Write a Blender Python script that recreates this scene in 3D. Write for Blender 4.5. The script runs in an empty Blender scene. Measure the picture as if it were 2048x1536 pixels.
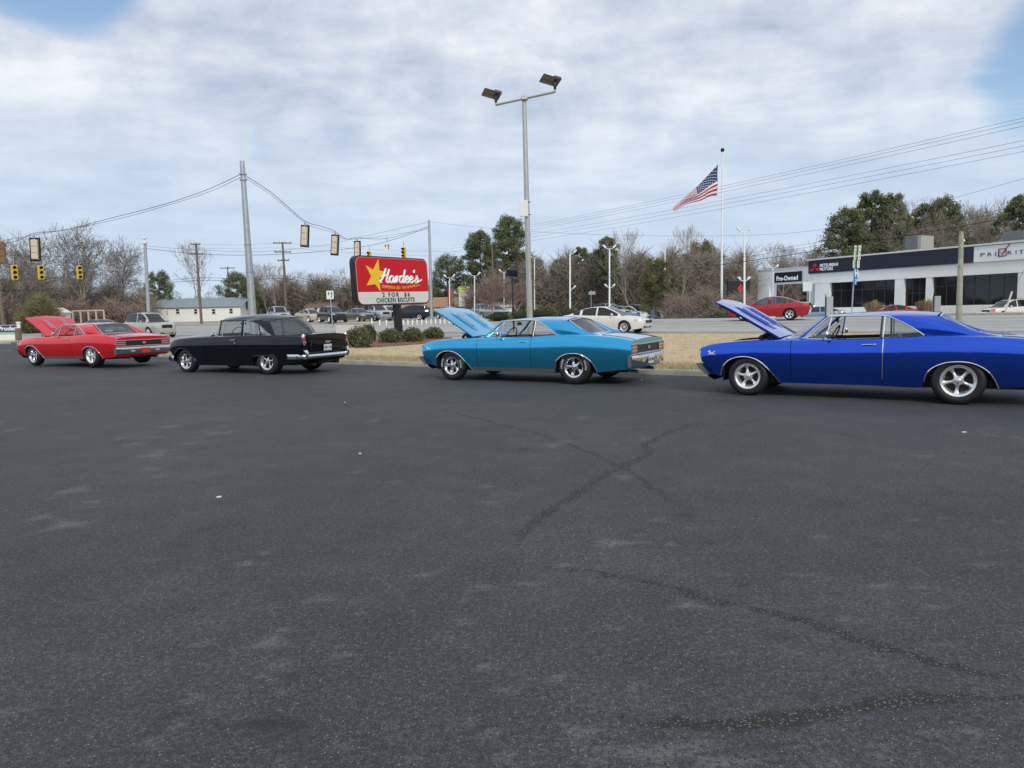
import bpy, math, random
import numpy as np
from mathutils import Vector, Matrix
R_ = math.radians
random.seed(7); np.random.seed(7)
scn = bpy.context.scene
col = scn.collection

# ------------------------------------------------------------------ camera
FPX = 1432.0; CAM_H = 1.45; PITCH = R_(5.75); ROLL = R_(1.3)
_F = np.array([0, math.cos(PITCH), -math.sin(PITCH)])
_R0 = np.array([1., 0, 0]); _U0 = np.cross(_R0, _F)
_R = math.cos(ROLL)*_R0 - math.sin(ROLL)*_U0
_U = np.cross(_R, _F)
CAMP = np.array([0, 0, CAM_H])
cd = bpy.data.cameras.new('camera'); cam = bpy.data.objects.new('camera', cd); col.objects.link(cam)
cam.matrix_world = Matrix(((_R[0], _U[0], -_F[0], 0), (_R[1], _U[1], -_F[1], 0), (_R[2], _U[2], -_F[2], CAM_H), (0, 0, 0, 1)))
cd.sensor_width = 36; cd.lens = FPX/2048*36; cd.clip_start = 0.05; cd.clip_end = 6000
scn.camera = cam

# ------------------------------------------------------------------ sky, sun, exposure
SUN_EL = R_(34); SUN_AZ = R_(14)       # behind the camera, a little to the right
sdir = Vector((math.sin(SUN_AZ)*math.cos(SUN_EL), -math.cos(SUN_AZ)*math.cos(SUN_EL), math.sin(SUN_EL)))
w = bpy.data.worlds.new("World"); scn.world = w; w.use_nodes = True
nt = w.node_tree; nt.nodes.clear()
def N(nt, t, **kw):
    n = nt.nodes.new(t)
    for k, v in kw.items(): setattr(n, k, v)
    return n
def setin(n, **kw):
    for k, v in kw.items():
        n.inputs[k.replace('_', ' ')].default_value = v
def mth(nt, op, a, b=None, c=None, clamp=False):
    n = nt.nodes.new('ShaderNodeMath'); n.operation = op; n.use_clamp = clamp
    for i, v in enumerate((a, b, c)):
        if v is None: continue
        if isinstance(v, (int, float)): n.inputs[i].default_value = v
        else: nt.links.new(v, n.inputs[i])
    return n.outputs[0]
def ramp(nt, fac, pts, interp='LINEAR'):
    n = nt.nodes.new('ShaderNodeValToRGB'); e = n.color_ramp; e.interpolation = interp
    while len(e.elements) < len(pts): e.elements.new(0.5)
    for el, (p, c) in zip(e.elements, pts):
        el.position = p; el.color = (*c, 1) if len(c) == 3 else c
    nt.links.new(fac, n.inputs[0]); return n.outputs[0]
def mixc(nt, fac, a, b, mode='MIX'):
    n = nt.nodes.new('ShaderNodeMix'); n.data_type = 'RGBA'; n.blend_type = mode
    for s, v in ((n.inputs[0], fac), (n.inputs[6], a), (n.inputs[7], b)):
        if isinstance(v, (int, float)): s.default_value = v
        elif isinstance(v, tuple): s.default_value = (*v, 1) if len(v) == 3 else v
        else: nt.links.new(v, s)
    return n.outputs[2]
def noise(nt, vec, scale, detail=4, rough=.55, dist=0, out=0):
    n = nt.nodes.new('ShaderNodeTexNoise'); n.inputs['Scale'].default_value = scale
    n.inputs['Detail'].default_value = detail; n.inputs['Roughness'].default_value = rough
    n.inputs['Distortion'].default_value = dist
    if vec is not None: nt.links.new(vec, n.inputs['Vector'])
    return n.outputs[out]
sky = N(nt, 'ShaderNodeTexSky', sky_type='NISHITA', sun_disc=False)
sky.sun_elevation = SUN_EL; sky.sun_rotation = math.pi - SUN_AZ; sky.air_density = 1.0; sky.dust_density = 1.2
tc = N(nt, 'ShaderNodeTexCoord')
sep = N(nt, 'ShaderNodeSeparateXYZ'); nt.links.new(tc.outputs['Generated'], sep.inputs[0])
X, Y, Z = sep.outputs
zz = mth(nt, 'ADD', mth(nt, 'MAXIMUM', Z, 0.0), 0.10)
cmb = N(nt, 'ShaderNodeCombineXYZ')
nt.links.new(mth(nt, 'DIVIDE', X, zz), cmb.inputs[0]); nt.links.new(mth(nt, 'DIVIDE', Y, zz), cmb.inputs[1])
P = cmb.outputs[0]
mp = N(nt, 'ShaderNodeMapping'); mp.inputs['Rotation'].default_value = (0, 0, R_(24)); mp.inputs['Scale'].default_value = (.78, 1.0, 1)
nt.links.new(P, mp.inputs[0]); P2 = mp.outputs[0]
cover = noise(nt, P2, 0.85, 9, .58, .25)
lump = mth(nt, 'ADD', mth(nt, 'MULTIPLY', noise(nt, P2, 2.2, 8, .60, .25), .58), mth(nt, 'MULTIPLY', noise(nt, tc.outputs['Generated'], 8.5, 8, .62, .15), .42))
big = noise(nt, P, 0.42, 3, .5)
def hole(d, lo, hi):          # a clear patch of sky round one direction
    v = N(nt, 'ShaderNodeVectorMath', operation='DOT_PRODUCT'); nt.links.new(tc.outputs['Generated'], v.inputs[0])
    v.inputs[1].default_value = Vector(d).normalized()
    m = N(nt, 'ShaderNodeMapRange', interpolation_type='SMOOTHSTEP'); nt.links.new(v.outputs['Value'], m.inputs[0])
    m.inputs[1].default_value = lo; m.inputs[2].default_value = hi
    return m.outputs[0]
def pxdir(u, v): return tuple(_F + _R*(u-1024)/FPX - _U*(v-768)/FPX)
h1 = hole(pxdir(70, -170), .9895, .9975); h2 = hole(pxdir(2300, 120), .981, .995)
h3 = hole(pxdir(1720, 350), .992, .9995); h4 = hole(pxdir(300, 520), .97, .998)
lowc = N(nt, 'ShaderNodeMapRange'); nt.links.new(Z, lowc.inputs[0]); lowc.inputs[1].default_value = .20; lowc.inputs[2].default_value = .02; lowc.inputs[3].default_value = 0; lowc.inputs[4].default_value = .30
cv = mth(nt, 'ADD', mth(nt, 'ADD', cover, 0.33), lowc.outputs[0])
for hh, k in ((h1, .42), (h2, .36), (h3, .12), (h4, .08)): cv = mth(nt, 'SUBTRACT', cv, mth(nt, 'MULTIPLY', hh, k))
mask = N(nt, 'ShaderNodeMapRange', interpolation_type='SMOOTHSTEP'); nt.links.new(cv, mask.inputs[0])
mask.inputs[1].default_value = .44; mask.inputs[2].default_value = .66
shade = mth(nt, 'ADD', mth(nt, 'MULTIPLY', lump, .68), mth(nt, 'MULTIPLY', big, .32))
ccol = ramp(nt, shade, [(.41, (.39, .46, .58)), (.46, (.49, .55, .66)), (.51, (.59, .64, .72)), (.56, (.71, .75, .79)), (.61, (.82, .835, .85))])
hz = N(nt, 'ShaderNodeMapRange'); nt.links.new(Z, hz.inputs[0]); hz.inputs[1].default_value = 0.0; hz.inputs[2].default_value = .30
ccol2 = mixc(nt, hz.outputs[0], (.50, .61, .76), ccol)
ccol3 = mixc(nt, mth(nt, 'ADD', mth(nt, 'MULTIPLY', hz.outputs[0], .55), .45), (.52, .63, .77), ccol2)
bg1 = N(nt, 'ShaderNodeBackground'); bg1.inputs[1].default_value = 0.13; nt.links.new(sky.outputs[0], bg1.inputs[0])
bg2 = N(nt, 'ShaderNodeBackground'); bg2.inputs[1].default_value = 1.0; nt.links.new(ccol3, bg2.inputs[0])
mx = N(nt, 'ShaderNodeMixShader'); nt.links.new(mask.outputs[0], mx.inputs[0]); nt.links.new(bg1.outputs[0], mx.inputs[1]); nt.links.new(bg2.outputs[0], mx.inputs[2])
wo = N(nt, 'ShaderNodeOutputWorld'); nt.links.new(mx.outputs[0], wo.inputs[0])
sl = bpy.data.lights.new('sun', 'SUN'); sl.energy = 1.5; sl.angle = R_(10); sl.color = (1, .95, .87)
so = bpy.data.objects.new('sun', sl); col.objects.link(so); so.location = (10, -30, 30)
so.rotation_euler = sdir.to_track_quat('Z', 'Y').to_euler()
vs = scn.view_settings; scn.display_settings.display_device = 'sRGB'
vs.view_transform = 'Standard'; vs.look = 'None'; vs.exposure = 0.25; vs.gamma = 1.0; vs.use_curve_mapping = False
scn.cycles.max_bounces = 8; scn.cycles.transparent_max_bounces = 16; scn.cycles.use_denoising = True

# ------------------------------------------------------------------ ground shape and helpers
NS = np.array([.574, .819]); TS = np.array([.819, -.574])     # across the road, along the road
def sst(a, b, x):
    q = min(1., max(0., (x-a)/(b-a))); return q*q*(3-2*q)
def H(x, y):
    s = x*NS[0]+y*NS[1]; t = x*TS[0]+y*TS[1]
    z = .62*sst(26, 52, s) + .006*max(0., -x-6 if -x-6 < 60 else 60)
    z += .008*max(0, min(s, 150)-53)*sst(-30, -50, t)
    z -= .85*sst(54.5, 63, s)*sst(-45, -25, t)
    return z
def st(s, t): return (NS[0]*s+TS[0]*t, NS[1]*s+TS[1]*t)
def ray(u, v): return _F + _R*(u-1024)/FPX - _U*(v-768)/FPX
def V(u, v, Yd):                      # world point at depth Yd along the sight line of a photo point
    d = ray(u, v); k = Yd/d[1]; p = CAMP + d*k
    return Vector(p)
def G(u, v):                          # where that sight line meets the ground
    d = ray(u, v); k = 1.; prev = 0
    k = 0.5
    while k < 400:
        p = CAMP + d*k
        if p[2] <= H(p[0], p[1]): break
        prev = k; k *= 1.01
    for _ in range(25):
        m = (prev+k)/2; p = CAMP+d*m
        if p[2] <= H(p[0], p[1]): k = m
        else: prev = m
    p = CAMP+d*k
    return Vector((p[0], p[1], H(p[0], p[1])))
def GX(u, Yd, v=630):                 # ground point under a photo column at a given depth
    p = V(u, v, Yd); return Vector((p.x, p.y, H(p.x, p.y)))
def lift(p, dz): return Vector((p[0], p[1], p[2]+dz))

# ------------------------------------------------------------------ materials
MATS = {}
def pbr(name, colr, rough=.6, metal=0., coat=0., spec=.5, var=0., vscale=3., bump=0., bscale=40., col2=None, detail=5, trans=0):
    if name in MATS: return MATS[name]
    m = bpy.data.materials.new(name); m.use_nodes = True; MATS[name] = m
    nt = m.node_tree; b = nt.nodes['Principled BSDF']
    b.inputs['Roughness'].default_value = rough; b.inputs['Metallic'].default_value = metal
    b.inputs['Coat Weight'].default_value = coat; b.inputs['Coat Roughness'].default_value = .03
    b.inputs['Specular IOR Level'].default_value = spec
    g = N(nt, 'ShaderNodeNewGeometry'); pos = g.outputs['Position']
    if var > 0 or col2:
        nz = noise(nt, pos, vscale, detail, .6)
        c2 = col2 or tuple(min(1, c*(1+var)) for c in colr); c1 = colr if col2 else tuple(c*(1-var) for c in colr)
        nt.links.new(ramp(nt, nz, [(.34, c1), (.66, c2)]), b.inputs['Base Color'])
    else: b.inputs['Base Color'].default_value = (*colr, 1)
    if bump > 0:
        bp = N(nt, 'ShaderNodeBump'); bp.inputs['Strength'].default_value = bump; bp.inputs['Distance'].default_value = .01
        nt.links.new(noise(nt, pos, bscale, 4), bp.inputs['Height']); nt.links.new(bp.outputs[0], b.inputs['Normal'])
    return m
def paint(name, colr, metal=.25, rough=.32, spec=.2):
    m = pbr(name, colr, rough, metal, coat=1.0, spec=spec)
    nt = m.node_tree; b = nt.nodes['Principled BSDF']
    g = N(nt, 'ShaderNodeNewGeometry')
    bp = N(nt, 'ShaderNodeBump'); bp.inputs['Strength'].default_value = .035; bp.inputs['Distance'].default_value = .02
    nt.links.new(noise(nt, g.outputs['Position'], 5, 2), bp.inputs['Height'])
    nt.links.new(bp.outputs[0], b.inputs['Coat Normal'])
    return m
def glass(name, tint, alpha, rough=.02):
    if name in MATS: return MATS[name]
    m = bpy.data.materials.new(name); m.use_nodes = True; MATS[name] = m; nt = m.node_tree
    nt.nodes.remove(nt.nodes['Principled BSDF']); out = nt.nodes['Material Output']
    tr = N(nt, 'ShaderNodeBsdfTransparent'); tr.inputs[0].default_value = (*tint, 1)
    di = N(nt, 'ShaderNodeBsdfDiffuse'); di.inputs[0].default_value = (.25, .27, .28, 1)
    gl = N(nt, 'ShaderNodeBsdfGlossy'); gl.inputs['Roughness'].default_value = rough
    fr = N(nt, 'ShaderNodeLayerWeight'); fr.inputs[0].default_value = .5
    m0 = N(nt, 'ShaderNodeMixShader'); m0.inputs[0].default_value = alpha
    nt.links.new(tr.outputs[0], m0.inputs[1]); nt.links.new(di.outputs[0], m0.inputs[2])
    m1 = N(nt, 'ShaderNodeMixShader'); nt.links.new(mth(nt, 'ADD', mth(nt, 'MULTIPLY', mth(nt, 'POWER', fr.outputs['Facing'], 4.5), .9), .06), m1.inputs[0])
    nt.links.new(m0.outputs[0], m1.inputs[1]); nt.links.new(gl.outputs[0], m1.inputs[2]); nt.links.new(m1.outputs[0], out.inputs[0])
    return m
CHROME = pbr('chrome', (.78, .79, .80), .09, 1.)
ALU = pbr('polished_alloy', (.86, .86, .86), .32, .85)
RUBBER = pbr('rubber', (.012, .012, .013), .55, var=.2, vscale=20)
DARK = pbr('black_trim', (.010, .010, .011), .5)
UNDER = pbr('underbody', (.012, .011, .011), .8)
REDLENS = pbr('red_lens', (.32, .008, .008), .15, coat=1)
CLEARLENS = pbr('clear_lens', (.42, .44, .46), .3, coat=0)
AMBER = pbr('amber_lens', (.7, .25, .02), .15, coat=1)
GLASS = glass('clear_glass', (.82, .87, .86), .04)
TINT = glass('tinted_glass', (.10, .12, .13), .05)
TINTL = glass('light_tint_glass', (.45, .50, .52), .12)
WHITE = pbr('white_paint', (.78, .78, .76), .5, var=.05)
STEEL = pbr('galvanised_steel', (.42, .45, .47), .42, .55, var=.12, vscale=4)
POLEPAINT = pbr('grey_pole_paint', (.46, .46, .43), .35, .5, var=.06, vscale=2)
WOOD = pbr('weathered_wood', (.17, .13, .10), .85, var=.25, vscale=6, bump=.4, bscale=20)
WOODG = pbr('greenish_wood', (.33, .33, .25), .85, var=.22, vscale=5, bump=.4, bscale=20)
WIREM = pbr('cable_black', (.02, .02, .022), .6)
LEATHER = pbr('seat_vinyl', (.016, .016, .017), .45)
CREAM = pbr('pale_vinyl', (.42, .40, .36), .5)

# ------------------------------------------------------------------ mesh helper
def cross_basis(d):
    d = d.normalized(); a = Vector((0, 0, 1)) if abs(d.z) < .9 else Vector((1, 0, 0))
    u = d.cross(a).normalized(); return u, d.cross(u).normalized()
class MB:
    def __init__(s): s.v = []; s.f = []; s.mi = []; s.m = 0
    def add(s, vs, fs):
        o = len(s.v); s.v += [tuple(q) for q in vs]; s.f += [tuple(i+o for i in f) for f in fs]; s.mi += [s.m]*len(fs); return s
    def grid(s, rows, close=False):
        n = len(rows); m = len(rows[0]); vs = [p for r in rows for p in r]; fs = []
        for i in range(n-1):
            for j in range(m if close else m-1):
                k = (j+1) % m; fs.append((i*m+j, i*m+k, (i+1)*m+k, (i+1)*m+j))
        return s.add(vs, fs)
    def box(s, c, sz, rz=0, bev=0, M=None):
        x, y, z = (q/2 for q in sz)
        if bev > 0:
            b = min(bev, x*.9, y*.9, z*.9)
            vs = []; idx = {}
            for sx in (-1, 1):
                for sy in (-1, 1):
                    for sz_ in (-1, 1):
                        for ax in range(3):
                            p = [sx*(x-b), sy*(y-b), sz_*(z-b)]; p[ax] = (sx*x, sy*y, sz_*z)[ax]
                            idx[(sx, sy, sz_, ax)] = len(vs); vs.append(p)
            fs = []
            for ax in range(3):
                o1, o2 = [a for a in range(3) if a != ax]
                for sg in (-1, 1):
                    r = []
                    for a, b_ in ((-1, -1), (1, -1), (1, 1), (-1, 1)):
                        k = [0, 0, 0]; k[ax] = sg; k[o1] = a; k[o2] = b_; r.append(idx[(*k, ax)])
                    fs.append(r if sg*(1 if ax != 1 else -1) > 0 else r[::-1])
            for ax in range(3):
                o1, o2 = [a for a in range(3) if a != ax]
                for a in (-1, 1):
                    for b_ in (-1, 1):
                        r = []
                        for sg in (-1, 1):
                            k = [0, 0, 0]; k[ax] = sg; k[o1] = a; k[o2] = b_; r += [idx[(*k, o1)], idx[(*k, o2)]] if sg < 0 else [idx[(*k, o2)], idx[(*k, o1)]]
                        fs.append(r)
            for sx in (-1, 1):
                for sy in (-1, 1):
                    for sz_ in (-1, 1): fs.append([idx[(sx, sy, sz_, a)] for a in range(3)])
        else:
            vs = [(a*x, b*y, c_*z) for a in (-1, 1) for b in (-1, 1) for c_ in (-1, 1)]
            fs = [(0, 1, 3, 2), (4, 6, 7, 5), (0, 4, 5, 1), (2, 3, 7, 6), (0, 2, 6, 4), (1, 5, 7, 3)]
        if M is None:
            ca, sa = math.cos(rz), math.sin(rz)
            vs = [(p[0]*ca-p[1]*sa+c[0], p[0]*sa+p[1]*ca+c[1], p[2]+c[2]) for p in vs]
        else: vs = [tuple(M @ Vector(p)+Vector(c)) for p in vs]
        return s.add(vs, fs)
    def tube(s, pts, r, seg=8, cap=True):
        pts = [Vector(p) for p in pts]; n = len(pts)
        rs = r if isinstance(r, (list, tuple)) else [r]*n; rows = []
        pu = None
        for i, p in enumerate(pts):
            d = (pts[min(i+1, n-1)]-pts[max(i-1, 0)])
            if d.length < 1e-9: d = Vector((0, 0, 1))
            d.normalize()
            if pu is None: u, v = cross_basis(d)
            else:
                u = (pu - d*pu.dot(d)).normalized(); v = d.cross(u)
            pu = u
            rows.append([p+(u*math.cos(2*math.pi*k/seg)+v*math.sin(2*math.pi*k/seg))*rs[i] for k in range(seg)])
        s.grid(rows, True)
        if cap:
            s.add(rows[0], [tuple(range(seg))[::-1]]); s.add(rows[-1], [tuple(range(seg))])
        return s
    def lathe(s, prof, c=(0, 0, 0), axis='z', seg=24):
        rows = []
        for r, h in prof:
            row = []
            for k in range(seg):
                a = 2*math.pi*k/seg; x, y = r*math.cos(a), r*math.sin(a)
                p = (x, y, h) if axis == 'z' else ((x, h, y) if axis == 'y' else (h, x, y))
                row.append((p[0]+c[0], p[1]+c[1], p[2]+c[2]))
            rows.append(row)
        return s.grid(rows, True)
    def prism(s, poly, lo, hi, T=lambda x, y, z: (x, y, z)):   # extruded outline
        n = len(poly)
        vs = [T(x, y, lo) for x, y in poly]+[T(x, y, hi) for x, y in poly]
        fs = [tuple(range(n))[::-1], tuple(range(n, 2*n))]+[(i, (i+1) % n, n+(i+1) % n, n+i) for i in range(n)]
        return s.add(vs, fs)
    def build(s, name, mat, parent=None, smooth=35, **kw):
        me = bpy.data.meshes.new(name); me.from_pydata(s.v, [], s.f)
        mats = mat if isinstance(mat, (list, tuple)) else [mat]
        for m in mats: me.materials.append(m)
        if len(mats) > 1: me.polygons.foreach_set('material_index', s.mi)
        me.validate()
        if smooth:
            me.shade_smooth(); me.set_sharp_from_angle(angle=R_(smooth))
        return link(name, me, parent, **kw)
def link(name, me, parent=None, label=None, cat=None, group=None, kind=None, loc=None, rz=None):
    o = bpy.data.objects.new(name, me); col.objects.link(o)
    if parent is not None: o.parent = parent
    if loc is not None: o.location = loc
    if rz is not None: o.rotation_euler = (0, 0, rz)
    for k, v in (('label', label), ('category', cat), ('group', group), ('kind', kind)):
        if v: o[k] = v
    return o
def thing(name, label, cat, loc=(0, 0, 0), rz=0, group=None):
    return link(name, None, None, label, cat, group, None, loc, rz)
def fast(name, Vv, Ff, mat, parent=None, mi=None, smooth=False, **kw):     # numpy arrays to a mesh
    me = bpy.data.meshes.new(name); Vv = np.asarray(Vv, np.float32); Ff = np.asarray(Ff, np.int32); k = Ff.shape[1]
    me.vertices.add(len(Vv)); me.vertices.foreach_set('co', Vv.ravel())
    me.loops.add(Ff.size); me.loops.foreach_set('vertex_index', Ff.ravel())
    me.polygons.add(len(Ff)); me.polygons.foreach_set('loop_start', np.arange(0, Ff.size, k, dtype=np.int32))
    for m in (mat if isinstance(mat, (list, tuple)) else [mat]): me.materials.append(m)
    if mi is not None: me.polygons.foreach_set('material_index', np.asarray(mi, np.int32))
    me.update(calc_edges=True)
    if smooth: me.shade_smooth()
    return link(name, me, parent, **kw)
def copy_tree(o, parent=None, **kw):
    c = o.copy(); col.objects.link(c)
    if parent is not None: c.parent = parent
    for ch in list(o.children): copy_tree(ch, c)
    for k, v in kw.items():
        if k == 'loc': c.location = v
        elif k == 'rz': c.rotation_euler = (c.rotation_euler[0], c.rotation_euler[1], v)
        elif k == 'scale': c.scale = v
        else: c[k] = v
    return c
def text_mesh(txt, size, bold=0., shear=0., ext=.004, space=1., spacing_line=1.):
    cu = bpy.data.curves.new('lettering', 'FONT'); cu.body = txt; cu.size = size; cu.shear = shear; cu.offset = bold
    cu.extrude = ext; cu.space_character = space; cu.align_x = 'CENTER'; cu.align_y = 'CENTER'; cu.space_line = spacing_line
    cu.resolution_u = 3
    o = bpy.data.objects.new('tmp', cu); col.objects.link(o)
    dg = bpy.context.evaluated_depsgraph_get(); me = bpy.data.meshes.new_from_object(o.evaluated_get(dg))
    bpy.data.objects.remove(o); bpy.data.curves.remove(cu); me.name = 'lettering'
    return me
def letters(txt, size, mat, parent, M, name='lettering', **kw):
    me = text_mesh(txt, size, **kw); me.materials.clear(); me.materials.append(mat)
    me.transform(M); return link(name, me, parent)
def frame(o, ex, ez=Vector((0, 0, 1))):     # matrix for a sign face: text x along ex, text y along ez
    ex = Vector(ex).normalized(); ez = (Vector(ez)-ex*Vector(ez).dot(ex)).normalized(); n = ex.cross(ez)
    return Matrix(((ex.x, ez.x, n.x, o[0]), (ex.y, ez.y, n.y, o[1]), (ex.z, ez.z, n.z, o[2]), (0, 0, 0, 1)))
def bez(pts, n=10):      # smooth curve through points (Catmull-Rom)
    P_ = [Vector(p) for p in pts]; out = []
    for i in range(len(P_)-1):
        a = P_[max(i-1, 0)]; b = P_[i]; c = P_[i+1]; d = P_[min(i+2, len(P_)-1)]
        for k in range(n):
            t = k/n; out.append(.5*((2*b)+(c-a)*t+(2*a-5*b+4*c-d)*t*t+(3*b-a-3*c+d)*t**3))
    out.append(P_[-1]); return out
def resamp(pts, n):
    pts = [Vector(p) for p in pts]; L = [0]
    for a, b in zip(pts, pts[1:]): L.append(L[-1]+(b-a).length)
    out = []
    for k in range(n):
        d = L[-1]*k/(n-1); i = max(0, min(len(pts)-2, int(np.searchsorted(L, d, side='right'))-1))
        q = (d-L[i])/max(1e-9, L[i+1]-L[i]); out.append(pts[i].lerp(pts[i+1], min(1, max(0, q))))
    return out
def coons(bottom, top, left, right, n=12, m=12, bulge=None):
    """rows i from bottom to top; left/right run bottom->top"""
    b = resamp(bottom, n); t = resamp(top, n); l = resamp(left, m); r = resamp(right, m); rows = []
    for j in range(m):
        v = j/(m-1); row = []
        for i in range(n):
            u = i/(n-1)
            p = (1-v)*b[i]+v*t[i]+(1-u)*l[j]+u*r[j]-((1-u)*(1-v)*b[0]+u*(1-v)*b[-1]+(1-u)*v*t[0]+u*v*t[-1])
            if bulge: p = p+Vector(bulge)*(4*u*(1-u)*4*v*(1-v))
            row.append(p)
        rows.append(row)
    return rows

# ------------------------------------------------------------------ the ground
def attr_asphalt():
    m = bpy.data.materials.new('lot_asphalt'); m.use_nodes = True; nt = m.node_tree; b = nt.nodes['Principled BSDF']
    pos = N(nt, 'ShaderNodeNewGeometry').outputs['Position']
    big = noise(nt, pos, .35, 4, .6); mid = noise(nt, pos, 2.2, 5, .65)
    m3 = noise(nt, pos, 14, 5, .7)
    base = ramp(nt, mth(nt, 'ADD', mth(nt, 'ADD', mth(nt, 'MULTIPLY', big, .40), mth(nt, 'MULTIPLY', mid, .35)), mth(nt, 'MULTIPLY', m3, .25)),
                [(.37, (.037, .040, .045)), (.50, (.052, .0545, .060)), (.62, (.072, .074, .077))])
    grain = noise(nt, pos, 150, 5, .8)
    base = mixc(nt, 1.0, base, ramp(nt, grain, [(.34, (.28, .28, .29)), (.47, (.75, .75, .75)), (.56, (1.25, 1.24, 1.22)), (.68, (3.2, 3.15, 3.0))]), 'MULTIPLY')
    g2 = noise(nt, pos, 42, 4, .75)
    base = mixc(nt, 1.0, base, ramp(nt, g2, [(.36, (.62, .62, .63)), (.5, (.98, .98, .98)), (.62, (1.55, 1.54, 1.5))]), 'MULTIPLY')
    vo = N(nt, 'ShaderNodeTexVoronoi'); vo.inputs['Scale'].default_value = 120; nt.links.new(pos, vo.inputs['Vector'])
    sc = N(nt, 'ShaderNodeSeparateColor'); nt.links.new(vo.outputs['Color'], sc.inputs[0])
    stone = mth(nt, 'LESS_THAN', vo.outputs['Distance'], mth(nt, 'MULTIPLY', mth(nt, 'POWER', sc.outputs[1], 1.6), .46))
    dens = mth(nt, 'ADD', mth(nt, 'MULTIPLY', noise(nt, pos, 1.1, 3), .34), .46)
    pick = mth(nt, 'GREATER_THAN', sc.outputs[0], dens)
    sp = mth(nt, 'MULTIPLY', stone, pick)
    base = mixc(nt, mth(nt, 'MULTIPLY', sp, mth(nt, 'ADD', .25, mth(nt, 'MULTIPLY', sc.outputs[2], .75))), base, (.25, .245, .23))
    at = N(nt, 'ShaderNodeAttribute', attribute_name='marks'); sa = N(nt, 'ShaderNodeSeparateColor'); nt.links.new(at.outputs['Color'], sa.inputs[0])
    vo2 = N(nt, 'ShaderNodeTexVoronoi'); vo2.inputs['Scale'].default_value = 105; nt.links.new(pos, vo2.inputs['Vector'])
    sc2 = N(nt, 'ShaderNodeSeparateColor'); nt.links.new(vo2.outputs['Color'], sc2.inputs[0])
    rag = noise(nt, pos, 34, 7, .8)
    crack = mth(nt, 'MULTIPLY', sa.outputs[0], mth(nt, 'ADD', -.15, mth(nt, 'MULTIPLY', rag, 2.2)))
    cm = N(nt, 'ShaderNodeMapRange', interpolation_type='SMOOTHSTEP'); nt.links.new(crack, cm.inputs[0]); cm.inputs[1].default_value = .22; cm.inputs[2].default_value = .85
    rough_c = mixc(nt, mth(nt, 'MULTIPLY', mth(nt, 'LESS_THAN', vo2.outputs['Distance'], .42), mth(nt, 'GREATER_THAN', sc2.outputs[0], .45)), (.026, .026, .025), mixc(nt, sc2.outputs[2], (.05, .05, .047), (.20, .195, .18)))
    base = mixc(nt, cm.outputs[0], base, rough_c)
    ls = mth(nt, 'MULTIPLY', sa.outputs[1], mth(nt, 'MULTIPLY', mth(nt, 'GREATER_THAN', mth(nt, 'ADD', grain, mth(nt, 'MULTIPLY', g2, 1.1)), .985), .9), clamp=True)
    base = mixc(nt, ls, base, (.17, .17, .16))
    base = mixc(nt, mth(nt, 'MULTIPLY', sa.outputs[2], .85), base, (.020, .021, .024))
    nt.links.new(base, b.inputs['Base Color']); b.inputs['Roughness'].default_value = .78; b.inputs['Specular IOR Level'].default_value = .35
    h = mth(nt, 'ADD', mth(nt, 'MULTIPLY', noise(nt, pos, 130, 3, .6), 1.0), mth(nt, 'MULTIPLY', sp, .5))
    h = mth(nt, 'ADD', h, mth(nt, 'MULTIPLY', mth(nt, 'MULTIPLY', cm.outputs[0], vo2.outputs['Distance']), -1.6))
    bp = N(nt, 'ShaderNodeBump'); bp.inputs['Strength'].default_value = .55; bp.inputs['Distance'].default_value = .006
    nt.links.new(h, bp.inputs['Height']); nt.links.new(bp.outputs[0], b.inputs['Normal'])
    return m
LOT = attr_asphalt()
def streaky(name, c1, c2, dark):
    m = bpy.data.materials.new(name); m.use_nodes = True; nt = m.node_tree; b = nt.nodes['Principled BSDF']
    pos = N(nt, 'ShaderNodeNewGeometry').outputs['Position']
    mp = N(nt, 'ShaderNodeMapping'); mp.inputs['Rotation'].default_value = (0, 0, math.atan2(-TS[1], TS[0])); mp.inputs['Scale'].default_value = (1, 1, 1)
    nt.links.new(pos, mp.inputs[0])
    m2 = N(nt, 'ShaderNodeMapping'); m2.inputs['Scale'].default_value = (.03, 1, 1); nt.links.new(mp.outputs[0], m2.inputs[0])
    n1 = noise(nt, m2.outputs[0], .55, 3, .6); n2 = noise(nt, pos, .8, 5, .6); n3 = noise(nt, pos, 60, 2)
    f = mth(nt, 'ADD', mth(nt, 'MULTIPLY', n1, .75), mth(nt, 'MULTIPLY', n2, .25))
    c = ramp(nt, f, [(.38, dark), (.46, c1), (.62, c2)])
    c = mixc(nt, 1., c, ramp(nt, n3, [(.3, (.75, .75, .75)), (.7, (1.25, 1.25, 1.25))]), 'MULTIPLY')
    nt.links.new(c, b.inputs['Base Color']); b.inputs['Roughness'].default_value = .9
    return m
ROAD = streaky('road_asphalt', (.34, .335, .315), (.42, .41, .385), (.23, .23, .22))
FARLOT = pbr('far_lot_paving', (.26, .255, .24), .9, col2=(.34, .33, .31), vscale=.3)
EARTH = pbr('dry_earth_and_grass', (.17, .14, .085), .95, col2=(.24, .20, .12), vscale=.5)
DRY = pbr('dormant_lawn', (.42, .335, .20), .95, col2=(.58, .475, .31), vscale=1.6, bump=.6, bscale=30, detail=8)
CONC = pbr('old_concrete', (.27, .25, .21), .9, col2=(.38, .355, .30), vscale=3, bump=.4, bscale=30)
LINE = pbr('road_line_paint', (.55, .55, .53), .7, col2=(.72, .72, .70), vscale=4)
MULCH = pbr('red_mulch', (.20, .10, .08), .95, col2=(.38, .22, .17), vscale=14, bump=.8, bscale=40)

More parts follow.
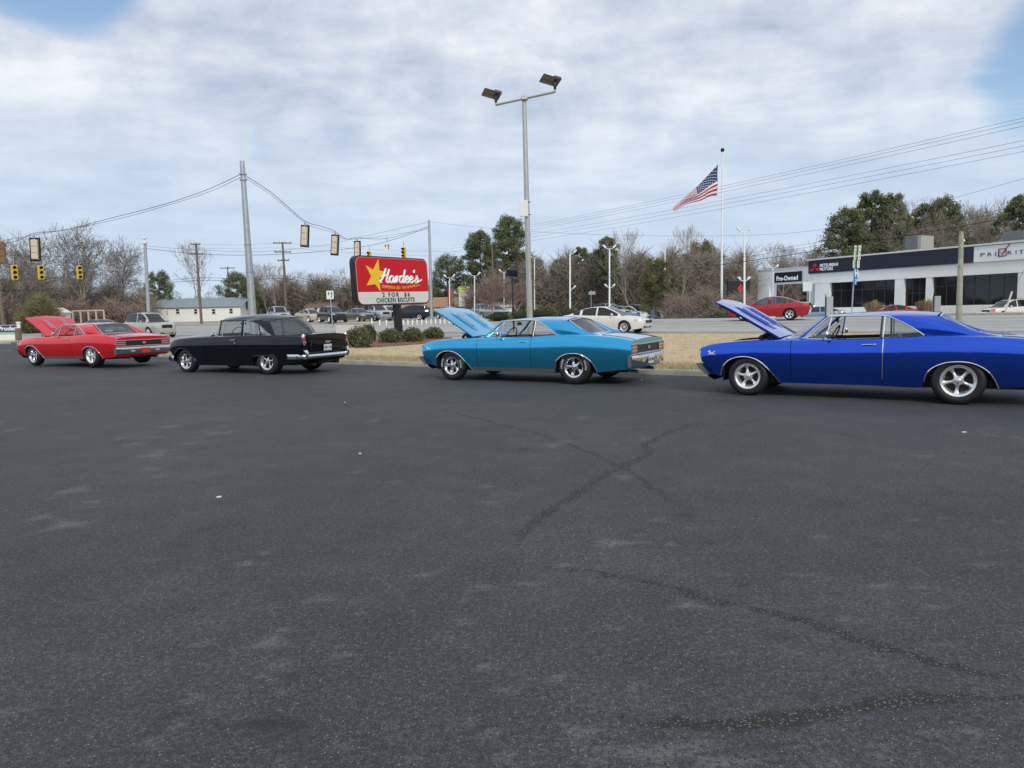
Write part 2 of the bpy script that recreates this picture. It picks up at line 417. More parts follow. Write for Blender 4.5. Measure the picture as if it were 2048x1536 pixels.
def sheet(name, rows, mat, dz=0., kind='structure', parent=None, smooth=True):
    Vv = np.array([[(*p[:2], H(p[0], p[1])+dz) for p in r] for r in rows], np.float32)
    n, m = Vv.shape[:2]; I = np.arange(n*m).reshape(n, m)
    F = np.stack([I[:-1, :-1], I[:-1, 1:], I[1:, 1:], I[1:, :-1]], -1).reshape(-1, 4)
    return fast(name, Vv.reshape(-1, 3), F, mat, parent, smooth=smooth, kind=kind)
def strect(s0, s1, t0, t1, ds, dt): 
    return [[st(s, t) for t in np.linspace(t0, t1, max(2, int(abs(t1-t0)/dt)+1))] for s in np.linspace(s0, s1, max(2, int(abs(s1-s0)/ds)+1))]
CURB_S = 14.7
# lot asphalt: a finely meshed patch where the cracks are, plain patches round it
def seg_field(X_, Y_, pts):
    d = np.full(X_.shape, 1e9); a = np.zeros(X_.shape); L = 0
    for p, q in zip(pts, pts[1:]):
        vx, vy = q[0]-p[0], q[1]-p[1]; l2 = vx*vx+vy*vy+1e-12
        tt = np.clip(((X_-p[0])*vx+(Y_-p[1])*vy)/l2, 0, 1)
        dd = np.hypot(X_-p[0]-tt*vx, Y_-p[1]-tt*vy)
        a = np.where(dd < d, L+tt*math.sqrt(l2), a); d = np.minimum(d, dd); L += math.sqrt(l2)
    return d, a, L
s_ax = np.arange(-1.2, CURB_S+.001, .0395); s_ax[-1] = CURB_S; t_ax = np.arange(-15, 9.01, .042)
SS, TT = np.meshgrid(s_ax, t_ax, indexing='ij')
GXX = NS[0]*SS+TS[0]*TT; GYY = NS[1]*SS+TS[1]*TT
crk = np.zeros(SS.shape); lig = np.zeros(SS.shape); drk = np.zeros(SS.shape)
rw = np.random.RandomState(3)
CRACKS = [
 ([(1033,1091),(1056,1056),(1087,1031),(1119,1009),(1173,974),(1228,943),(1291,912),(1298,897),(1290,890),(1349,861),(1419,842)], .045, 1.),
 ([(880,818),(959,838),(1072,867),(1150,894),(1236,931),(1259,947),(1314,982),(1361,1019)], .027, 1.1),
 ([(1427,869),(1466,853),(1540,832)], .05, .6), ([(1290,789),(1447,802),(1494,822)], .035, .7),
 ([(1124,1134),(1264,1156),(1376,1184),(1460,1206),(1572,1234),(1657,1257),(1741,1290),(1853,1319),(1937,1341),(2075,1365)], .030, .95),
 ([(1225,1431),(1376,1447),(1505,1447),(1629,1430),(1769,1405),(1909,1397),(2080,1393)], .034, 1.),
 ([(466,841),(622,820),(751,802),(901,779),(985,768)], .026, 1.), ([(549,784),(700,800),(880,818)], .018, .5)]
for pts, wd, k in CRACKS:
    P_ = [G(*p) for p in pts]; P_ = [(p.x, p.y) for p in bez([(p.x, p.y, 0) for p in P_], 8)]
    P_ = [(x+rw.normal(0, .018), y+rw.normal(0, .018)) for x, y in P_]
    d, a, L = seg_field(GXX, GYY, P_)
    wv = wd*(.85+.2*np.sin(a*9.1)+.2*np.sin(a*23+1))*np.clip(a/.35, .25, 1)*np.clip((L-a)/.4, .2, 1)
    crk = np.maximum(crk, k*np.clip(1.25-d/np.maximum(wv, .012)*.62, 0, 1))
def blob(arr, u, v, wpx, hpx, k):
    c = G(u, v); a = G(u-wpx/2, v); b = G(u, v-hpx/2); e = G(u, v+hpx/2)
    rx = max(.03, abs(c.x-a.x)); ry = max(.03, abs(b.y-e.y)/2)
    dx = (GXX-c.x)/rx; dy = (GYY-c.y)/ry
    rr = np.hypot(dx, dy)*(1+.3*np.sin(3*np.arctan2(dy, dx)+u)+.2*np.sin(7*np.arctan2(dy, dx)+v))
    np.maximum(arr, k*np.clip(1.2-rr, 0, 1), out=arr)
for q in [(1230,1086,80,14,.9),(1340,1090,20,8,.7),(1278,1070,30,6,.5),(130,1050,70,22,.8),(80,1035,34,14,.8),(150,980,60,16,.6),(190,1003,34,8,.7),(270,888,40,8,.6),(308,910,44,10,.8),(300,938,40,8,.5),
          (540,1285,60,22,.9),(415,1285,50,14,.6),(690,1310,40,14,.5),(490,1126,50,8,.7),(530,1105,40,8,.5),(305,1120,60,8,.5),(850,1150,40,12,.7),(1376,1210,60,18,.8),(1760,1172,90,8,.8),(1690,1240,50,8,.6),(1870,1212,60,10,.6),
          (1160,1465,70,40,.6),(1020,1380,60,20,.5),(560,1330,60,22,.6),(1310,1505,200,40,.7),(1430,1525,140,30,.8),(1880,1465,50,14,.6),(1130,1130,30,10,.9),(960,1175,60,20,.5),(1050,1168,80,8,.5),(640,1200,80,10,.6),(1600,1150,60,8,.5),(1900,1290,60,10,.5)]: blob(lig, *q)
for q in [(160,1292,28,14,1),(580,1350,70,22,.8),(530,1447,110,24,1.1),(590,1449,50,18,1),(350,1430,40,26,.8),(306,1462,30,12,.9),(350,1500,40,20,.6),(345,1180,30,8,.7),(318,1180,24,6,.7),(175,1200,30,8,.8),(355,1092,24,6,.7),
          (610,1050,16,6,.9),(1366,1030,40,8,1),(1420,1086,30,8,.8),(1486,1170,36,10,1),(1608,1221,36,10,.9),(1560,1275,44,12,1),(1618,1394,46,14,1),(1710,1365,50,16,.6),(1380,1525,40,20,.8),(2030,1137,30,8,.8),(1690,870,30,5,.6),(830,1184,20,5,.7)]: blob(drk, *q)
for _ in range(200):
    blob(lig if rw.rand() < .6 else drk, rw.uniform(-60, 2100), 830+700*rw.rand()**1.3, rw.uniform(8, 46), rw.uniform(3, 10), rw.uniform(.25, .75))
ZZ = np.vectorize(H)(GXX[:, ::12], GYY[:, ::12]); Z_full = np.empty(SS.shape)
for i in range(SS.shape[0]): Z_full[i] = np.interp(t_ax, t_ax[::12], ZZ[i])
Vv = np.stack([GXX, GYY, Z_full], -1).reshape(-1, 3); n_, m_ = SS.shape; I = np.arange(n_*m_).reshape(n_, m_)
F_ = np.stack([I[:-1, :-1], I[:-1, 1:], I[1:, 1:], I[1:, :-1]], -1).reshape(-1, 4)
lot = fast('parking_lot', Vv, F_, LOT, smooth=True, kind='structure')
ca = lot.data.attributes.new('marks', 'FLOAT_COLOR', 'POINT')
ca.data.foreach_set('color', np.stack([crk, lig, drk, np.ones_like(crk)], -1).astype(np.float32).ravel())
t0_, t1_ = t_ax[0], t_ax[-1]
sheet('parking_lot', strect(-1.2, CURB_S, -36, t0_, 1.5, 1.5), LOT); sheet('parking_lot', strect(-1.2, CURB_S, t1_, 60, 1.5, 3), LOT)
sheet('parking_lot', strect(-60, -1.2, -36, 60, 4, 4), LOT)
sheet('parking_lot', strect(-60, 19.5, -160, -36, 2, 3), LOT)
# road bed (under the islands too)
sheet('road', strect(CURB_S, 19.5, -36, 60, 1.2, 1.0), ROAD); sheet('road', strect(19.5, 54, -60, 60, 1.0, 1.0), ROAD)
sheet('road', strect(19.5, 50, -260, -60, 1.5, 4), ROAD, dz=.0); sheet('road', strect(19.5, 54, 60, 200, 2, 5), ROAD)

# grass island between lot and road, with a concrete kerb built of lengths
def tri_fill(name, poly, mat, dz, dens=.8, holes=None, **kw):
    """fill a polygon (list of (x,y)) with a regular mesh that follows the ground"""
    import bmesh
    bm = bmesh.new(); vs = [bm.verts.new((x, y, 0)) for x, y in poly]
    bm.faces.new(vs); xs = [p[0] for p in poly]; ys = [p[1] for p in poly]
    for ax, lo, hi in ((0, min(xs), max(xs)), (1, min(ys), max(ys))):
        c = lo+dens
        while c < hi:
            no = (1, 0, 0) if ax == 0 else (0, 1, 0)
            bmesh.ops.bisect_plane(bm, geom=bm.verts[:]+bm.edges[:]+bm.faces[:], plane_co=tuple(c*q for q in no), plane_no=no); c += dens
    for v in bm.verts: v.co.z = H(v.co.x, v.co.y)+dz
    bmesh.ops.triangulate(bm, faces=bm.faces[:])
    bmesh.ops.recalc_face_normals(bm, faces=bm.faces[:])
    if bm.faces and sum(f.normal.z for f in bm.faces) < 0: bmesh.ops.reverse_faces(bm, faces=bm.faces[:])
    me = bpy.data.meshes.new(name); bm.to_mesh(me); bm.free(); me.materials.append(mat); me.shade_smooth()
    return link(name, me, **kw)
def offset_in(poly, d):        # shrink a polygon
    n = len(poly); out = []
    A = sum(poly[i][0]*poly[(i+1) % n][1]-poly[(i+1) % n][0]*poly[i][1] for i in range(n)); sg = 1 if A > 0 else -1
    for i in range(n):
        a, b, c = (Vector(poly[(i+k-1) % n][:2]) for k in range(3))
        n1 = Vector((-(b-a).y, (b-a).x)).normalized()*sg; n2 = Vector((-(c-b).y, (c-b).x)).normalized()*sg
        m = (n1+n2); m = m/max(.5, m.length_squared)*2 if m.length > 1e-6 else n1
        out.append(tuple(b+m*d))
    return out
isl_st = [(CURB_S, 58), (CURB_S, -26)] + [(15.0, -30), (15.4, -33), (16.2, -35.2), (17.6, -36), (19.2, -35.4), (21, -33.5), (24, -30), (28, -27), (31, -24), (33.1, -19)] + [(33.1, 58)]
isl = [st(*q) for q in isl_st]
def dens_poly(poly, step):
    out = []
    for a, b in zip(poly, poly[1:]+poly[:1]):
        L = math.dist(a, b); n = max(1, int(round(L/step)))
        out += [(a[0]+(b[0]-a[0])*k/n, a[1]+(b[1]-a[1])*k/n) for k in range(n)]
    return out
def kerb(name, poly, step, wid=.16, hgt=.125, rng=None):
    """one mesh object per cast length, joints between them"""
    root = link(name, None, kind='structure'); P_ = dens_poly(poly, step); Q_ = offset_in(P_, wid); n = len(P_)
    for i in range(n):
        j = (i+1) % n
        if rng and not rng(P_[i]): continue
        m = MB(); a, b, c, d = (Vector((*p, 0)) for p in (P_[i], P_[j], Q_[j], Q_[i]))
        g = .006; ab = (b-a).normalized()*g; a = a+ab; d = d+ab; b = b-ab; c = c-ab; rows = []
        jit = random.uniform(-.006, .006)
        for k in range(4):
            u = k/3; o = a.lerp(b, u); q = d.lerp(c, u); z = H(o.x, o.y)
            pr = [(0, -.1), (.02, hgt*.75), (.035, hgt*.93), (.06, hgt), (1, hgt+.003), (1, 0)]
            rows.append([(o.x+(q.x-o.x)*(f if f > .1 else f/wid), o.y+(q.y-o.y)*(f if f > .1 else f/wid), z+h+jit) for f, h in pr])
        m.grid(rows); m.add(rows[0], [tuple(range(6))]); m.add(rows[-1], [tuple(range(6))[::-1]])
        m.build('kerb_stone', CONC, root, 40)
    return root
kerb('kerb', isl, 3.0, rng=lambda p: p[1] > 4)
tri_fill('grass_island', offset_in(dens_poly(isl, 3.0), .155), DRY, .115, kind='structure')

# far side land: edge traced along the far kerb
edge_px = [(-400, 668), (-150, 660), (35, 655), (130, 652.5), (300, 651), (430, 650.5), (520, 649.5), (600, 647.5), (680, 648), (745, 649), (880, 645), (1000, 642.5), (1090, 640.5), (1250, 637), (1400, 634), (1550, 632.5), (1700, 632), (1870, 631), (2048, 629.5), (2300, 627), (2700, 623)]
edge = [G(*p) for p in edge_px]
def far_off(p, d):
    # outwards, away from the road
    return (p[0]+NS[0]*d*.6+(p[0]/max(1, math.hypot(p[0], p[1])))*d*.4, p[1]+NS[1]*d*.6+(p[1]/max(1, math.hypot(p[0], p[1])))*d*.4)
fe = resamp([(p.x, p.y, 0) for p in edge], 120)
def far_rows(ds): return [[far_off(p, d) for p in fe] for d in ds]
def farsheet(name, ds, mat, dz, **kw): return sheet(name, far_rows(ds), mat, dz, **kw)
kr = MB(); prof = [(-.02, -.05), (0, .10), (.03, .125), (.16, .13), (.17, .05)]
kr.grid([[(*far_off(p, d), H(p.x, p.y)+z) for d, z in prof] for p in fe])
kr.build('far_kerb', CONC, None, 40, kind='structure')
farsheet('verge', [.15, 1, 2, 3.2, 4.5, 6], DRY, .115)
farsheet('far_lot', [6, 7.5, 9, 11, 13, 16, 20, 25, 32, 45], FARLOT, .10)
farsheet('terrain', [45, 60, 80, 110, 150, 220, 400, 900, 3000], EARTH, .09)
# near land behind the camera and to the sides, so that nothing ends in the air
sheet('terrain', [[(x, y) for x in np.linspace(-900, 900, 40)] for y in (-2500, -800, -200, -60, 0, 40)], EARTH, -.35)
sheet('terrain', strect(-60, 60, 60, 900, 20, 60), EARTH, -.05); sheet('terrain', strect(-60, 60, -1200, -160, 10, 80), EARTH, -.12)

# left corner lawn with its kerb
lk = [G(-260, 688), G(-60, 688.5), G(22, 688), G(38, 686), G(40, 683), G(30, 679), G(-60, 677), G(-260, 676)]
lkp = [(p.x, p.y) for p in lk]
kerb('corner_kerb', lkp, 3.0); tri_fill('corner_lawn', offset_in(dens_poly(lkp, 3.0), .155), DRY, .115, kind='structure')

# painted lines
def line_px(name, pts, wid, label=None, dz=.012):
    P_ = [G(*p) for p in pts]; P_ = resamp(P_, max(3, int((P_[-1]-P_[0]).length/1.0))); m = MB(); rows = []
    for i, p in enumerate(P_):
        d = (P_[min(i+1, len(P_)-1)]-P_[max(i-1, 0)]); d.z = 0; d.normalize(); n = Vector((-d.y, d.x, 0))*wid/2
        rows.append([(*(p-n)[:2], H((p-n).x, (p-n).y)+dz), (*(p+n)[:2], H((p+n).x, (p+n).y)+dz)])
    m.grid(rows); return m.build(name, LINE, None, 0, kind='structure')
line_px('road_line', [(790, 657.5), (850, 650.5), (905, 646), (960, 643.8)], .22)
line_px('road_line', [(878, 665), (915, 658.5)], .2)
line_px('road_line', [(1285, 641.5), (1364, 638.2), (1420, 637)], .18)
line_px('road_line', [(-80, 705), (0, 702.5), (26, 701.5)], .14)
line_px('road_line', [(1440, 656), (2100, 655)], .12)
line_px('road_line', [(560, 657), (700, 654)], .12)

# grass blades on the island (uncountable)
def blades(name, n, where, hmin, hmax, mat, wid=.006, z0=.115, seed=1):
    r = np.random.RandomState(seed); P_ = where(r, n); n = len(P_)
    z = np.array([H(x, y) for x, y in P_])+z0; hh = r.uniform(hmin, hmax, n); a = r.uniform(0, 2*math.pi, n)
    ln = r.uniform(.1, .9, n)*hh; la = r.uniform(0, 2*math.pi, n); w_ = wid*r.uniform(.6, 1.4, n)
    b = np.stack([P_[:, 0], P_[:, 1], z], -1); du = np.stack([np.cos(a)*w_, np.sin(a)*w_, 0*a], -1)
    tip = b+np.stack([np.cos(la)*ln, np.sin(la)*ln, hh], -1)
    Vv = np.stack([b-du, b+du, tip], 1).reshape(-1, 3); F = np.arange(3*n).reshape(-1, 3)
    return fast(name, Vv, F, mat, kind='stuff', label='short dormant winter grass on the island between parking lot and road', cat='grass')
def pip(poly, P_):
    x, y = P_[:, 0], P_[:, 1]; ins = np.zeros(len(P_), bool); n = len(poly)
    for i in range(n):
        x1, y1 = poly[i]; x2, y2 = poly[(i+1) % n]
        c = ((y1 > y) != (y2 > y)) & (x < (x2-x1)*(y-y1)/(y2-y1+1e-12)+x1); ins ^= c
    return ins
isl_in = offset_in(dens_poly(isl, 3.0), .20)
def on_isl(smin, smax, pw=1.):
    def f(r, n):
        s = smin+(smax-smin)*r.rand(n*2)**pw; t = r.uniform(-36, 13, n*2)
        P_ = np.stack([NS[0]*s+TS[0]*t, NS[1]*s+TS[1]*t], -1); P_ = P_[pip(isl_in, P_)]
        return P_[:n]
    return f
BLADE = pbr('dry_grass_blades', (.38, .30, .165), .9, col2=(.76, .63, .43), vscale=2.2, detail=9)
BLADE2 = pbr('greener_grass_blades', (.24, .21, .095), .9, col2=(.58, .48, .28), vscale=5, detail=9)
blades('lawn_grass', 150000, on_isl(14.9, 33, 1.3), .02, .06, BLADE, seed=2)
blades('kerbside_grass', 60000, on_isl(14.88, 16.3, 1.2), .04, .11, BLADE2, seed=3)
# dead leaves blown against the kerb
def on_kerb(r, n):
    s = CURB_S-r.rand(n)**2.2*.7; t = r.uniform(-36, 12, n); k = (np.sin(t*1.7)+np.sin(t*.61+2)) > -.3; s, t = s[k], t[k]
    return np.stack([NS[0]*s+TS[0]*t, NS[1]*s+TS[1]*t], -1)
o = blades('leaf_litter', 1500, on_kerb, .004, .02, pbr('dead_leaves', (.16, .10, .05), .9, col2=(.36, .26, .15), vscale=9), wid=.018, z0=.004, seed=8)
o['label'] = 'dead leaves and grit blown against the kerb of the parking lot'; o['category'] = 'leaf litter'
# mulch bed round the sign
mb_px = [(700, 693), (735, 689), (790, 681), (850, 680), (905, 681), (905, 689), (850, 693), (800, 697), (740, 701), (705, 699)]
mb_ = [G(*p) for p in mb_px]; mbp = [(p.x, p.y) for p in mb_]
tri_fill('mulch_bed', mbp, MULCH, .150, kind='structure')
def chips(r, n):
    P_ = np.stack([r.uniform(min(p[0] for p in mbp), max(p[0] for p in mbp), n*3), r.uniform(min(p[1] for p in mbp), max(p[1] for p in mbp), n*3)], -1)
    return P_[pip(mbp, P_)][:n]
o = blades('mulch_chips', 9000, chips, .01, .04, MULCH, wid=.022, z0=.15, seed=5)
o['label'] = 'reddish bark mulch chips spread under the sign bushes'; o['category'] = 'mulch'

# ------------------------------------------------------------------ vehicles
def sm(pts, w=.05):
    pts = sorted(pts); xs = [p[0] for p in pts]; ys = [p[1] for p in pts]
    def f(x):
        if w == 0: return float(np.interp(x, xs, ys))
        return float(np.mean([np.interp(x+w*k, xs, ys) for k in (-1, -.5, 0, .5, 1)]))
    return f
_wheel_cache = {}
def wheel_meshes(kind, R, wd, rim):
    key = (kind, R, wd, rim)
    if key in _wheel_cache: return _wheel_cache[key]
    # axis along y, outer face towards +y
    t = MB(); h = wd/2
    t.lathe([(rim-.012, h-.035), (rim+.004, h-.012), (rim+.018, h-.004), (rim+(R-rim)*.45, h+.006), (R-.035, h-.004), (R-.012, h-.022), (R, h-.05), (R+.001, h-.09),
             (R+.001, -h+.06), (R-.02, -h+.01), (rim+.01, -h), (rim-.02, -h+.03)], axis='y', seg=40)
    for g in (-.5, 0, .5): pass
    b = MB()
    b.lathe([(rim-.004, h-.010), (rim+.006, h-.004), (rim+.003, h+.003), (rim-.008, h+.002), (rim-.022, h-.006), (rim-.034, h-.020), (rim-.038, h-.06), (rim-.055, h-.085), (rim-.05, -h+.04), (rim, -h+.01)], axis='y', seg=40)
    if kind in ('torq', 'ss'):
        ns = 5; b.lathe([(0, h-.018), (.020, h-.018), (.030, h-.022), (.034, h-.036), (.062, h-.040), (.070, h-.052), (.072, h-.09), (.0, h-.09)], axis='y', seg=24)
        for k in range(ns):
            a = 2*math.pi*k/ns+math.pi/2; ca, sa = math.cos(a), math.sin(a); rows = []
            fl = .030 if kind == 'torq' else .036
            for q in np.linspace(0, 1, 7):
                r = .055+(rim-.036-.055)*q; yc = h-.046-.030*math.sin(q*math.pi*.5)+.034*q*q
                hw = (fl*(1-.45*math.sin(q*math.pi))+.010*q) if kind == 'torq' else fl*(.75+.35*q)
                ring = []
                for (du, dv) in ((-1, -.6), (-.75, .55), (0, 1.), (.75, .55), (1, -.6)):
                    u = hw*du; y_ = yc+.014*dv
                    ring.append((r*ca-u*sa, y_, r*sa+u*ca))
                rows.append(ring)
            b.grid(rows)
            a2 = a+math.pi/5; b.lathe([(.009, h-.03), (.009, h-.05)], c=(.048*math.cos(a2), 0, .048*math.sin(a2)), axis='y', seg=6)
    else:
        ns = {'multi': 10, 'five': 5, 'plain': 8}[kind]
        b.lathe([(0, h-.02), (.03, h-.02), (.038, h-.03), (.06, h-.04), (.06, h-.07)], axis='y', seg=16)
        for k in range(ns):
            a = 2*math.pi*k/ns+math.pi/2; ca, sa = math.cos(a), math.sin(a); rows = []
            for q in (0, .35, .7, 1):
                r = .04+(rim-.02-.04)*q; hw = (.030 if ns == 5 else .016)*(1+.5*q)
                rows.append([(r*ca-u*sa, h-.03-.012*math.sin(q*3.14)+w_, r*sa+u*ca) for u, w_ in ((-hw, -.015), (-hw*.7, .005), (hw*.7, .005), (hw, -.015))])
            b.grid(rows)
    d = MB(); d.lathe([(0, h-.10), (rim*.72, h-.10), (rim*.72, h-.115)], axis='y', seg=24)
    d.lathe([(rim*.72, h-.12), (rim-.04, h-.13)], axis='y', seg=20)
    out = []
    for mb, nm, mt in ((b, 'rim', None), (t, 'tyre', RUBBER), (d, 'brake_disc', pbr('brake_dark', (.03, .028, .026), .6, .5))):
        me = bpy.data.meshes.new(nm); me.from_pydata(mb.v, [], mb.f); me.shade_smooth(); me.set_sharp_from_angle(angle=R_(38))
        if mt: me.materials.append(mt)
        out.append(me)
    _wheel_cache[key] = out; return out
def add_wheel(root, kind, x, y, R, wd, rim, mat, steer=0, letters_=False, z=None):
    rimm, ty, di = wheel_meshes(kind, R, wd, rim)
    if not rimm.materials: rimm.materials.append(mat)
    wo_ = link('wheel', rimm, root); wo_.location = (x, y, R if z is None else z)
    wo_.rotation_euler = (0, random.uniform(0, 6.28) if kind != 'ss' else .3, (0 if y > 0 else math.pi)+steer)
    wo_.rotation_mode = 'YXZ'
    link('tyre', ty, wo_)
    link('brake_disc', di, wo_)
    if letters_:
        m = MB(); rr = rim+(R-rim)*.42; a = .2
        for word in ('BADIAL', 'TAOIAL'):
            for ch in word:
                for ry in (-.018, .018):
                    pass
                for k in range(3):
                    aa = a+k*.022; hh_ = .034 if k != 1 else .014
                    m.box((rr*math.cos(aa), wd/2+.004, rr*math.sin(aa)), (.0065 if k != 1 else .012, .003, hh_), M=Matrix.Rotation(-aa+math.pi/2, 3, 'Y'))
                a += .125
            a = a+2.0
        m.build('tyre_lettering', WHITE, wo_, 0)
    return wo_
def y_profile(cfg, x, z, zt):
    W = cfg['W'](x); zc = cfg['crease']
    if z <= zc: return W*np.interp(z, [zc-.24, zc], [cfg['low'], cfg['mid']])
    q = (z-zc)/max(.05, zt-zc)
    return W*np.interp(q, *cfg['prof'])
def stations(cfg, xa, xb):
    xs = set(np.round(np.linspace(xa, xb, max(3, int((xb-xa)/.055)+1)), 4))
    for a in cfg['archx']:
        if xa < a < xb: xs.add(round(a, 4))
    xs = sorted(xs); out = [xs[0]]
    for x in xs[1:]:
        if x-out[-1] > .008 or x == xs[-1]: out.append(x)
    return out
def skin_rows(cfg, sg, xa, xb, roll=True):
    rows = []
    for x in stations(cfg, xa, xb):
        zb, zt = cfg['zb'](x), cfg['zt'](x); zc = max(cfg['crease'], zb+.015); W = cfg['W'](x); r = []
        zs = list(np.linspace(zb, zc, 4)[:-1])+[zc+(zt-zc)*q for q in (0, .08, .18, .3, .42, .54, .66, .76, .85, .92, .97, 1)]
        pts = [(y_profile(cfg, x, zb, zt)-.03, zb+.004)]+[(y_profile(cfg, x, z, zt), z) for z in zs]
        if roll: pts += [(W*(cfg['top']-.018), zt+.008), (W*(cfg['top']-.05), zt+.014), (W*cfg['inn'], zt+.018)]
        for y, z in pts:
            xx = x
            if x > cfg['xf']-.5: xx += (cfg['nose'](z)-cfg['xf'])*((x-(cfg['xf']-.5))/.5)**1.5
            if x < cfg['xr']+.4: xx += (cfg['tail'](z)-cfg['xr'])*((cfg['xr']+.4-x)/.4)**1.5
            r.append((xx, sg*y, z))
        rows.append(r)
    return rows
def hood_part(root, cfg, mat, ang, scoops=True):
    o = MB(); yw = .715; n = 13; m_ = 12
    def hz_(u, y): return .022*(1-(y/yw)**2)-.045*(max(0, u-.8)/.5)**2
    def L(y): return 1.20+.09*(1-abs(y)/yw)
    ca, sa = math.cos(ang), math.sin(ang); x0, z0 = 2.46, cfg['zt'](2.46)+.045
    def T(u, y, z): return (x0+u*ca-z*sa, y, z0+u*sa+z*ca)
    top = [[T(L(y)*u, y, hz_(L(y)*u, y)) for y in np.linspace(-yw, yw, m_+1)] for u in np.linspace(0, 1, n)]
    bot = [[T(L(y)*u, y, hz_(L(y)*u, y)-.028) for y in np.linspace(-yw, yw, m_+1)] for u in np.linspace(0, 1, n)]
    o.grid(top); o.grid(bot); o.grid([top[0], bot[0]]); o.grid([top[-1], bot[-1]])
    o.grid([[r[0] for r in top], [r[0] for r in bot]]); o.grid([[r[-1] for r in top], [r[-1] for r in bot]])
    hd = o.build('hood', mat, root, 40)
    b = MB()
    for y in (-.6, -.3, 0, .3, .6): b.tube([T(u, y, hz_(u, y)-.045) for u in np.linspace(.05, 1.15, 8)], .022, 6)
    for u in (.06, .6, 1.12): b.tube([T(u, y, -.04) for y in np.linspace(-.68, .68, 7)], .025, 6)
    b.build('hood_brace', UNDER, hd)
    if scoops:
        for sy in (-1, 1):
            s = MB(); yc = .27*sy
            rows = []
            for u in np.linspace(.22, .98, 12):
                k = math.sin(math.pi*(u-.22)/.76)**.4
                rows.append([T(u, yc+dy, hz_(u, yc)+.004+.030*k*max(0, 1-abs(dy/.10)**3)) for dy in np.linspace(-.1, .1, 9)])
            s.grid(rows); s.build('hood_bulge', mat, hd)
            g = MB(); ring = [T(u, yc+dy, hz_(u, yc)+.037) for u, dy in ((.36, -.035), (.36, .035), (.86, .035), (.86, -.035), (.36, -.035))]
            g.tube(ring, .008, 6); g.build('scoop_trim', CHROME, hd)
            g = MB(); g.add([T(u, yc+dy, hz_(u, yc)+.0365) for u, dy in ((.36, -.033), (.36, .033), (.86, .033), (.86, -.033))], [(0, 1, 2, 3)])
            g.build('scoop_slot', pbr('slot_grey', (.12, .12, .12), .4, .6), hd)
    a = MB()
    for sy in (-1, 1):
        y = .66*sy; a.tube(bez([(x0+.36, y, z0-.13), (x0+.30, y, z0+.02), (x0+.20, y, z0+.09), T(.34, y, -.04)], 5), .016, 6)
        a.tube([(x0+.10, y, z0-.10), (x0+.16, y, z0+.03), T(.12, y, -.04)], .014, 6)
        a.tube([(x0+.36, y, z0-.12), (x0+.02, y, z0-.07)], .016, 6)
    a.build('hood_hinge', DARK, root)
    return T
def engine_bay(root, cfg):
    m = MB(); zt = cfg['zt'](2.9)
    for sy in (-1, 1): m.grid([[(x, sy*.70, cfg['zt'](x)+.01), (x, sy*.70, .35)] for x in np.linspace(2.35, 3.6, 8)])
    m.grid([[(2.38, y, .93), (2.38, y, .35)] for y in (-.7, 0, .7)]); m.box((3.0, 0, .38), (1.3, 1.4, .06))
    m.box((3.56, 0, .60), (.05, 1.36, .32)); m.box((3.0, 0, .56), (.68, .46, .26), bev=.04)
    for sy in (-1, 1): m.box((2.98, sy*.30, .66), (.6, .16, .10), bev=.03); m.tube([(2.7, sy*.40, .56), (3.25, sy*.42, .5)], .035)
    m.box((3.3, .58, .70), (.26, .17, .2), bev=.01); m.box((2.62, .5, .93), (.16, .14, .16), bev=.03); m.box((2.78, .35, .90), (.14, .2, .14), bev=.03); m.tube([(2.50, .62, .90), (2.62, .60, 1.0), (2.80, .55, .96), (2.9, .5, .86)], .02, 6); m.box((2.56, -.2, .93), (.12, .4, .14), bev=.03)
    m.build('engine_bay', pbr('engine_black', (.012, .012, .013), .5, var=.3, vscale=9), root)
    a = MB(); a.lathe([(0, .85), (.03, .85), (.03, .828), (.17, .825), (.178, .812), (.178, .755), (0, .75)], c=(2.98, 0, 0), seg=24); a.build('air_cleaner', CHROME, root)
def cap_rows(cfg, x_of, x, zlo, zhi, n=10, my=9):
    rows = []
    for z in np.linspace(zlo, zhi, n):
        yw = y_profile(cfg, x, z, cfg['zt'](x)); rows.append([(x_of(z), yw*q, z) for q in np.linspace(-1, 1, my)])
    return rows
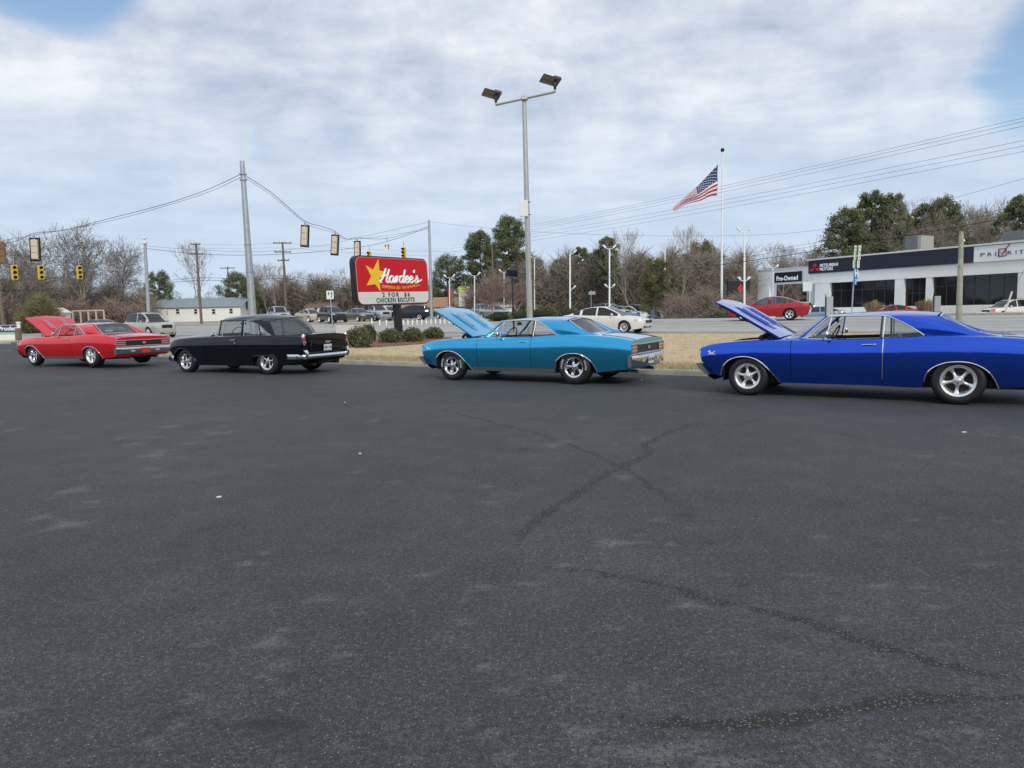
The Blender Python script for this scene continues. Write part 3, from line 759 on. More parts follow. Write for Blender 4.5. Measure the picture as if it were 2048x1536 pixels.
def tub_and_seats(root, x0, x1, yw, zb, seatmat, seatx, z_s, bench=True, wheel_x=1.72, wheel_z=.93, dash_x=1.98):
    m = MB(); a, b = x0, x1
    zf = .32
    m.grid([[(x, y, z) for (y, z) in ((yw, zb), (yw-.02, zf), (-yw+.02, zf), (-yw, zb))] for x in np.linspace(a, b, 6)])
    m.grid([[(a, y, z) for y in (-yw, yw)] for z in (zf, zb)]); m.grid([[(b, y, z) for y in (-yw, yw)] for z in (zf, zb)])
    m.build('cabin_lining', LEATHER, root)
    for k, sx in enumerate(seatx):
        s = MB(); s.box((sx+.24, 0, .48), (.52, yw*1.86, .2), bev=.06)
        for yy in ((-.36, .36) if bench != 'buckets' else (-.36, .36)):
            s.box((sx-.06, yy, z_s-.28), (.15, yw*.88, .60), bev=.055, M=Matrix.Rotation(-.18, 3, 'Y'))
        s.build('seat', seatmat, root)
    d = MB(); d.box((dash_x, 0, zb-.06), (.30, yw*1.9, .15), bev=.05); d.build('dashboard', DARK, root)
    w_ = MB(); c = Vector((wheel_x, .37, wheel_z)); u = Vector((0, 1, 0)); v = Vector((-.42, 0, .9)).normalized(); r = .195
    w_.tube([c+(u*math.cos(t)+v*math.sin(t))*r for t in np.linspace(0, 2*math.pi, 33)], .012, 6, cap=False)
    for t in (.1, math.pi-.1, -math.pi/2): w_.tube([c-Vector((-.0, 0, 0)), c+(u*math.cos(t)+v*math.sin(t))*r], .011, 5)
    w_.tube([c, c+Vector((.45, 0, -.22))], .022, 6); w_.build('steering_wheel', DARK, root)
def arch_trim(root, cfg, sg, pts, mat, r=.010):
    m = MB(); P_ = []
    for x, z in pts: P_.append((x, sg*(y_profile(cfg, x, z, cfg['zt'](x))+.002), z))
    m.tube(bez(P_, 4), r, 6); m.build('wheel_arch_trim', mat, root)
def wells(root, xs, yo, R):
    for x in xs:
        for sg in (-1, 1):
            m = MB(); rows = []
            for t in np.linspace(-.25, math.pi+.25, 15): rows.append([(x+R*math.cos(t), sg*yo, .33+R*math.sin(t)), (x+R*math.cos(t), sg*(yo-.36), .33+R*math.sin(t))])
            m.grid(rows)
            m.add([r[1] for r in rows], [tuple(range(len(rows)))]); m.build('wheel_well', UNDER, root)
F_ARCH = [(3.37, .285), (3.365, .33), (3.345, .41), (3.30, .50), (3.22, .575), (3.12, .62), (3.0, .64), (2.88, .63), (2.76, .59), (2.66, .52), (2.57, .42), (2.48, .31), (2.41, .226)]
R_ARCH = [(.425, .23), (.42, .32), (.40, .41), (.35, .49), (.26, .555), (.14, .60), (0, .613), (-.14, .60), (-.26, .55), (-.36, .47), (-.42, .38), (-.46, .29), (-.475, .245)]
def arch_fn(sill, arches):
    def f(x):
        z = sill(x)
        for A in arches:
            A = sorted(A)
            if A[0][0] <= x <= A[-1][0]: z = max(z, float(np.interp(x, [a[0] for a in A], [a[1] for a in A])))
        return z
    return f
PLATEW = pbr('plate_white', (.70, .72, .70), .5); PLATER = pbr('plate_red', (.55, .03, .02), .4); INK = pbr('ink_navy', (.03, .04, .12), .6)
def muscle_coupe(name, label, loc, rz, pm, opts, group):
    root = thing(name, label, 'car', loc, rz, group)
    cfg = dict(crease=.435, low=.895, mid=.968, top=.925, inn=.80, xf=3.72, xr=-1.185,
        W=sm([(-1.2, .905), (-.8, .93), (-.2, .955), (.4, .95), (1.0, .935), (2.0, .94), (3.0, .94), (3.5, .93), (3.72, .915)], .12),
        zt=sm([(-1.3, .83), (-1.185, .845), (-1.0, .885), (-.7, .925), (-.3, .955), (0, .963), (.45, .955), (.98, .925), (1.6, .908), (2.25, .898), (2.8, .893), (3.3, .856), (3.5, .832), (3.62, .806), (3.72, .765), (3.8, .74)], .055),
        prof=([0, .05, .2, .4, .55, .66, .78, .9, 1], [.972, .977, .987, .998, 1.001, .998, .982, .955, .925]),
        nose=sm([(.2, 3.53), (.34, 3.60), (.5, 3.665), (.78, 3.72), (.9, 3.70)], 0), tail=sm([(.2, -1.10), (.35, -1.155), (.6, -1.185), (.84, -1.20), (.9, -1.19)], 0))
    sill = sm([(-1.3, .33), (-.5, .25), (.4, .232), (2.4, .225), (3.36, .29), (3.55, .335), (3.8, .36)], .02)
    cfg['zb'] = arch_fn(sill, (F_ARCH, R_ARCH)); cfg['archx'] = [a[0] for a in F_ARCH+R_ARCH]
    for sg in (1, -1):
        for nm, xa, xb in (('rear_quarter', -1.185, .952), ('door', .960, 2.246), ('front_fender', 2.254, 3.72)):
            m = MB(); m.grid(skin_rows(cfg, sg, xa, xb))
            o = m.build(nm, pm, root, 42)
            if nm == 'door':
                h = MB(); z = .845; y = sg*(y_profile(cfg, 1.1, z, .92)+.022)
                h.tube([(1.24, y-.018*sg, z), (1.22, y, z), (1.10, y, z+.002), (1.08, y-.02*sg, z)], .0085, 8); h.lathe([(0, .012), (.018, .010), (.018, -.01)], c=(1.06, y-.012*sg, z-.002), axis='y', seg=12)
                h.lathe([(0, .010*sg), (.016, .006*sg), (.017, -.01*sg)], c=(1.07, y-.016*sg, z-.052), axis='y', seg=12)
                h.build('door_handle', CHROME, o)
                if sg == 1 or opts.get('mirrors2'):
                    h = MB(); h.tube([(1.80, sg*.84, .925), (1.78, sg*.90, .95), (1.73, sg*.93, .985)], .011, 6)
                    h.lathe([(0, -.035), (.03, -.03), (.055, 0), (.056, .012), (.05, .016), (0, .014)], c=(1.72, sg*.93, 1.0), axis='x', seg=18); h.build('wing_mirror', CHROME, o)
        arch_trim(root, cfg, sg, F_ARCH[1:], CHROME if not opts.get('plain_arch') else pm, .0105); arch_trim(root, cfg, sg, R_ARCH[1:], CHROME, .0105)
        if opts.get('rocker'):
            m = MB(); m.grid([[(x, sg*(y_profile(cfg, x, z, .9)+.006), z) for z in (.225, .245, .275, .30)] for x in np.linspace(.43, 2.40, 14)]); m.build('rocker_trim', CHROME, root)
        # emblem: crossed flags over a V
        e = MB(); yy = sg*(y_profile(cfg, 3.5, .70, .84)+.004)
        e.add([(3.575, yy, .722), (3.535, yy, .735), (3.500, yy, .69), (3.515, yy, .685)], [(0, 1, 2, 3)]); e.add([(3.435, yy, .735), (3.475, yy, .718), (3.505, yy, .688), (3.49, yy, .685)], [(0, 1, 2, 3)])
        e.box((3.505, yy, .676), (.12, .004, .010)); e.build('fender_emblem', WHITE, root, 0)
        h = MB(); h.add([(3.722, sg*.895, .77), (3.735, sg*.86, .775), (3.675, sg*.87, .515), (3.66, sg*.905, .51)], [(0, 1, 2, 3)]); h.tube([(3.722, sg*.893, .775), (3.665, sg*.905, .515)], .010, 6); h.build('headlamp_surround', CHROME, root)
        l = MB()
        for dy in (.66, .80): l.lathe([(0, .0), (.06, -.01), (.07, -.03)], c=(3.695, sg*dy, .645), axis='x', seg=16)
        l.build('headlight', CLEARLENS, root)
        # tail lamp
        t = MB(); t.box((-1.192, sg*.755, .695), (.03, .275, .175), bev=.01); tl = t.build('taillight', REDLENS, root)
        c = MB()
        for z in (.60, .665, .725, .79): c.box((-1.200, sg*.762, z), (.03, .30, .011), bev=.004)
        for y in (.612, .905): c.box((-1.200, sg*y, .695), (.03, .011, .20), bev=.004)
        c.build('taillight_trim', CHROME, tl)
    # upper surfaces
    m = MB(); inn = cfg['inn']
    m.grid([[(x, cfg['W'](x)*inn*q, cfg['zt'](x)+.018+.030*(1-q*q)) for q in np.linspace(-1, 1, 15)] for x in np.linspace(-1.20, .45, 26)])
    d = m.build('trunk_lid', pm, root, 45)
    s = MB()
    for q in (-.9, .9): s.tube([(x, cfg['W'](x)*inn*q, cfg['zt'](x)+.020+.030*(1-q*q)) for x in np.linspace(-1.18, -.50, 10)], .0035, 4)
    s.tube([(-.50, .93*inn*q, cfg['zt'](-.5)+.020+.030*(1-q*q)) for q in np.linspace(-.9, .9, 10)], .0035, 4); s.build('trunk_gap', DARK, d)
    m = MB()
    for sg in (1, -1): m.grid([[(x, sg*cfg['W'](x)*inn, cfg['zt'](x)+.018), (x, sg*.71, cfg['zt'](x)+.020)] for x in np.linspace(2.3, 3.70, 14)])
    m.grid([[(x, y, z) for y in np.linspace(-.80, .80, 9)] for x, z in ((3.60, .80), (3.68, .79), (3.715, .765), (3.70, .735))])
    m.grid([[(x, y*(.985 if x > 2.4 else 1), cfg['zt'](2.3)+.020+.03*(1-(y/.76)**2)) for y in np.linspace(-.755, .755, 11)] for x in (2.05, 2.2, 2.36, 2.45)])
    m.build('cowl', pm, root, 45)
    # rear face
    m = MB(); cr = cap_rows(cfg, lambda z: cfg['tail'](z)+.004, -1.185, .30, .845, 10, 9); cr.append([(-1.20, .905*inn*q, cfg['zt'](-1.2)+.019+.030*(1-q*q)) for q in np.linspace(-1, 1, 9)]); m.grid(cr); m.build('rear_panel', pm, root, 45)
    g = MB(); g.box((-1.196, 0, .695), (.012, 1.20, .145)); g.build('rear_grille', DARK, root)
    c = MB()
    for z, tck in ((.782, .012), (.605, .014), (.575, .008)): c.box((-1.205, 0, z), (.018, 1.22 if z > .59 else 1.8, tck), bev=.003)
    c.build('rear_trim', CHROME, root)
    c = MB(); c.box((-1.212, 0, .70), (.012, .10, .055), bev=.004); c.build('emblem', CHROME, root)
    def bumper_rows(xo, ys, prof): return [[(xo+dx+.035*max(0, (abs(y)-.72)/.21)**1.6*(1 if xo < 0 else -1), y, z) for dx, z in prof] for y in ys]
    b = MB(); b.grid(bumper_rows(-1.215, list(np.linspace(-.93, .93, 21)), [(.05, .585), (-.005, .580), (-.030, .560), (-.035, .53), (-.025, .47), (-.010, .40), (.02, .365), (.06, .36)]))
    for sg in (1, -1): b.grid([[(x, sg*(.932 if x < -1.0 else .925), z) for z in (.362, .42, .50, .578)] for x in (-1.20, -1.16, -1.125)])
    b.build('rear_bumper', CHROME, root, 50)
    pl = MB(); pl.box((-1.262, opts.get('plate_y', 0), .465), (.006, .30, .155)); po = pl.build('licence_plate', opts.get('plate', PLATEW), root, 0)
    if opts.get('plate', PLATEW) is PLATEW: letters('GR 1967', .085, INK, po, frame((-1.2665, opts.get('plate_y', 0), .46), (0, -1, 0)))
    for y in (-.42, .42): b = MB(); b.box((-1.256, y, .46), (.008, .13, .045), bev=.01); b.build('reversing_lamp', CLEARLENS, root)
    # front face
    m = MB(); m.grid([[(x, y, z) for y in np.linspace(-.87, .87, 9)] for x, z in ((3.70, .76), (3.655, .72), (3.62, .56), (3.62, .40), (3.58, .30), (3.48, .24))]); m.build('front_panel', DARK, root)
    g = MB()
    for z in np.linspace(.56, .74, 7): g.box((3.66, 0, z), (.02, 1.1, .008))
    g.build('grille', CHROME, root)
    b = MB(); pr = [(3.77, .512), (3.68, .515), (3.60, .42), (3.54, .335), (3.60, .33), (3.70, .42)]
    b.prism([(p[0], p[1]) for p in pr], -.948, .948, T=lambda x, y, z: (x, z, y)); fb = b.build('front_bumper', CHROME, root, 0); k_ = MB(); k_.grid([[(x_-.006, y_, z_) for y_ in (-.95, .95)] for x_, z_ in ((3.682, .519), (3.60, .422), (3.536, .333), (3.60, .325))]); k_.build('bumper_glare_cover', UNDER, fb, 0)  # dark cover added behind the bumper to stop sun glow on the fender
    # greenhouse
    belt = lambda x: cfg['zt'](x)+.018
    E = [(1.755, .650, 1.262), (1.4, .685, 1.270), (1.0, .688, 1.262), (.7, .676, 1.265), (.30, .625, 1.256)]
    zc = sm([(1.80, 1.292), (1.4, 1.322), (1.0, 1.334), (.6, 1.330), (.30, 1.300), (.2, 1.285)], .06)
    Ex = [Vector((p.x, p.y-.05, p.z)) for p in bez(E, 5)]; rows = []
    for p in Ex:
        xx = p.x; rows.append([(xx+(.07*(1-q*q) if xx > 1.7 else -.05*(1-q*q)*(1 if xx < .4 else 0)), p.y*q, zc(xx)-(zc(xx)-p.z)*abs(q)**(2.6+.9*max(0, min(1, (1.3-xx)/.5)))) for q in np.linspace(-1, 1, 25)])
    m = MB(); m.grid(rows); m.build('roof', pm, root, 50)
    for sg in (1, -1):
        S = lambda P_: [(p[0], (p[1]-.05*max(0, min(1, (p[2]-.96)/.3)))*sg, p[2]) for p in P_]
        front = bez([(.40, .752, belt(.4)-.004), (.60, .748, 1.095), (.80, .722, 1.200), (1.0, .688, 1.262)], 5)
        inner = bez([(-.46, .695, belt(-.46)+.006), (-.30, .700, .998), (-.14, .695, 1.050), (.01, .680, 1.122), (.15, .655, 1.195), (.30, .625, 1.256)], 5)
        beltc = bez([(.40, .752, belt(.4)-.004), (.1, .758, belt(.1)-.004), (-.20, .754, belt(-.2)-.003), (-.46, .695, belt(-.46)+.006)], 5)
        topc = bez([(1.0, .688, 1.262), (.7, .676, 1.265), (.30, .625, 1.256)], 6)
        m = MB(); m.grid(coons(S(beltc), S(topc), S(front), S(inner), 14, 12, bulge=(0, .022*sg, .010)))
        gls = bez([(-.46, .66, belt(-.46)), (-.17, .59, .975), (.05, .585, 1.075), (.27, .575, 1.245)], 6); i_, g_ = resamp(S(inner), 14), resamp(S(gls), 14)
        m.grid([[i_[k], i_[k].lerp(g_[k], .25)+Vector((0, 0, -.002)), g_[k]] for k in range(14)]); m.build('roof_pillar', pm, root, 50)
        c = MB(); c.tube(S(bez([(2.10, .768, .925), (1.92, .728, 1.11), (1.765, .69, 1.25), (1.70, .695, 1.266), (1.4, .703, 1.272), (1.0, .697, 1.268), (.82, .725, 1.212), (.62, .752, 1.102), (.44, .768, .978)], 6)), .0105, 6)
        c.tube(S([(2.06, .772, .925), (1.76, .772, .927)]), .0085, 6); c.tube(S([(1.765, .772, .925), (1.705, .705, 1.248)]), .012, 6); c.tube(S([(2.05, .768, .935), (1.72, .706, 1.235)]), .007, 6)
        c.tube(S([(.975, .765, .945), (.965, .700, 1.262)]), .010, 6)
        c.build('window_trim', CHROME, root)
        a = MB(); a.tube(S([(2.16, .742, .92), (1.95, .705, 1.10), (1.775, .665, 1.262)]), .024, 8); a.build('windscreen_pillar', opts['pm2'], root)
        bk = MB(); bk.tube(S([(1.01, .745, .93), (1.0, .685, 1.262)]), .016, 6); bk.build('window_seal', DARK, root)
        g = MB(); g.add(S([(2.03, .766, .935), (1.77, .766, .935), (1.72, .703, 1.23)]), [(0, 1, 2)]); g.build('quarter_light', GLASS, root, 0)
        g = MB(); g.grid(coons(S([(.96, .757, .945), (.44, .757, .965)]), S([(.965, .698, 1.25), (.93, .698, 1.248)]), S([(.96, .757, .945), (.965, .698, 1.25)]), S([(.44, .757, .965), (.62, .742, 1.09), (.80, .713, 1.20), (.93, .698, 1.248)]), 8, 8))
        g.build('side_window', GLASS, root)
        if opts.get('door_glass'):
            g = MB(); g.grid([[(x0_, sg*.763, .93), (x1_, sg*.700, 1.25)] for x0_, x1_ in ((1.75, 1.70), (1.4, 1.35), (1.0, .99))]); g.build('side_window', GLASS, root)
    g = MB(); g.grid(coons([(2.11, -.735, .93), (2.33, -.45, .945), (2.42, 0, .955), (2.33, .45, .945), (2.11, .735, .93)] and bez([(2.11, -.735, .93), (2.33, -.45, .945), (2.42, 0, .955), (2.33, .45, .945), (2.11, .735, .93)], 5),
            bez([(1.77, -.605, 1.262), (1.81, -.33, 1.285), (1.83, 0, 1.293), (1.81, .33, 1.285), (1.77, .605, 1.262)], 5), [(2.11, -.735, .93), (1.77, -.605, 1.262)], [(2.11, .735, .93), (1.77, .605, 1.262)], 17, 8)); g.build('windshield', GLASS, root)
    bl = [(-.17, -.59, .975), (-.24, 0, .995), (-.17, .59, .975)]; tp = [(.27, -.53, 1.245), (.22, 0, 1.285), (.27, .53, 1.245)]
    g = MB(); g.grid(coons(bez(bl, 6), bez(tp, 6), [bl[0], tp[0]], [bl[2], tp[2]], 13, 8, bulge=(.01, 0, -.01))); g.build('rear_window', opts.get('rear_glass', TINTL), root)
    c = MB(); loop = bez(bl, 6)+[Vector(tp[2])]+bez(tp[::-1], 6)+[Vector(bl[0])]; c.tube([p+Vector((-.006, 0, .008)) for p in loop], .011, 6, cap=False); c.build('rear_window_trim', CHROME, root)
    if opts.get('hood', 1):
        T = hood_part(root, cfg, pm, R_(31)); engine_bay(root, cfg)
    tub_and_seats(root, -.30, 2.36, .742, .925, opts.get('seatmat', LEATHER), (1.0, .12), .95 if not opts.get('seat_low') else .9, wheel_x=1.72, wheel_z=.94)
    mr = MB(); mr.box((1.72, .0, 1.19), (.02, .19, .055), bev=.01); mr.tube([(1.72, 0, 1.21), (1.80, 0, 1.28)], .006, 5); mr.build('rear_view_mirror', DARK, root)
    u = MB(); u.box((1.2, 0, .29), (4.0, 1.55, .12)); u.box((1.4, 0, .22), (2.6, .5, .08), bev=.03)
    for y in (-.45, .45): u.tube([(2.3, y*.5, .22), (.6, y, .21), (-.6, y, .26), (-1.15, y, .25)], .032, 8)
    u.tube([(0, -.8, .33), (0, .8, .33)], .05, 8); u.lathe([(0, -.15), (.14, -.08), (.14, .08), (0, .15)], c=(0, 0, .33), axis='y', seg=12)
    u.tube([(2.92, -.8, .27), (2.92, .8, .27)], .035, 6); u.build('chassis', UNDER, root)
    e = MB()
    for y in (-.45, .45): e.tube([(-.95, y, .255), (-1.17, y, .245)], .033, 10)
    e.build('exhaust_tip', CHROME, root)
    wells(root, (0, 2.921), .86, .42)
    wk, rf, rr, rmf, rmr, let = opts['wheels']
    for sg in (1, -1):
        add_wheel(root, wk, 2.921, sg*.805, rf, .215, rmf, opts.get('rimmat', ALU), letters_=let and sg == 1)
        add_wheel(root, wk, 0, sg*.79, rr, .265, rmr, opts.get('rimmat', ALU), letters_=let and sg == 1)
    if opts.get('edge_guard'):
        c = MB(); c.tube([(.958, y_profile(cfg, .958, z, cfg['zt'](.958))+.004, z) for z in np.linspace(.33, cfg['zt'](.958), 12)], .0065, 5); c.build('door_edge_guard', CHROME, root)
    if opts.get('script'):
        yy = y_profile(cfg, -.8, .69, .9)+.006
        letters('Super Sport', .06, CHROME, root, frame((-.80, yy, .70), (-1, 0, 0)), name='quarter_script', shear=.3, ext=.002)
    # badge
    letters('SS', .075, CHROME, root, frame((-1.222, 0, .70), (0, -1, 0)), name='badge', bold=.002)
    return root

P_BLUE = paint('cobalt_blue_paint', (.005, .085, .66), .92, .20)
P_TURQ = paint('bright_blue_paint', (.03, .43, .76), .88, .22)
P_RED = paint('red_paint', (.72, .008, .014), .35, .22)
P_BLACK = paint('black_paint', (.0025, .003, .008), .0, .30, spec=0)
carz = lambda x, y: H(x, y)
muscle_coupe('vintage_coupe', 'cobalt blue vintage coupe with raised hood, nearest car at the right edge', (6.78, 10.78, carz(6.78, 10.78)), R_(146.7), P_BLUE,
    dict(pm2=paint('blue_pillar_paint', (.006, .06, .45), .3, .5), wheels=('torq', .322, .342, .205, .222, False), edge_guard=1, mirrors2=1), 'vintage cars parked along the kerb')
muscle_coupe('vintage_coupe', 'bright light blue vintage coupe with raised hood and white lettered tyres', (1.68, 14.79, carz(1.68, 14.79)), R_(149.7), P_TURQ,
    dict(pm2=paint('light_blue_pillar_paint', (.02, .25, .5), .3, .5), wheels=('ss', .325, .345, .195, .205, True), rocker=1, rimmat=CHROME, script=1, seatmat=LEATHER), 'vintage cars parked along the kerb')
muscle_coupe('vintage_coupe', 'red vintage coupe with raised red hood and red licence plate at the far left', (-12.29, 22.45, carz(-12.29, 22.45)+.045), R_(153.7), P_RED,
    dict(pm2=P_RED, wheels=('torq', .325, .342, .215, .222, False), rocker=1, rimmat=CHROME, plate=PLATER, rear_glass=TINTL, seatmat=LEATHER), 'vintage cars parked along the kerb')

TINTB = glass('smoky_rear_glass', (.16, .18, .21), .16)
def fifties_sedan(label, loc, rz, pm, group):
    root = thing('vintage_sedan', label, 'car', loc, rz, group)
    FA = [(3.42, .26), (3.41, .36), (3.38, .46), (3.31, .56), (3.20, .63), (3.08, .665), (2.95, .66), (2.83, .62), (2.73, .55), (2.64, .45), (2.56, .33), (2.52, .24)]
    RA = [(.50, .235), (.49, .42), (.46, .455), (.36, .482), (.2, .492), (.03, .49), (-.12, .475), (-.25, .44), (-.33, .38), (-.37, .25)]
    cfg = dict(crease=.34, low=.93, mid=.955, top=.93, inn=.82, xf=3.56, xr=-1.13,
        W=sm([(-1.2, .88), (-.8, .91), (0, .925), (1.0, .925), (2.2, .92), (3.0, .91), (3.4, .88), (3.56, .84)], .12),
        zt=sm([(-1.3, .955), (-1.13, .965), (-.8, .965), (-.3, .97), (.3, .975), (1.07, .975), (1.8, .965), (2.3, .955), (2.8, .938), (3.2, .91), (3.4, .882), (3.5, .85), (3.56, .81), (3.7, .72)], .06),
        prof=([0, .2, .45, .65, .74, .80, .9, 1], [.956, .972, .990, 1.0, 1.0, .982, .958, .93]),
        nose=sm([(.2, 3.38), (.4, 3.46), (.6, 3.54), (.8, 3.58)], 0), tail=sm([(.2, -.98), (.4, -1.06), (.7, -1.11), (.98, -1.15)], 0))
    sill = sm([(-1.3, .36), (-.6, .27), (.4, .225), (2.5, .215), (3.4, .26), (3.6, .32)], .02)
    cfg['zb'] = arch_fn(sill, (FA, RA)); cfg['archx'] = [a[0] for a in FA+RA]
    for sg in (1, -1):
        for nm, xa, xb in (('rear_quarter', -1.13, 1.016), ('door', 1.024, 2.146), ('front_fender', 2.154, 3.56)):
            m = MB(); m.grid(skin_rows(cfg, sg, xa, xb)); o = m.build(nm, pm, root, 42)
            if nm == 'door':
                h = MB(); y = sg*.915; h.tube([(1.22, y, .885), (1.10, y+.008*sg, .887), (1.08, y, .886)], .009, 6); h.lathe([(0, .012), (.02, .01), (.02, -.012)], c=(1.075, y, .886), axis='y', seg=10)
                h.lathe([(0, .010), (.014, .008), (.014, -.01)], c=(1.08, y+.006*sg, .81), axis='y', seg=10); h.build('door_handle', CHROME, o)
                h = MB(); h.tube([(1.93, sg*.80, .985), (1.90, sg*.86, 1.02)], .009, 6); h.lathe([(0, -.03), (.045, -.01), (.05, .01), (0, .012)], c=(1.88, sg*.87, 1.035), axis='x', seg=14); h.build('wing_mirror', CHROME, o)
        arch_trim(root, cfg, sg, FA[1:-1], pm, .014); arch_trim(root, cfg, sg, RA[1:-1], pm, .014)
        letters('Chevrolet', .05, CHROME, root, frame((3.22, sg*(y_profile(cfg, 3.2, .80, .885)+.012), .80), (-sg, 0, 0)), name='fender_script', shear=.3, ext=.002)
        # tail lamp on the fin end
        t = MB(); t.lathe([(0, .118), (.02, .112), (.038, .08), (.045, .03), (.046, -.03), (.046, -.06)], c=(-1.135, sg*.815, .885), seg=14); t.build('taillight', REDLENS, root)
        t = MB()
        t.lathe([(0, .14), (.026, .130), (.044, .09), (.0475, .055)], c=(-1.128, sg*.815, .885), seg=14)
        t.lathe([(.049, -.05), (.052, -.085), (.045, -.12), (.02, -.14), (0, -.14)], c=(-1.135, sg*.815, .885), seg=14); t.build('taillight_housing', CHROME, root)
        g = MB(); g.tube(bez([(-1.15, sg*.80, .42), (-1.20, sg*.80, .50), (-1.19, sg*.80, .58), (-1.13, sg*.80, .60)], 4), [.045]*13, 10); g.build('bumper_guard', CHROME, root)
    m = MB(); inn = cfg['inn']
    m.grid([[(x, cfg['W'](x)*inn*q, cfg['zt'](x)+.018+.045*(1-q*q)*(1 if x > -1.05 else .7)) for q in np.linspace(-1, 1, 15)] for x in np.linspace(-1.13, .3, 22)])
    for zr in [0]: 
        rows = [[(cfg['tail'](z)-.02*(1-q*q)-(.03 if z > .6 else .03*(z-.3)/.3), (y_profile(cfg, -1.13, z, .945)-.01)*q, z+(.045*(1-q*q)*.7+.018 if z > .93 else 0)) for q in np.linspace(-1, 1, 15)] for z in (.36, .45, .55, .65, .75, .85, .91, .945)]
    m.grid(rows); bd = m.build('trunk_lid', pm, root, 50)
    s = MB(); s.tube(bez([(-1.175, .62, .50), (-1.185, .62, .70), (-1.17, .56, .88), (-1.12, .50, .99), (-.72, .54, 1.005)], 5), .005, 4); s.tube(bez([(-1.175, -.62, .50), (-1.185, -.62, .70), (-1.17, -.56, .88), (-1.12, -.50, .99), (-.72, -.54, 1.005)], 5), .005, 4); s.build('trunk_gap', DARK, bd)
    em = MB(); em.prism([(-.11, .02), (.11, .02), (.09, -.005), (0, -.03), (-.09, -.005)], -1.205, -1.190, T=lambda x, y, z: (z, x, .80+y)); em.build('emblem', CHROME, root)
    em = MB(); em.prism([(-.07, .010), (.07, .010), (.05, -.004), (0, -.014), (-.05, -.004)], -1.210, -1.2055, T=lambda x, y, z: (z, x, .80+y)); em.build('emblem_inlay', pbr('emblem_red', (.5, .02, .02), .4), root)
    pl = MB(); pl.box((-1.195, 0, .66), (.006, .30, .155), M=Matrix.Rotation(-.06, 3, 'Y')); po = pl.build('licence_plate', PLATEW, root, 0)
    letters('URN 192', .085, INK, po, frame((-1.2, 0, .655), (0, -1, 0)))
    b = MB(); rows = []
    for y in np.linspace(-.94, .94, 25):
        a = abs(y); dx = .02*(a/.7)**2+(.50*((a-.78)/.16)**2 if a > .78 else 0)
        rows.append([(-1.205+dx+d_, y*(1 if a < .9 else .995), z+.0) for d_, z in ((.05, .52), (0, .52), (-.03, .49), (-.035, .455), (-.02, .42), (.02, .40), (.05, .40))])
    b.grid(rows)
    for sg in (1, -1): b.grid([[(x, sg*(.945+.006*math.sin(k)), z) for k, z in enumerate((.405, .43, .47, .51))] for x in (-.72, -.84, -.96, -.98)])
    b.build('rear_bumper', CHROME, root, 50)
    # front end and hood
    m = MB(); m.grid([[(x, y, z) for y in np.linspace(-.80, .80, 9)] for x, z in ((3.55, .79), (3.60, .72), (3.58, .60), (3.52, .45), (3.42, .32))])
    m.build('front_panel', pm, root, 50)
    g = MB(); g.box((3.60, 0, .62), (.03, .95, .16), bev=.03); g.build('grille', CHROME, root)
    m = MB(); rows = []
    for x in np.linspace(2.10, 3.58, 22):
        k = max(0, (x-3.32)/.26); rows.append([(x, .80*q*cfg['W'](x)/.92, cfg['zt'](x)+.018+(.075-.02*k)*(1-abs(q)**2.4)-.05*k*k) for q in np.linspace(-1, 1, 17)])
    m.grid(rows); m.build('hood', pm, root, 50)
    o = MB(); o.tube([(3.3, 0, .97), (3.42, 0, .985), (3.5, 0, .93)], [.012, .016, .006], 6); o.build('hood_ornament', CHROME, root)
    b = MB(); rows = []
    for y in np.linspace(-.93, .93, 23):
        a = abs(y); dx = -.35*((a-.78)/.15)**2 if a > .78 else 0
        rows.append([(3.66+dx+d_, y, z) for d_, z in ((-.05, .47), (0, .47), (.03, .43), (.03, .36), (0, .31), (-.05, .30))])
    b.grid(rows); b.build('front_bumper', CHROME, root, 50)
    for sg in (1, -1):
        l = MB(); l.lathe([(0, .02), (.07, .0), (.09, -.05), (.09, -.12)], c=(3.56, sg*.70, .68), axis='x', seg=18); l.build('headlight', CLEARLENS, root)
    # greenhouse
    bz = lambda x: cfg['zt'](x)+.016
    E = [(1.76, .655, 1.385), (1.5, .672, 1.40), (1.0, .675, 1.405), (.5, .668, 1.395), (.3, .655, 1.375), (.12, .635, 1.345)]
    zc = sm([(2.0, 1.46), (1.7, 1.50), (1.3, 1.53), (.9, 1.545), (.55, 1.53), (.3, 1.495), (.12, 1.445)], .04); rows = []
    for p in bez(E, 5):
        rows.append([(p.x+(.17*(1-q*q) if p.x > 1.7 else (.10*(1-q*q) if p.x > 1.6 else 0))-(.32*(1-q*q)*max(0, min(1, (.60-p.x)/.48))**1.4), p.y*q, zc(p.x)-(zc(p.x)-p.z)*abs(q)**2.3) for q in np.linspace(-1, 1, 17)])
    m = MB(); m.grid(rows); m.build('roof', pm, root, 50)
    for sg in (1, -1):
        S = lambda P_: [(p[0], p[1]*sg, p[2]) for p in P_]
        front = bez([(-.05, .758, bz(0)), (.14, .745, 1.10), (.30, .725, 1.21), (.45, .705, 1.29), (.66, .688, 1.345), (.85, .683, 1.37)], 4)
        inner = bez([(-.13, .725, bz(-.1)+.002), (-.06, .705, 1.12), (.02, .675, 1.24), (.12, .635, 1.345)], 4)
        m = MB(); m.grid(coons(S(bez([(-.05, .758, bz(0)), (-.09, .745, bz(-.1)), (-.13, .725, bz(-.1)+.002)], 5)), S(bez([(.85, .683, 1.37), (.5, .668, 1.39), (.3, .655, 1.373), (.12, .635, 1.345)], 5)), S(front), S(inner), 14, 12, bulge=(0, .008*sg, .0))); m.build('roof_pillar', pm, root, 70)
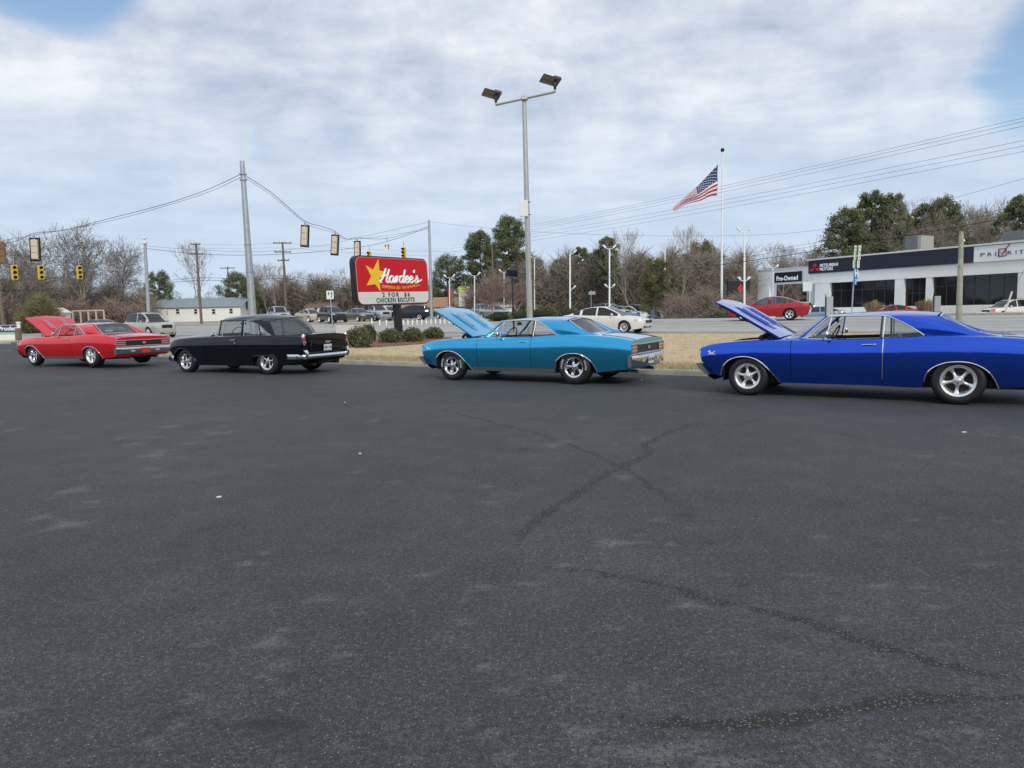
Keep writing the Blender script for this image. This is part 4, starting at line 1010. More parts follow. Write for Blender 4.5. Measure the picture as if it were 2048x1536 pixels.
        m = MB(); m.grid([S([(x, .683, 1.37), (x, .680, 1.392), (x, .672, 1.402)]) for x in np.linspace(.84, 1.78, 8)]); m.tube(S([(1.80, .755, .965), (1.79, .70, 1.15), (1.755, .668, 1.385)]), .020, 8)
        m.tube(S([(.965, .765, .985), (.955, .69, 1.385)]), .026, 8); m.build('window_frame', pm, root)
        c = MB(); c.tube(S([(1.64, .768, .985), (1.62, .692, 1.375)]), .009, 6); c.tube(S([(.90, .768, .99), (.90, .692, 1.37)]), .010, 6); c.tube(S(bez([(2.0, .73, .965), (1.88, .765, .99), (1.82, .77, .985), (1.60, .775, .980)], 4)), .012, 6)
        c.build('window_trim', CHROME, root)
        g = MB(); g.grid([S([(x, .762, .975), (x+dx, .688, 1.37)]) for x, dx in ((1.78, -.03), (1.3, -.0), (.98, -.02))]); g.build('side_window', GLASS, root)
        g = MB(); g.grid(coons(S([(.90, .762, .98), (-.02, .755, .985)]), S([(.90, .69, 1.37), (.84, .687, 1.365)]), S([(.90, .762, .98), (.90, .69, 1.37)]), S(front), 8, 14)); g.build('side_window', GLASS, root)
    wb_ = [(1.84, -.74, .965), (2.10, -.60, .975), (2.22, 0, 1.0), (2.10, .60, .975), (1.84, .74, .965)]; wt = [(1.76, -.655, 1.385), (1.90, -.45, 1.42), (1.93, 0, 1.44), (1.90, .45, 1.42), (1.76, .655, 1.385)]
    g = MB(); g.grid(coons(bez(wb_, 5), bez(wt, 5), [wb_[0], wt[0]], [wb_[-1], wt[-1]], 21, 8)); g.build('windshield', GLASS, root)
    rb = [(-.13, -.725, .99), (-.25, -.67, .99), (-.42, -.50, 1.0), (-.58, -.27, 1.012), (-.70, 0, 1.02), (-.58, .27, 1.012), (-.42, .50, 1.0), (-.25, .67, .99), (-.13, .725, .99)]; rt = [(.12, -.635, 1.345), (.02, -.54, 1.385), (-.12, -.33, 1.425), (-.20, 0, 1.445), (-.12, .33, 1.425), (.02, .54, 1.385), (.12, .635, 1.345)]
    g = MB(); g.grid(coons(bez(rb, 5), bez(rt, 5), [rb[0], (-.06, -.705, 1.12), (.02, -.675, 1.24), rt[0]], [rb[-1], (-.06, .705, 1.12), (.02, .675, 1.24), rt[-1]], 27, 10, bulge=(-.01, 0, .015))); g.build('rear_window', TINTB, root)
    c = MB(); c.tube(bez(rb, 5)+bez(rt[::-1], 5)+[Vector(rb[0])], .010, 5, cap=False); c.build('window_seal', DARK, root)
    m = MB(); m.grid([[(x, .75*q, .985+.02*(1-q*q)) for q in np.linspace(-1, 1, 9)] for x in (1.83, 2.0, 2.15, 2.3)]); m.build('cowl', pm, root)
    tub_and_seats(root, -.45, 2.2, .745, .97, LEATHER, (.95, .0), .98, wheel_x=1.52, wheel_z=1.04, dash_x=1.9)
    mr = MB(); mr.box((1.66, 0, 1.30), (.02, .2, .06), bev=.01); mr.build('rear_view_mirror', DARK, root)
    u = MB(); u.box((1.2, 0, .30), (3.9, 1.5, .12))
    for y in (-.45, .45): u.tube([(2.3, y*.5, .22), (.6, y, .21), (-.6, y, .26), (-1.15, y, .25)], .034, 8)
    u.tube([(0, -.8, .33), (0, .8, .33)], .05, 8); u.box((-.9, -.25, .29), (.30, .8, .10), bev=.03); u.build('chassis', UNDER, root)
    wells(root, (0, 2.921), .84, .41)
    for sg in (1, -1):
        add_wheel(root, 'torq', 2.921, sg*.785, .325, .215, .205, CHROME); add_wheel(root, 'torq', 0.03, sg*.765, .345, .27, .215, CHROME)
    return root
fifties_sedan('black fifties two-door sedan with closed hood and chrome rear bumper, behind the red coupe', (-5.79, 18.92, carz(-5.79, 18.92)), R_(154.7), P_BLACK, 'vintage cars parked along the kerb')

# ---- present-day traffic and parked cars
def arch(cx, R, zc, z0, n=9):
    return [(cx+R, z0)]+[(cx+R*math.cos(t), zc+R*math.sin(t)) for t in np.linspace(.15, math.pi-.15, n)]+[(cx-R, z0)]
def modern(name, spec, label, loc, rz, pm, group=None, wheel='multi', detail=True):
    """spec: lower body top line, roof line, wheelbase"""
    S = SPECS[spec]; root = thing(name, label, S['cat'], loc, rz, group); hw = S['hw']; wb = S['wb']; R = S['R']
    fa = arch(wb, R+.055, R, .24); ra = arch(0, R+.055, R, .24)
    cfg = dict(crease=.36, low=.92, mid=.965, top=.92, inn=.80, xf=S['xf'], xr=S['xr'],
        W=sm([(S['xr'], hw*.86), (S['xr']+.35, hw*.97), (0, hw), (wb, hw), (S['xf']-.5, hw*.95), (S['xf']-.15, hw*.80), (S['xf'], hw*.62)], .06),
        zt=sm(S['zt'], .12), prof=([0, .3, .58, .70, .85, 1], [.968, .99, 1.0, .99, .968, .92]), nose=sm(S['nose'], 0), tail=sm(S['tail'], 0))
    cfg['zb'] = arch_fn(sm([(S['xr']-.1, .36), (S['xr']+.4, S['sill']), (S['xf']-.4, S['sill']), (S['xf'], .26)], .02), (fa, ra)); cfg['archx'] = [a[0] for a in fa+ra]
    m = MB()
    for sg in (1, -1): m.grid(skin_rows(cfg, sg, S['xr'], S['xf']))
    m.grid([[(x, cfg['W'](x)*.80*q, cfg['zt'](x)+.018+.035*(1-q*q)) for q in np.linspace(-1, 1, 11)] for x in np.linspace(S['xr'], S['xf'], 40)])
    m.grid(cap_rows(cfg, lambda z: cfg['tail'](z)-.0, S['xr'], .30, cfg['zt'](S['xr'])+.018, 7, 9))
    m.grid([[(cfg['nose'](z)+.06*(1-q*q), y_profile(cfg, S['xf'], z, cfg['zt'](S['xf']))*q, z) for q in np.linspace(-1, 1, 9)] for z in np.linspace(.22, cfg['zt'](S['xf'])+.018, 7)])
    m.build('body', pm, root, 40)
    # cabin: belt ring up to roof ring
    zr = sm(S['roof'], .10); x0, x1 = S['roof'][0][0], S['roof'][-1][0]; a0, a1 = S['top']       # glass slopes outside a0..a1
    xs = sorted(set(list(np.linspace(x0, x1, 33))+[a0, a1])); roofm, gl_s, gl_f, gl_r, gl_s2 = MB(), MB(), MB(), MB(), MB()
    def sect(x, e=0):
        b = cfg['zt'](x)+.012; r = max(zr(x), b+.01); k = min(1, (r-b)/.3); yb = cfg['W'](x)*.80; yt = yb-(.17*k)*(1 if S['cat'] != 'suv' else .75)
        return [(x, yb, b), (x, yb-(yb-yt)*.55, b+(r-.045*k-b)*.6), (x, yt, r-.045*k), (x, yt*.82, r-.012*k), (x, yt*.4, r), (x, 0, r+.004*k)]
    for a, b in zip(xs, xs[1:]):
        A, B = sect(a), sect(b); c = (a+b)/2
        mir = lambda L: [(p[0], -p[1], p[2]) for p in L]
        for f, gs in ((lambda L: L, gl_s), (mir, gl_s2)):
            pil = any(abs(c-px) < .045 for px in S['pillars']) or c < S['side'][0] or c > S['side'][1]
            (roofm if pil else gs).grid([f(A[:3]), f(B[:3])])
            tgt = roofm if a0-.01 <= c <= a1+.01 else (gl_r if c < a0 else gl_f)
            if tgt is not roofm:
                roofm.grid([f(A[2:4]), f(B[2:4])]); tgt.grid([f(A[3:]), f(B[3:])])
            else: tgt.grid([f(A[2:]), f(B[2:])])
    roofm.build('roof', pm, root, 50)
    tm = S.get('glass', TINT)
    gl_s.build('side_window', tm, root, 50); gl_s2.build('side_window', tm, root, 50); gl_f.build('windshield', TINTD, root, 50); gl_r.build('rear_window', tm, root, 50)
    inn = MB(); zb_ = cfg['zt'](wb*.4); inn.box((wb*.45, 0, zb_-.12), (wb*.9, hw*1.45, .3))
    for sx in (wb*.45, wb*.12):
        for y in (-.36, .36): inn.box((sx, y, zb_+.08), (.16, .48, .5), bev=.05)
    inn.build('cabin_lining', LEATHER, root)
    for sg in (1, -1):
        l = MB(); xf = S['xf']; zl = S['lamp']
        l.grid([[(x+.012+(cfg['nose'](z)-xf)*((x-(xf-.5))/.5)**1.5, sg*(y_profile(cfg, x, z, cfg['zt'](x))+.006), z) for z in (zl-.07, zl, zl+.06)] for x in (xf-.42, xf-.28, xf-.14, xf-.02)])
        l.build('headlight', CLEARLENS, root)
        l = MB(); xr = S['xr']; l.grid([[(x-.008, sg*(y_profile(cfg, x, z, cfg['zt'](x))+.006), z) for z in (S['tl']-.08, S['tl'], S['tl']+.07)] for x in (xr+.24, xr+.12, xr-.004)])
        l.grid([[(cfg['tail'](z)-.010, sg*y, z) for z in (S['tl']-.08, S['tl'], S['tl']+.07)] for y in (hw*.86, hw*.6)]); l.build('taillight', REDLENS, root)
        m = MB(); xm = S['side'][1]-.18; m.box((xm, sg*(hw+.06), cfg['zt'](xm)+.09), (.10, .17, .12), bev=.035); m.tube([(xm, sg*(hw*.85), cfg['zt'](xm)+.04), (xm, sg*hw, cfg['zt'](xm)+.07)], .02, 5); m.build('wing_mirror', pm, root)
    g = MB(); xn = S['xf']+.055; g.box((cfg['nose'](S['lamp']-.1)+.045, 0, S['lamp']-.09), (.05, hw*.8, S.get('grille', .15)), bev=.02); g.box((cfg['nose'](.33)+.03, 0, .33), (.05, hw*1.0, .10), bev=.02); g.build('grille', DARK, root)
    pl = MB(); pl.box((cfg['tail'](.75)-.012, 0, .78 if S['cat'] != 'suv' else .85), (.01, .3, .15)); pl.build('licence_plate', PLATEW, root, 0)
    if detail:
        h = MB()
        for sg in (1, -1):
            for px in S['handles']: h.box((px, sg*(y_profile(cfg, px, cfg['zt'](px)-.12, cfg['zt'](px))+.012), cfg['zt'](px)-.12), (.17, .025, .03), bev=.01)
        h.build('door_handle', pm, root)
        s = MB()
        for sg in (1, -1):
            for px in S['seams']: s.tube([(px, sg*(y_profile(cfg, px, z, cfg['zt'](px))+.0005), z) for z in np.linspace(.30, cfg['zt'](px), 8)], .004, 4)
        s.build('door_gap', DARK, root)
    u = MB(); u.box((wb/2, 0, .30), (wb+1.2, hw*1.5, .16)); u.build('underbody', UNDER, root); wells(root, (0, wb), hw-.06, R+.07)
    if S.get('rack'):
        r = MB()
        for sg in (1, -1): r.tube([(x, sg*hw*.62, zr(x)+.035) for x in np.linspace(a0+.2, a1-.3, 6)], .018, 5)
        r.build('roof_rack', DARK, root)
    if S.get('cladding'):
        c = MB()
        for sg in (1, -1): c.grid([[(x, sg*(y_profile(cfg, x, z, .9)+.008), z) for z in (S['sill'], .30, .36)] for x in np.linspace(R+.1, wb-R-.1, 6)])
        c.build('sill_cladding', S.get('cladmat', UNDER), root)
    for sg in (1, -1):
        for x in (0, wb): add_wheel(root, wheel, x, sg*(hw-.11), R, .20, R*.67, ALU)
    return root
TINTD = glass('windscreen_glass', (.30, .34, .35), .10)
SPECS = {
 'sedan': dict(cat='car', hw=.90, wb=2.77, R=.325, xf=3.72, xr=-1.08, sill=.20, lamp=.69, tl=.86,
    zt=[(-1.2, .93), (-1.08, .96), (-.8, 1.0), (-.3, .99), (.5, .955), (1.5, .93), (2.2, .91), (2.6, .895), (3.1, .845), (3.5, .74), (3.72, .62), (3.9, .5)],
    nose=[(.2, 3.62), (.35, 3.70), (.6, 3.76), (.8, 3.70)], tail=[(.2, -1.0), (.5, -1.10), (.7, -1.14), (1.0, -1.08)],
    roof=[(-.72, 1.02), (-.35, 1.16), (.1, 1.34), (.6, 1.43), (1.1, 1.455), (1.5, 1.42), (1.9, 1.27), (2.25, 1.09), (2.52, .94)], top=(.15, 1.55), side=(-.42, 2.28), pillars=(.08, 1.02), handles=(.42, 1.25), seams=(.05, 1.04, 2.15)),
 'sedan2': dict(cat='car', hw=.91, wb=2.765, R=.34, xf=3.73, xr=-1.10, sill=.21, lamp=.70, tl=.90,
    zt=[(-1.2, .97), (-1.1, .99), (-.8, 1.03), (-.3, 1.02), (.5, .975), (1.5, .94), (2.2, .92), (2.6, .905), (3.1, .86), (3.5, .78), (3.73, .66), (3.9, .55)],
    nose=[(.2, 3.66), (.35, 3.72), (.6, 3.76), (.8, 3.70)], tail=[(.2, -1.0), (.5, -1.12), (.7, -1.15), (1.0, -1.10)],
    roof=[(-.55, 1.06), (-.2, 1.22), (.2, 1.38), (.6, 1.46), (1.0, 1.485), (1.4, 1.46), (1.8, 1.33), (2.15, 1.14), (2.45, .95)], top=(.20, 1.45), side=(-.22, 2.2), pillars=(.18, 1.05), handles=(.42, 1.3), seams=(.10, 1.08, 2.15), glass=TINTL),
 'suv': dict(cat='suv', hw=.97, wb=2.98, R=.39, xf=3.86, xr=-1.12, sill=.34, lamp=.90, tl=1.1, grille=.24, rack=1, cladding=1,
    zt=[(-1.2, 1.12), (-1.12, 1.14), (-.5, 1.17), (1.0, 1.15), (2.3, 1.12), (2.7, 1.11), (3.3, 1.07), (3.65, 1.01), (3.86, .90), (4.0, .8)],
    nose=[(.2, 3.82), (.5, 3.90), (.8, 3.90), (1.1, 3.82)], tail=[(.2, -1.05), (.5, -1.16), (.8, -1.17), (1.2, -1.12)],
    roof=[(-1.10, 1.18), (-1.0, 1.55), (-.8, 1.80), (-.2, 1.86), (.8, 1.88), (1.5, 1.85), (1.85, 1.74), (2.25, 1.45), (2.62, 1.15)], top=(-.84, 1.7), side=(-.86, 2.32), pillars=(-.05, 1.02), handles=(.2, 1.25), seams=(-.02, 1.05, 2.2)),
 'compact_suv': dict(cat='suv', hw=.92, wb=2.70, R=.35, xf=3.52, xr=-.95, sill=.28, lamp=.84, tl=1.0, grille=.18, rack=1,
    zt=[(-1.0, 1.02), (-.95, 1.05), (-.5, 1.08), (1.0, 1.04), (2.1, 1.01), (2.5, 1.0), (3.0, .96), (3.35, .88), (3.52, .78), (3.7, .7)],
    nose=[(.2, 3.46), (.4, 3.54), (.7, 3.56), (1.0, 3.46)], tail=[(.2, -.9), (.5, -.99), (.8, -1.0), (1.1, -.95)],
    roof=[(-.90, 1.09), (-.75, 1.35), (-.5, 1.58), (0, 1.66), (.8, 1.68), (1.3, 1.64), (1.65, 1.52), (2.0, 1.30), (2.38, 1.05)], top=(-.52, 1.42), side=(-.62, 2.15), pillars=(.02, .98), handles=(.3, 1.2), seams=(.0, 1.0, 2.0)),
}
P_WHITE = paint('pearl_white_paint', (.72, .71, .66), .0, .35); P_CRIM = paint('crimson_paint', (.38, .012, .022), .15, .3)
P_CHAMP = paint('champagne_paint', (.52, .49, .42), .35, .35); P_SILV = paint('silver_paint', (.50, .52, .54), .6, .35)
P_DKBL = paint('dark_navy_paint', (.012, .018, .03), .2, .3); P_GREY = paint('slate_grey_paint', (.13, .15, .17), .5, .35)
P_LBL = paint('steel_blue_paint', (.16, .25, .34), .5, .35); P_BEIGE = paint('beige_paint', (.55, .50, .38), .3, .35); P_MAROON = paint('maroon_paint', (.16, .012, .02), .2, .3)
RD = math.degrees(math.atan2(-TS[1], -TS[0]))            # heading left-away along the road
def gz(x, y, dz=0): return (x, y, H(x, y)+dz)
a_ = R_(RD+180)
p = GX(1210, 38.6); modern('traffic_car', 'sedan', 'pearl white sedan driving right on the near lane, behind the light blue coupe', gz(p.x-.85, p.y+1.0+.7), a_, P_WHITE, 'cars driving on the road', 'multi')
p = GX(1581, 44.4); modern('traffic_car', 'sedan2', 'crimson sedan driving left on the far lane in front of the dealership', gz(p.x+.3, p.y+.7, .02), R_(RD)+R_(8), P_CRIM, 'cars driving on the road', 'five')
p = GX(280, 55); modern('traffic_suv', 'suv', 'champagne large SUV driving right past the white house', gz(p.x, p.y), a_+R_(-2), P_CHAMP, 'cars driving on the road', 'multi')
p = GX(185, 50); modern('traffic_car', 'sedan', 'dark car mostly hidden behind the open red hood', gz(p.x, p.y), a_, P_DKBL, 'cars driving on the road', 'multi')

# ------------------------------------------------------------------ trees and plants
def twig_mat(name, c1, c2, vs=1.5): return pbr(name, c1, .9, col2=c2, vscale=vs)
BARK = twig_mat('grey_brown_bark', (.15, .125, .10), (.28, .24, .195)); BARKP = twig_mat('pinkish_bark', (.23, .155, .125), (.36, .26, .215))
BARKT = twig_mat('tan_bark', (.20, .16, .12), (.34, .28, .215)); TRUNKP = twig_mat('pine_bark', (.07, .05, .035), (.15, .11, .08), 3)
NEED = pbr('pine_needles', (.055, .075, .030), .8, col2=(.20, .22, .095), vscale=.9, detail=6)
NEEDY = pbr('yellow_green_needles', (.065, .07, .022), .8, col2=(.19, .175, .07), vscale=.9, detail=6)
LEAFD = pbr('dark_evergreen_leaves', (.02, .036, .014), .6, col2=(.07, .10, .04), vscale=2)
LEAFH = pbr('hedge_leaves', (.05, .065, .025), .7, col2=(.13, .15, .06), vscale=1.2)
LEAFB = pbr('bush_leaves', (.045, .060, .022), .45, col2=(.20, .21, .085), vscale=22, detail=2)
LEAFR = pbr('rust_brush', (.17, .12, .095), .9, col2=(.32, .24, .19), vscale=1.5)
LEAFO = pbr('olive_brush', (.10, .09, .035), .9, col2=(.24, .21, .09), vscale=1.2)
REED = pbr('dry_reeds', (.22, .15, .08), .9, col2=(.42, .30, .17), vscale=5)
def limb_array(segs, sides=3):
    """segs: list of (p0,p1,r0,r1) -> verts, quads"""
    A = np.array([s[0] for s in segs]); B = np.array([s[1] for s in segs]); r0 = np.array([s[2] for s in segs]); r1 = np.array([s[3] for s in segs])
    D = B-A; L = np.linalg.norm(D, axis=1, keepdims=True)+1e-9; D = D/L
    ref = np.where(np.abs(D[:, 2:3]) < .9, np.array([[0, 0, 1.]]), np.array([[1., 0, 0]]))
    U = np.cross(D, ref); U /= np.linalg.norm(U, axis=1, keepdims=True); W_ = np.cross(D, U)
    an = np.arange(sides)*2*math.pi/sides; n = len(segs)
    ring = U[:, None, :]*np.cos(an)[None, :, None]+W_[:, None, :]*np.sin(an)[None, :, None]
    Vv = np.concatenate([A[:, None]+ring*r0[:, None, None], B[:, None]+ring*r1[:, None, None]], 1).reshape(-1, 3)
    o = np.arange(n)[:, None]*2*sides; k = np.arange(sides); k2 = (k+1) % sides
    F = np.stack([o+k, o+k2, o+sides+k2, o+sides+k], -1).reshape(-1, 4)
    return Vv, F
def bare_tree_segs(seed, hgt=12., spread=.5, trunk=.28, levels=6, r0=.28, up=.15, first=.28, forks=(2, 3), lmul=.74, twig_r=.008, droop=0.):
    r = random.Random(seed); big, small = [], []
    def grow(p, d, L, rad, lev):
        n = 3 if lev < 3 else 2; q = p.copy(); dd = d.copy(); rr = rad
        for k in range(n):
            dd = (dd+Vector((r.gauss(0, .13), r.gauss(0, .13), r.gauss(0, .09)+up*.28-droop*(lev > 3)*.2))).normalized(); q2 = q+dd*(L/n); r2 = rad*(1-.45*(k+1)/n)
            (big if lev < 3 else small).append((tuple(q), tuple(q2), max(twig_r, rr), max(twig_r, r2)))
            if lev >= 1 and lev < levels and r.random() < .55:
                side = Vector((r.gauss(0, 1), r.gauss(0, 1), r.gauss(.1, .5))).normalized(); grow(q2, (dd*.55+side*.8).normalized(), L*lmul*.62, r2*.5, lev+2 if lev+2 <= levels else levels)
            q = q2; rr = r2
        if lev < levels:
            f = r.choice(forks) if lev > 0 else max(forks)+1; ph = r.uniform(0, 6.28)
            for i in range(f):
                a = ph+i*2*math.pi/f+r.gauss(0, .3); u, v = cross_basis(dd); sp = spread*r.uniform(.55, 1.25)
                nd = (dd*math.cos(sp)+(u*math.cos(a)+v*math.sin(a))*math.sin(sp)+Vector((0, 0, up*.5))).normalized()
                grow(q, nd, L*lmul*r.uniform(.8, 1.15), rr*(.78 if f < 3 else .66), lev+1)
    grow(Vector((0, 0, -.1)), Vector((0, 0, 1)), hgt*first, r0, 0)
    top = max(s[1][2] for s in small); k = hgt/top
    sc = lambda L: [(tuple(c*k for c in a), tuple(c*k for c in b), ra, rb) for a, b, ra, rb in L]
    return sc(big), sc(small)
TREES = {}
def make_bare(key, mat, **kw):
    b, s = bare_tree_segs(**kw); V1, F1 = limb_array(b, 6); V2, F2 = limb_array(s, 3)
    o1 = fast('trunk', V1, F1, mat, None, smooth=True); o2 = fast('crown', V2, F2, mat, None)
    TREES[key] = (o1.data, o2.data); bpy.data.objects.remove(o1); bpy.data.objects.remove(o2)
make_bare('oak', BARK, seed=11, hgt=15, spread=.58, r0=.50, first=.17, levels=7, forks=(2, 3), lmul=.80, up=.12, twig_r=.014)
print('oak tris', len(TREES['oak'][0].polygons), len(TREES['oak'][1].polygons))
make_bare('oak2', BARK, seed=5, hgt=14, spread=.52, r0=.30, first=.26, levels=6, forks=(2, 3), lmul=.78, up=.16, twig_r=.011)
make_bare('vase', BARKT, seed=8, hgt=14, spread=.34, r0=.30, first=.16, levels=6, forks=(2, 3), lmul=.80, up=.30, twig_r=.011)
make_bare('tall', BARKT, seed=21, hgt=15, spread=.45, r0=.22, first=.34, levels=6, forks=(2, 3), lmul=.70, up=.22, twig_r=.011)
make_bare('myrtle', BARKP, seed=31, hgt=6, spread=.42, r0=.14, first=.13, levels=6, forks=(3, 3), lmul=.78, up=.20, twig_r=.010)
def leaf_cloud(seed, blobs, n, size, flat=.6, shell=.55):
    """many small leaf faces spread through blobs (centre, radii)"""
    r = np.random.RandomState(seed); vol = np.array([b[1][0]*b[1][1]*b[1][2] for b in blobs])**.67; pk = r.choice(len(blobs), n, p=vol/vol.sum())
    C = np.array([b[0] for b in blobs])[pk]; Rr = np.array([b[1] for b in blobs])[pk]
    d = r.normal(size=(n, 3)); d /= np.linalg.norm(d, axis=1, keepdims=True); q = shell+(1-shell)*r.rand(n, 1)**.6
    q *= 1+.16*np.sin(d[:, :1]*5+pk[:, None])+.12*np.sin(d[:, 1:2]*9+pk[:, None]*2)
    P_ = C+d*Rr*q
    a = r.normal(size=(n, 3)); a /= np.linalg.norm(a, axis=1, keepdims=True); b = np.cross(a, r.normal(size=(n, 3))); b /= np.linalg.norm(b, axis=1, keepdims=True)
    s = size*r.uniform(.55, 1.3, (n, 1)); Vv = np.stack([P_-a*s, P_+b*s*flat, P_+a*s, P_-b*s*flat], 1).reshape(-1, 3)
    return Vv, np.arange(4*n).reshape(-1, 4)
def make_pine(key, mat, seed, hgt, wid, base=.35, n=14000, size=.16, nb=46, round_=.5):
    r = random.Random(seed); segs = [((0, 0, -.1), (0, 0, hgt*.5), .24, .17), ((0, 0, hgt*.5), (.1, 0, hgt*.97), .17, .04)]; blobs = []
    for i in range(nb):
        t = base+(1-base)*(i+.5)/nb; a = i*2.4+r.uniform(-.4, .4); env = (math.sin(math.pi*min(1, (t-base)/(1-base)*.85+.15)))**round_*wid
        l = env*r.uniform(.5, 1.1); z = hgt*t; p = (math.cos(a)*l, math.sin(a)*l, z+.10*l)
        segs.append(((0, 0, z-.25*l), p, .05, .02)); rb = r.uniform(.6, 1.1)*wid*.33
        blobs.append((p, (rb, rb, rb*.8)))
        if l > wid*.5: blobs.append(((p[0]*.55, p[1]*.55, z), (rb*.9, rb*.9, rb*.45)))
    V1, F1 = limb_array(segs, 6); V2, F2 = leaf_cloud(seed, blobs, int(n*1.5), size*.9, .28, .05)
    o1 = fast('trunk', V1, F1, TRUNKP, None, smooth=True); o2 = fast('crown', V2, F2, mat, None); TREES[key] = (o1.data, o2.data)
    bpy.data.objects.remove(o1); bpy.data.objects.remove(o2)
make_pine('pine', NEED, 3, 15, 3.4, .30, 22000, .20)
make_pine('pine2', NEED, 9, 15, 2.6, .42, 15000, .19, 38)
make_pine('cedar', NEEDY, 14, 8, 2.5, .22, 14000, .14, 40, .35)
make_pine('bushy', NEED, 17, 9, 3.2, .10, 16000, .16, 44, .4)
def plant_tree(kind, u, Yd, top, label, group=None, sx=1., wpx=None, rz=None, dz=0, name=None):
    """a tree at photo column u and depth Yd whose top reaches photo row `top`"""
    g = GX(u, Yd); z1 = V(u, top, Yd).z; tr, cr = TREES[kind]; h0 = {'oak': 15, 'oak2': 14, 'vase': 14, 'tall': 15, 'myrtle': 6, 'pine': 15, 'pine2': 15, 'cedar': 8, 'bushy': 9}[kind]
    k = (z1-g.z)/h0
    nm = name or {'pine': 'pine_tree', 'pine2': 'pine_tree', 'cedar': 'cedar_tree', 'bushy': 'evergreen_tree', 'myrtle': 'bare_shrub'}.get(kind, 'bare_tree')
    root = thing(nm, label, 'tree' if kind != 'myrtle' else 'shrub', (g.x, g.y, g.z+dz), rz if rz is not None else random.uniform(0, 6.28), group)
    link('trunk', tr, root); link('crown', cr, root); root.scale = (k*sx, k*sx, k)
    return root
FW = 'bare trees of the wood beyond the road'
# named individuals
plant_tree('oak', 178, 92, 430, 'largest bare oak with wide crown left of the tall steel signal pole', sx=1.05, rz=1.0)
plant_tree('pine', 1790, 118, 430, 'dark evergreen filling the gap between the slim pines and the machinery', sx=1.3, rz=.5)
plant_tree('pine2', 1850, 116, 412, 'slim evergreen among bare crowns above the right rooftop machinery', sx=1.2, rz=2)
plant_tree('oak', 62, 104, 458, 'wide bare oak between the left photo edge and the largest oak', sx=1.0, rz=3.2)
plant_tree('oak', 246, 106, 468, 'wide bare oak right of the largest oak, behind the camera pole', sx=1.0, rz=5)
plant_tree('pine', 1122, 112, 520, 'olive green pine left of the tall white lot lamp behind the hedge', sx=1.2, rz=4.4)
plant_tree('pine2', 1192, 104, 506, 'olive green pine between the two taller middle pines', sx=1.2, rz=.8)
plant_tree('bushy', 1385, 108, 520, 'low evergreen in the wood under the flag', sx=1.1, rz=.3)
plant_tree('oak2', 8, 88, 448, 'bare reddish tree cut by the left edge of the photo', sx=1.0)
plant_tree('oak2', 95, 108, 470, 'bare tree between the left photo edge and the big oak', sx=1.0)
plant_tree('vase', 392, 118, 476, 'bare upright tree with fanning limbs behind the white house', sx=.95, rz=.5)
plant_tree('bushy', 322, 118, 546, 'small rounded evergreen left of the fanning bare tree', sx=.85)
plant_tree('bushy', 478, 125, 548, 'broad evergreen just behind the tall raked steel pole', sx=1.1)
plant_tree('bushy', 500, 118, 562, 'lower evergreen right of the tall raked steel pole', sx=.9)
plant_tree('bushy', 897, 120, 515, 'rounded evergreen right of the red restaurant sign', sx=.95, rz=2)
plant_tree('pine', 963, 118, 466, 'dark pine left of the tall pine behind the lamp post', sx=1.05, rz=0)
plant_tree('pine', 1020, 112, 437, 'tallest pine standing behind the twin lamp post', sx=1.0, rz=2.2)
plant_tree('bushy', 1068, 116, 520, 'small evergreen peeking out right of the twin lamp post', sx=.8)
plant_tree('pine2', 1163, 105, 497, 'green topped pine between two white lot lamps', sx=1.1)
plant_tree('pine2', 1218, 95, 477, 'dark pine right behind a white lot lamp', sx=1.15, rz=3)
plant_tree('vase', 1266, 78, 452, 'bare tree with pale trunk in front of the parked cars', sx=.85, rz=2)
plant_tree('cedar', 1312, 76, 521, 'small yellow green cedar on bare trunk beside the flagpole brush', sx=.9)
plant_tree('vase', 1358, 92, 446, 'tall bare tree left of the flag', sx=.8, rz=4)
plant_tree('cedar', 1404, 100, 489, 'roundish evergreen just left of the flagpole', sx=.9)
plant_tree('pine', 1690, 105, 421, 'big green pine rising behind the dealership sign band', sx=1.05, rz=1)
plant_tree('pine2', 1738, 110, 388, 'tall slim pine behind the dealership, leftmost of the trio', sx=.95)
plant_tree('pine2', 1778, 108, 392, 'tall slim pine behind the dealership, middle of the trio', sx=.85, rz=1)
plant_tree('pine', 1880, 112, 400, 'dark pine behind the dealership roof, left of the wooden pole', sx=.9, rz=4)
plant_tree('pine2', 2030, 104, 396, 'dark pine at the right photo edge above the dealership', sx=1.)
plant_tree('tall', 1828, 100, 392, 'dense bare tree above the rooftop machinery', sx=1.1)
plant_tree('myrtle', 985, 74, 548, 'pinkish bare crape myrtle left of the solar lamp', sx=1.5, rz=1)
plant_tree('myrtle', 1038, 74, 555, 'pinkish bare crape myrtle right of the solar lamp', sx=1.4, rz=2)
# the wood behind (many alike)
rt = random.Random(4); tops = [(-60, 480), (30, 500), (130, 520), (230, 505), (300, 560), (420, 575), (520, 520), (560, 520), (600, 512), (640, 516), (700, 530), (760, 560), (860, 585), (960, 560), (1060, 540), (1090, 520), (1130, 512), (1200, 530), (1300, 520), (1380, 500), (1440, 485), (1490, 500), (1540, 478), (1600, 488), (1650, 500), (1760, 470), (1830, 440), (1900, 400), (1950, 385), (2000, 400), (2100, 420)]
ZN = [(230, 'leafless tree of the thick wood behind the red coupe'), (505, 'leafless tree of the thin wood around the white house'), (900, 'leafless tree of the wood behind the restaurant sign and parked cars'), (1200, 'leafless tree of the brown wood behind the twin lamp post and hedges'), (1500, 'leafless tree of the wood around the flagpole'), (1700, 'leafless tree of the wood just left of the dealership sign band'), (9999, 'leafless tree of the wood behind the dealership roof')]
def ZL(u): return next(l for m_, l in ZN if u < m_)
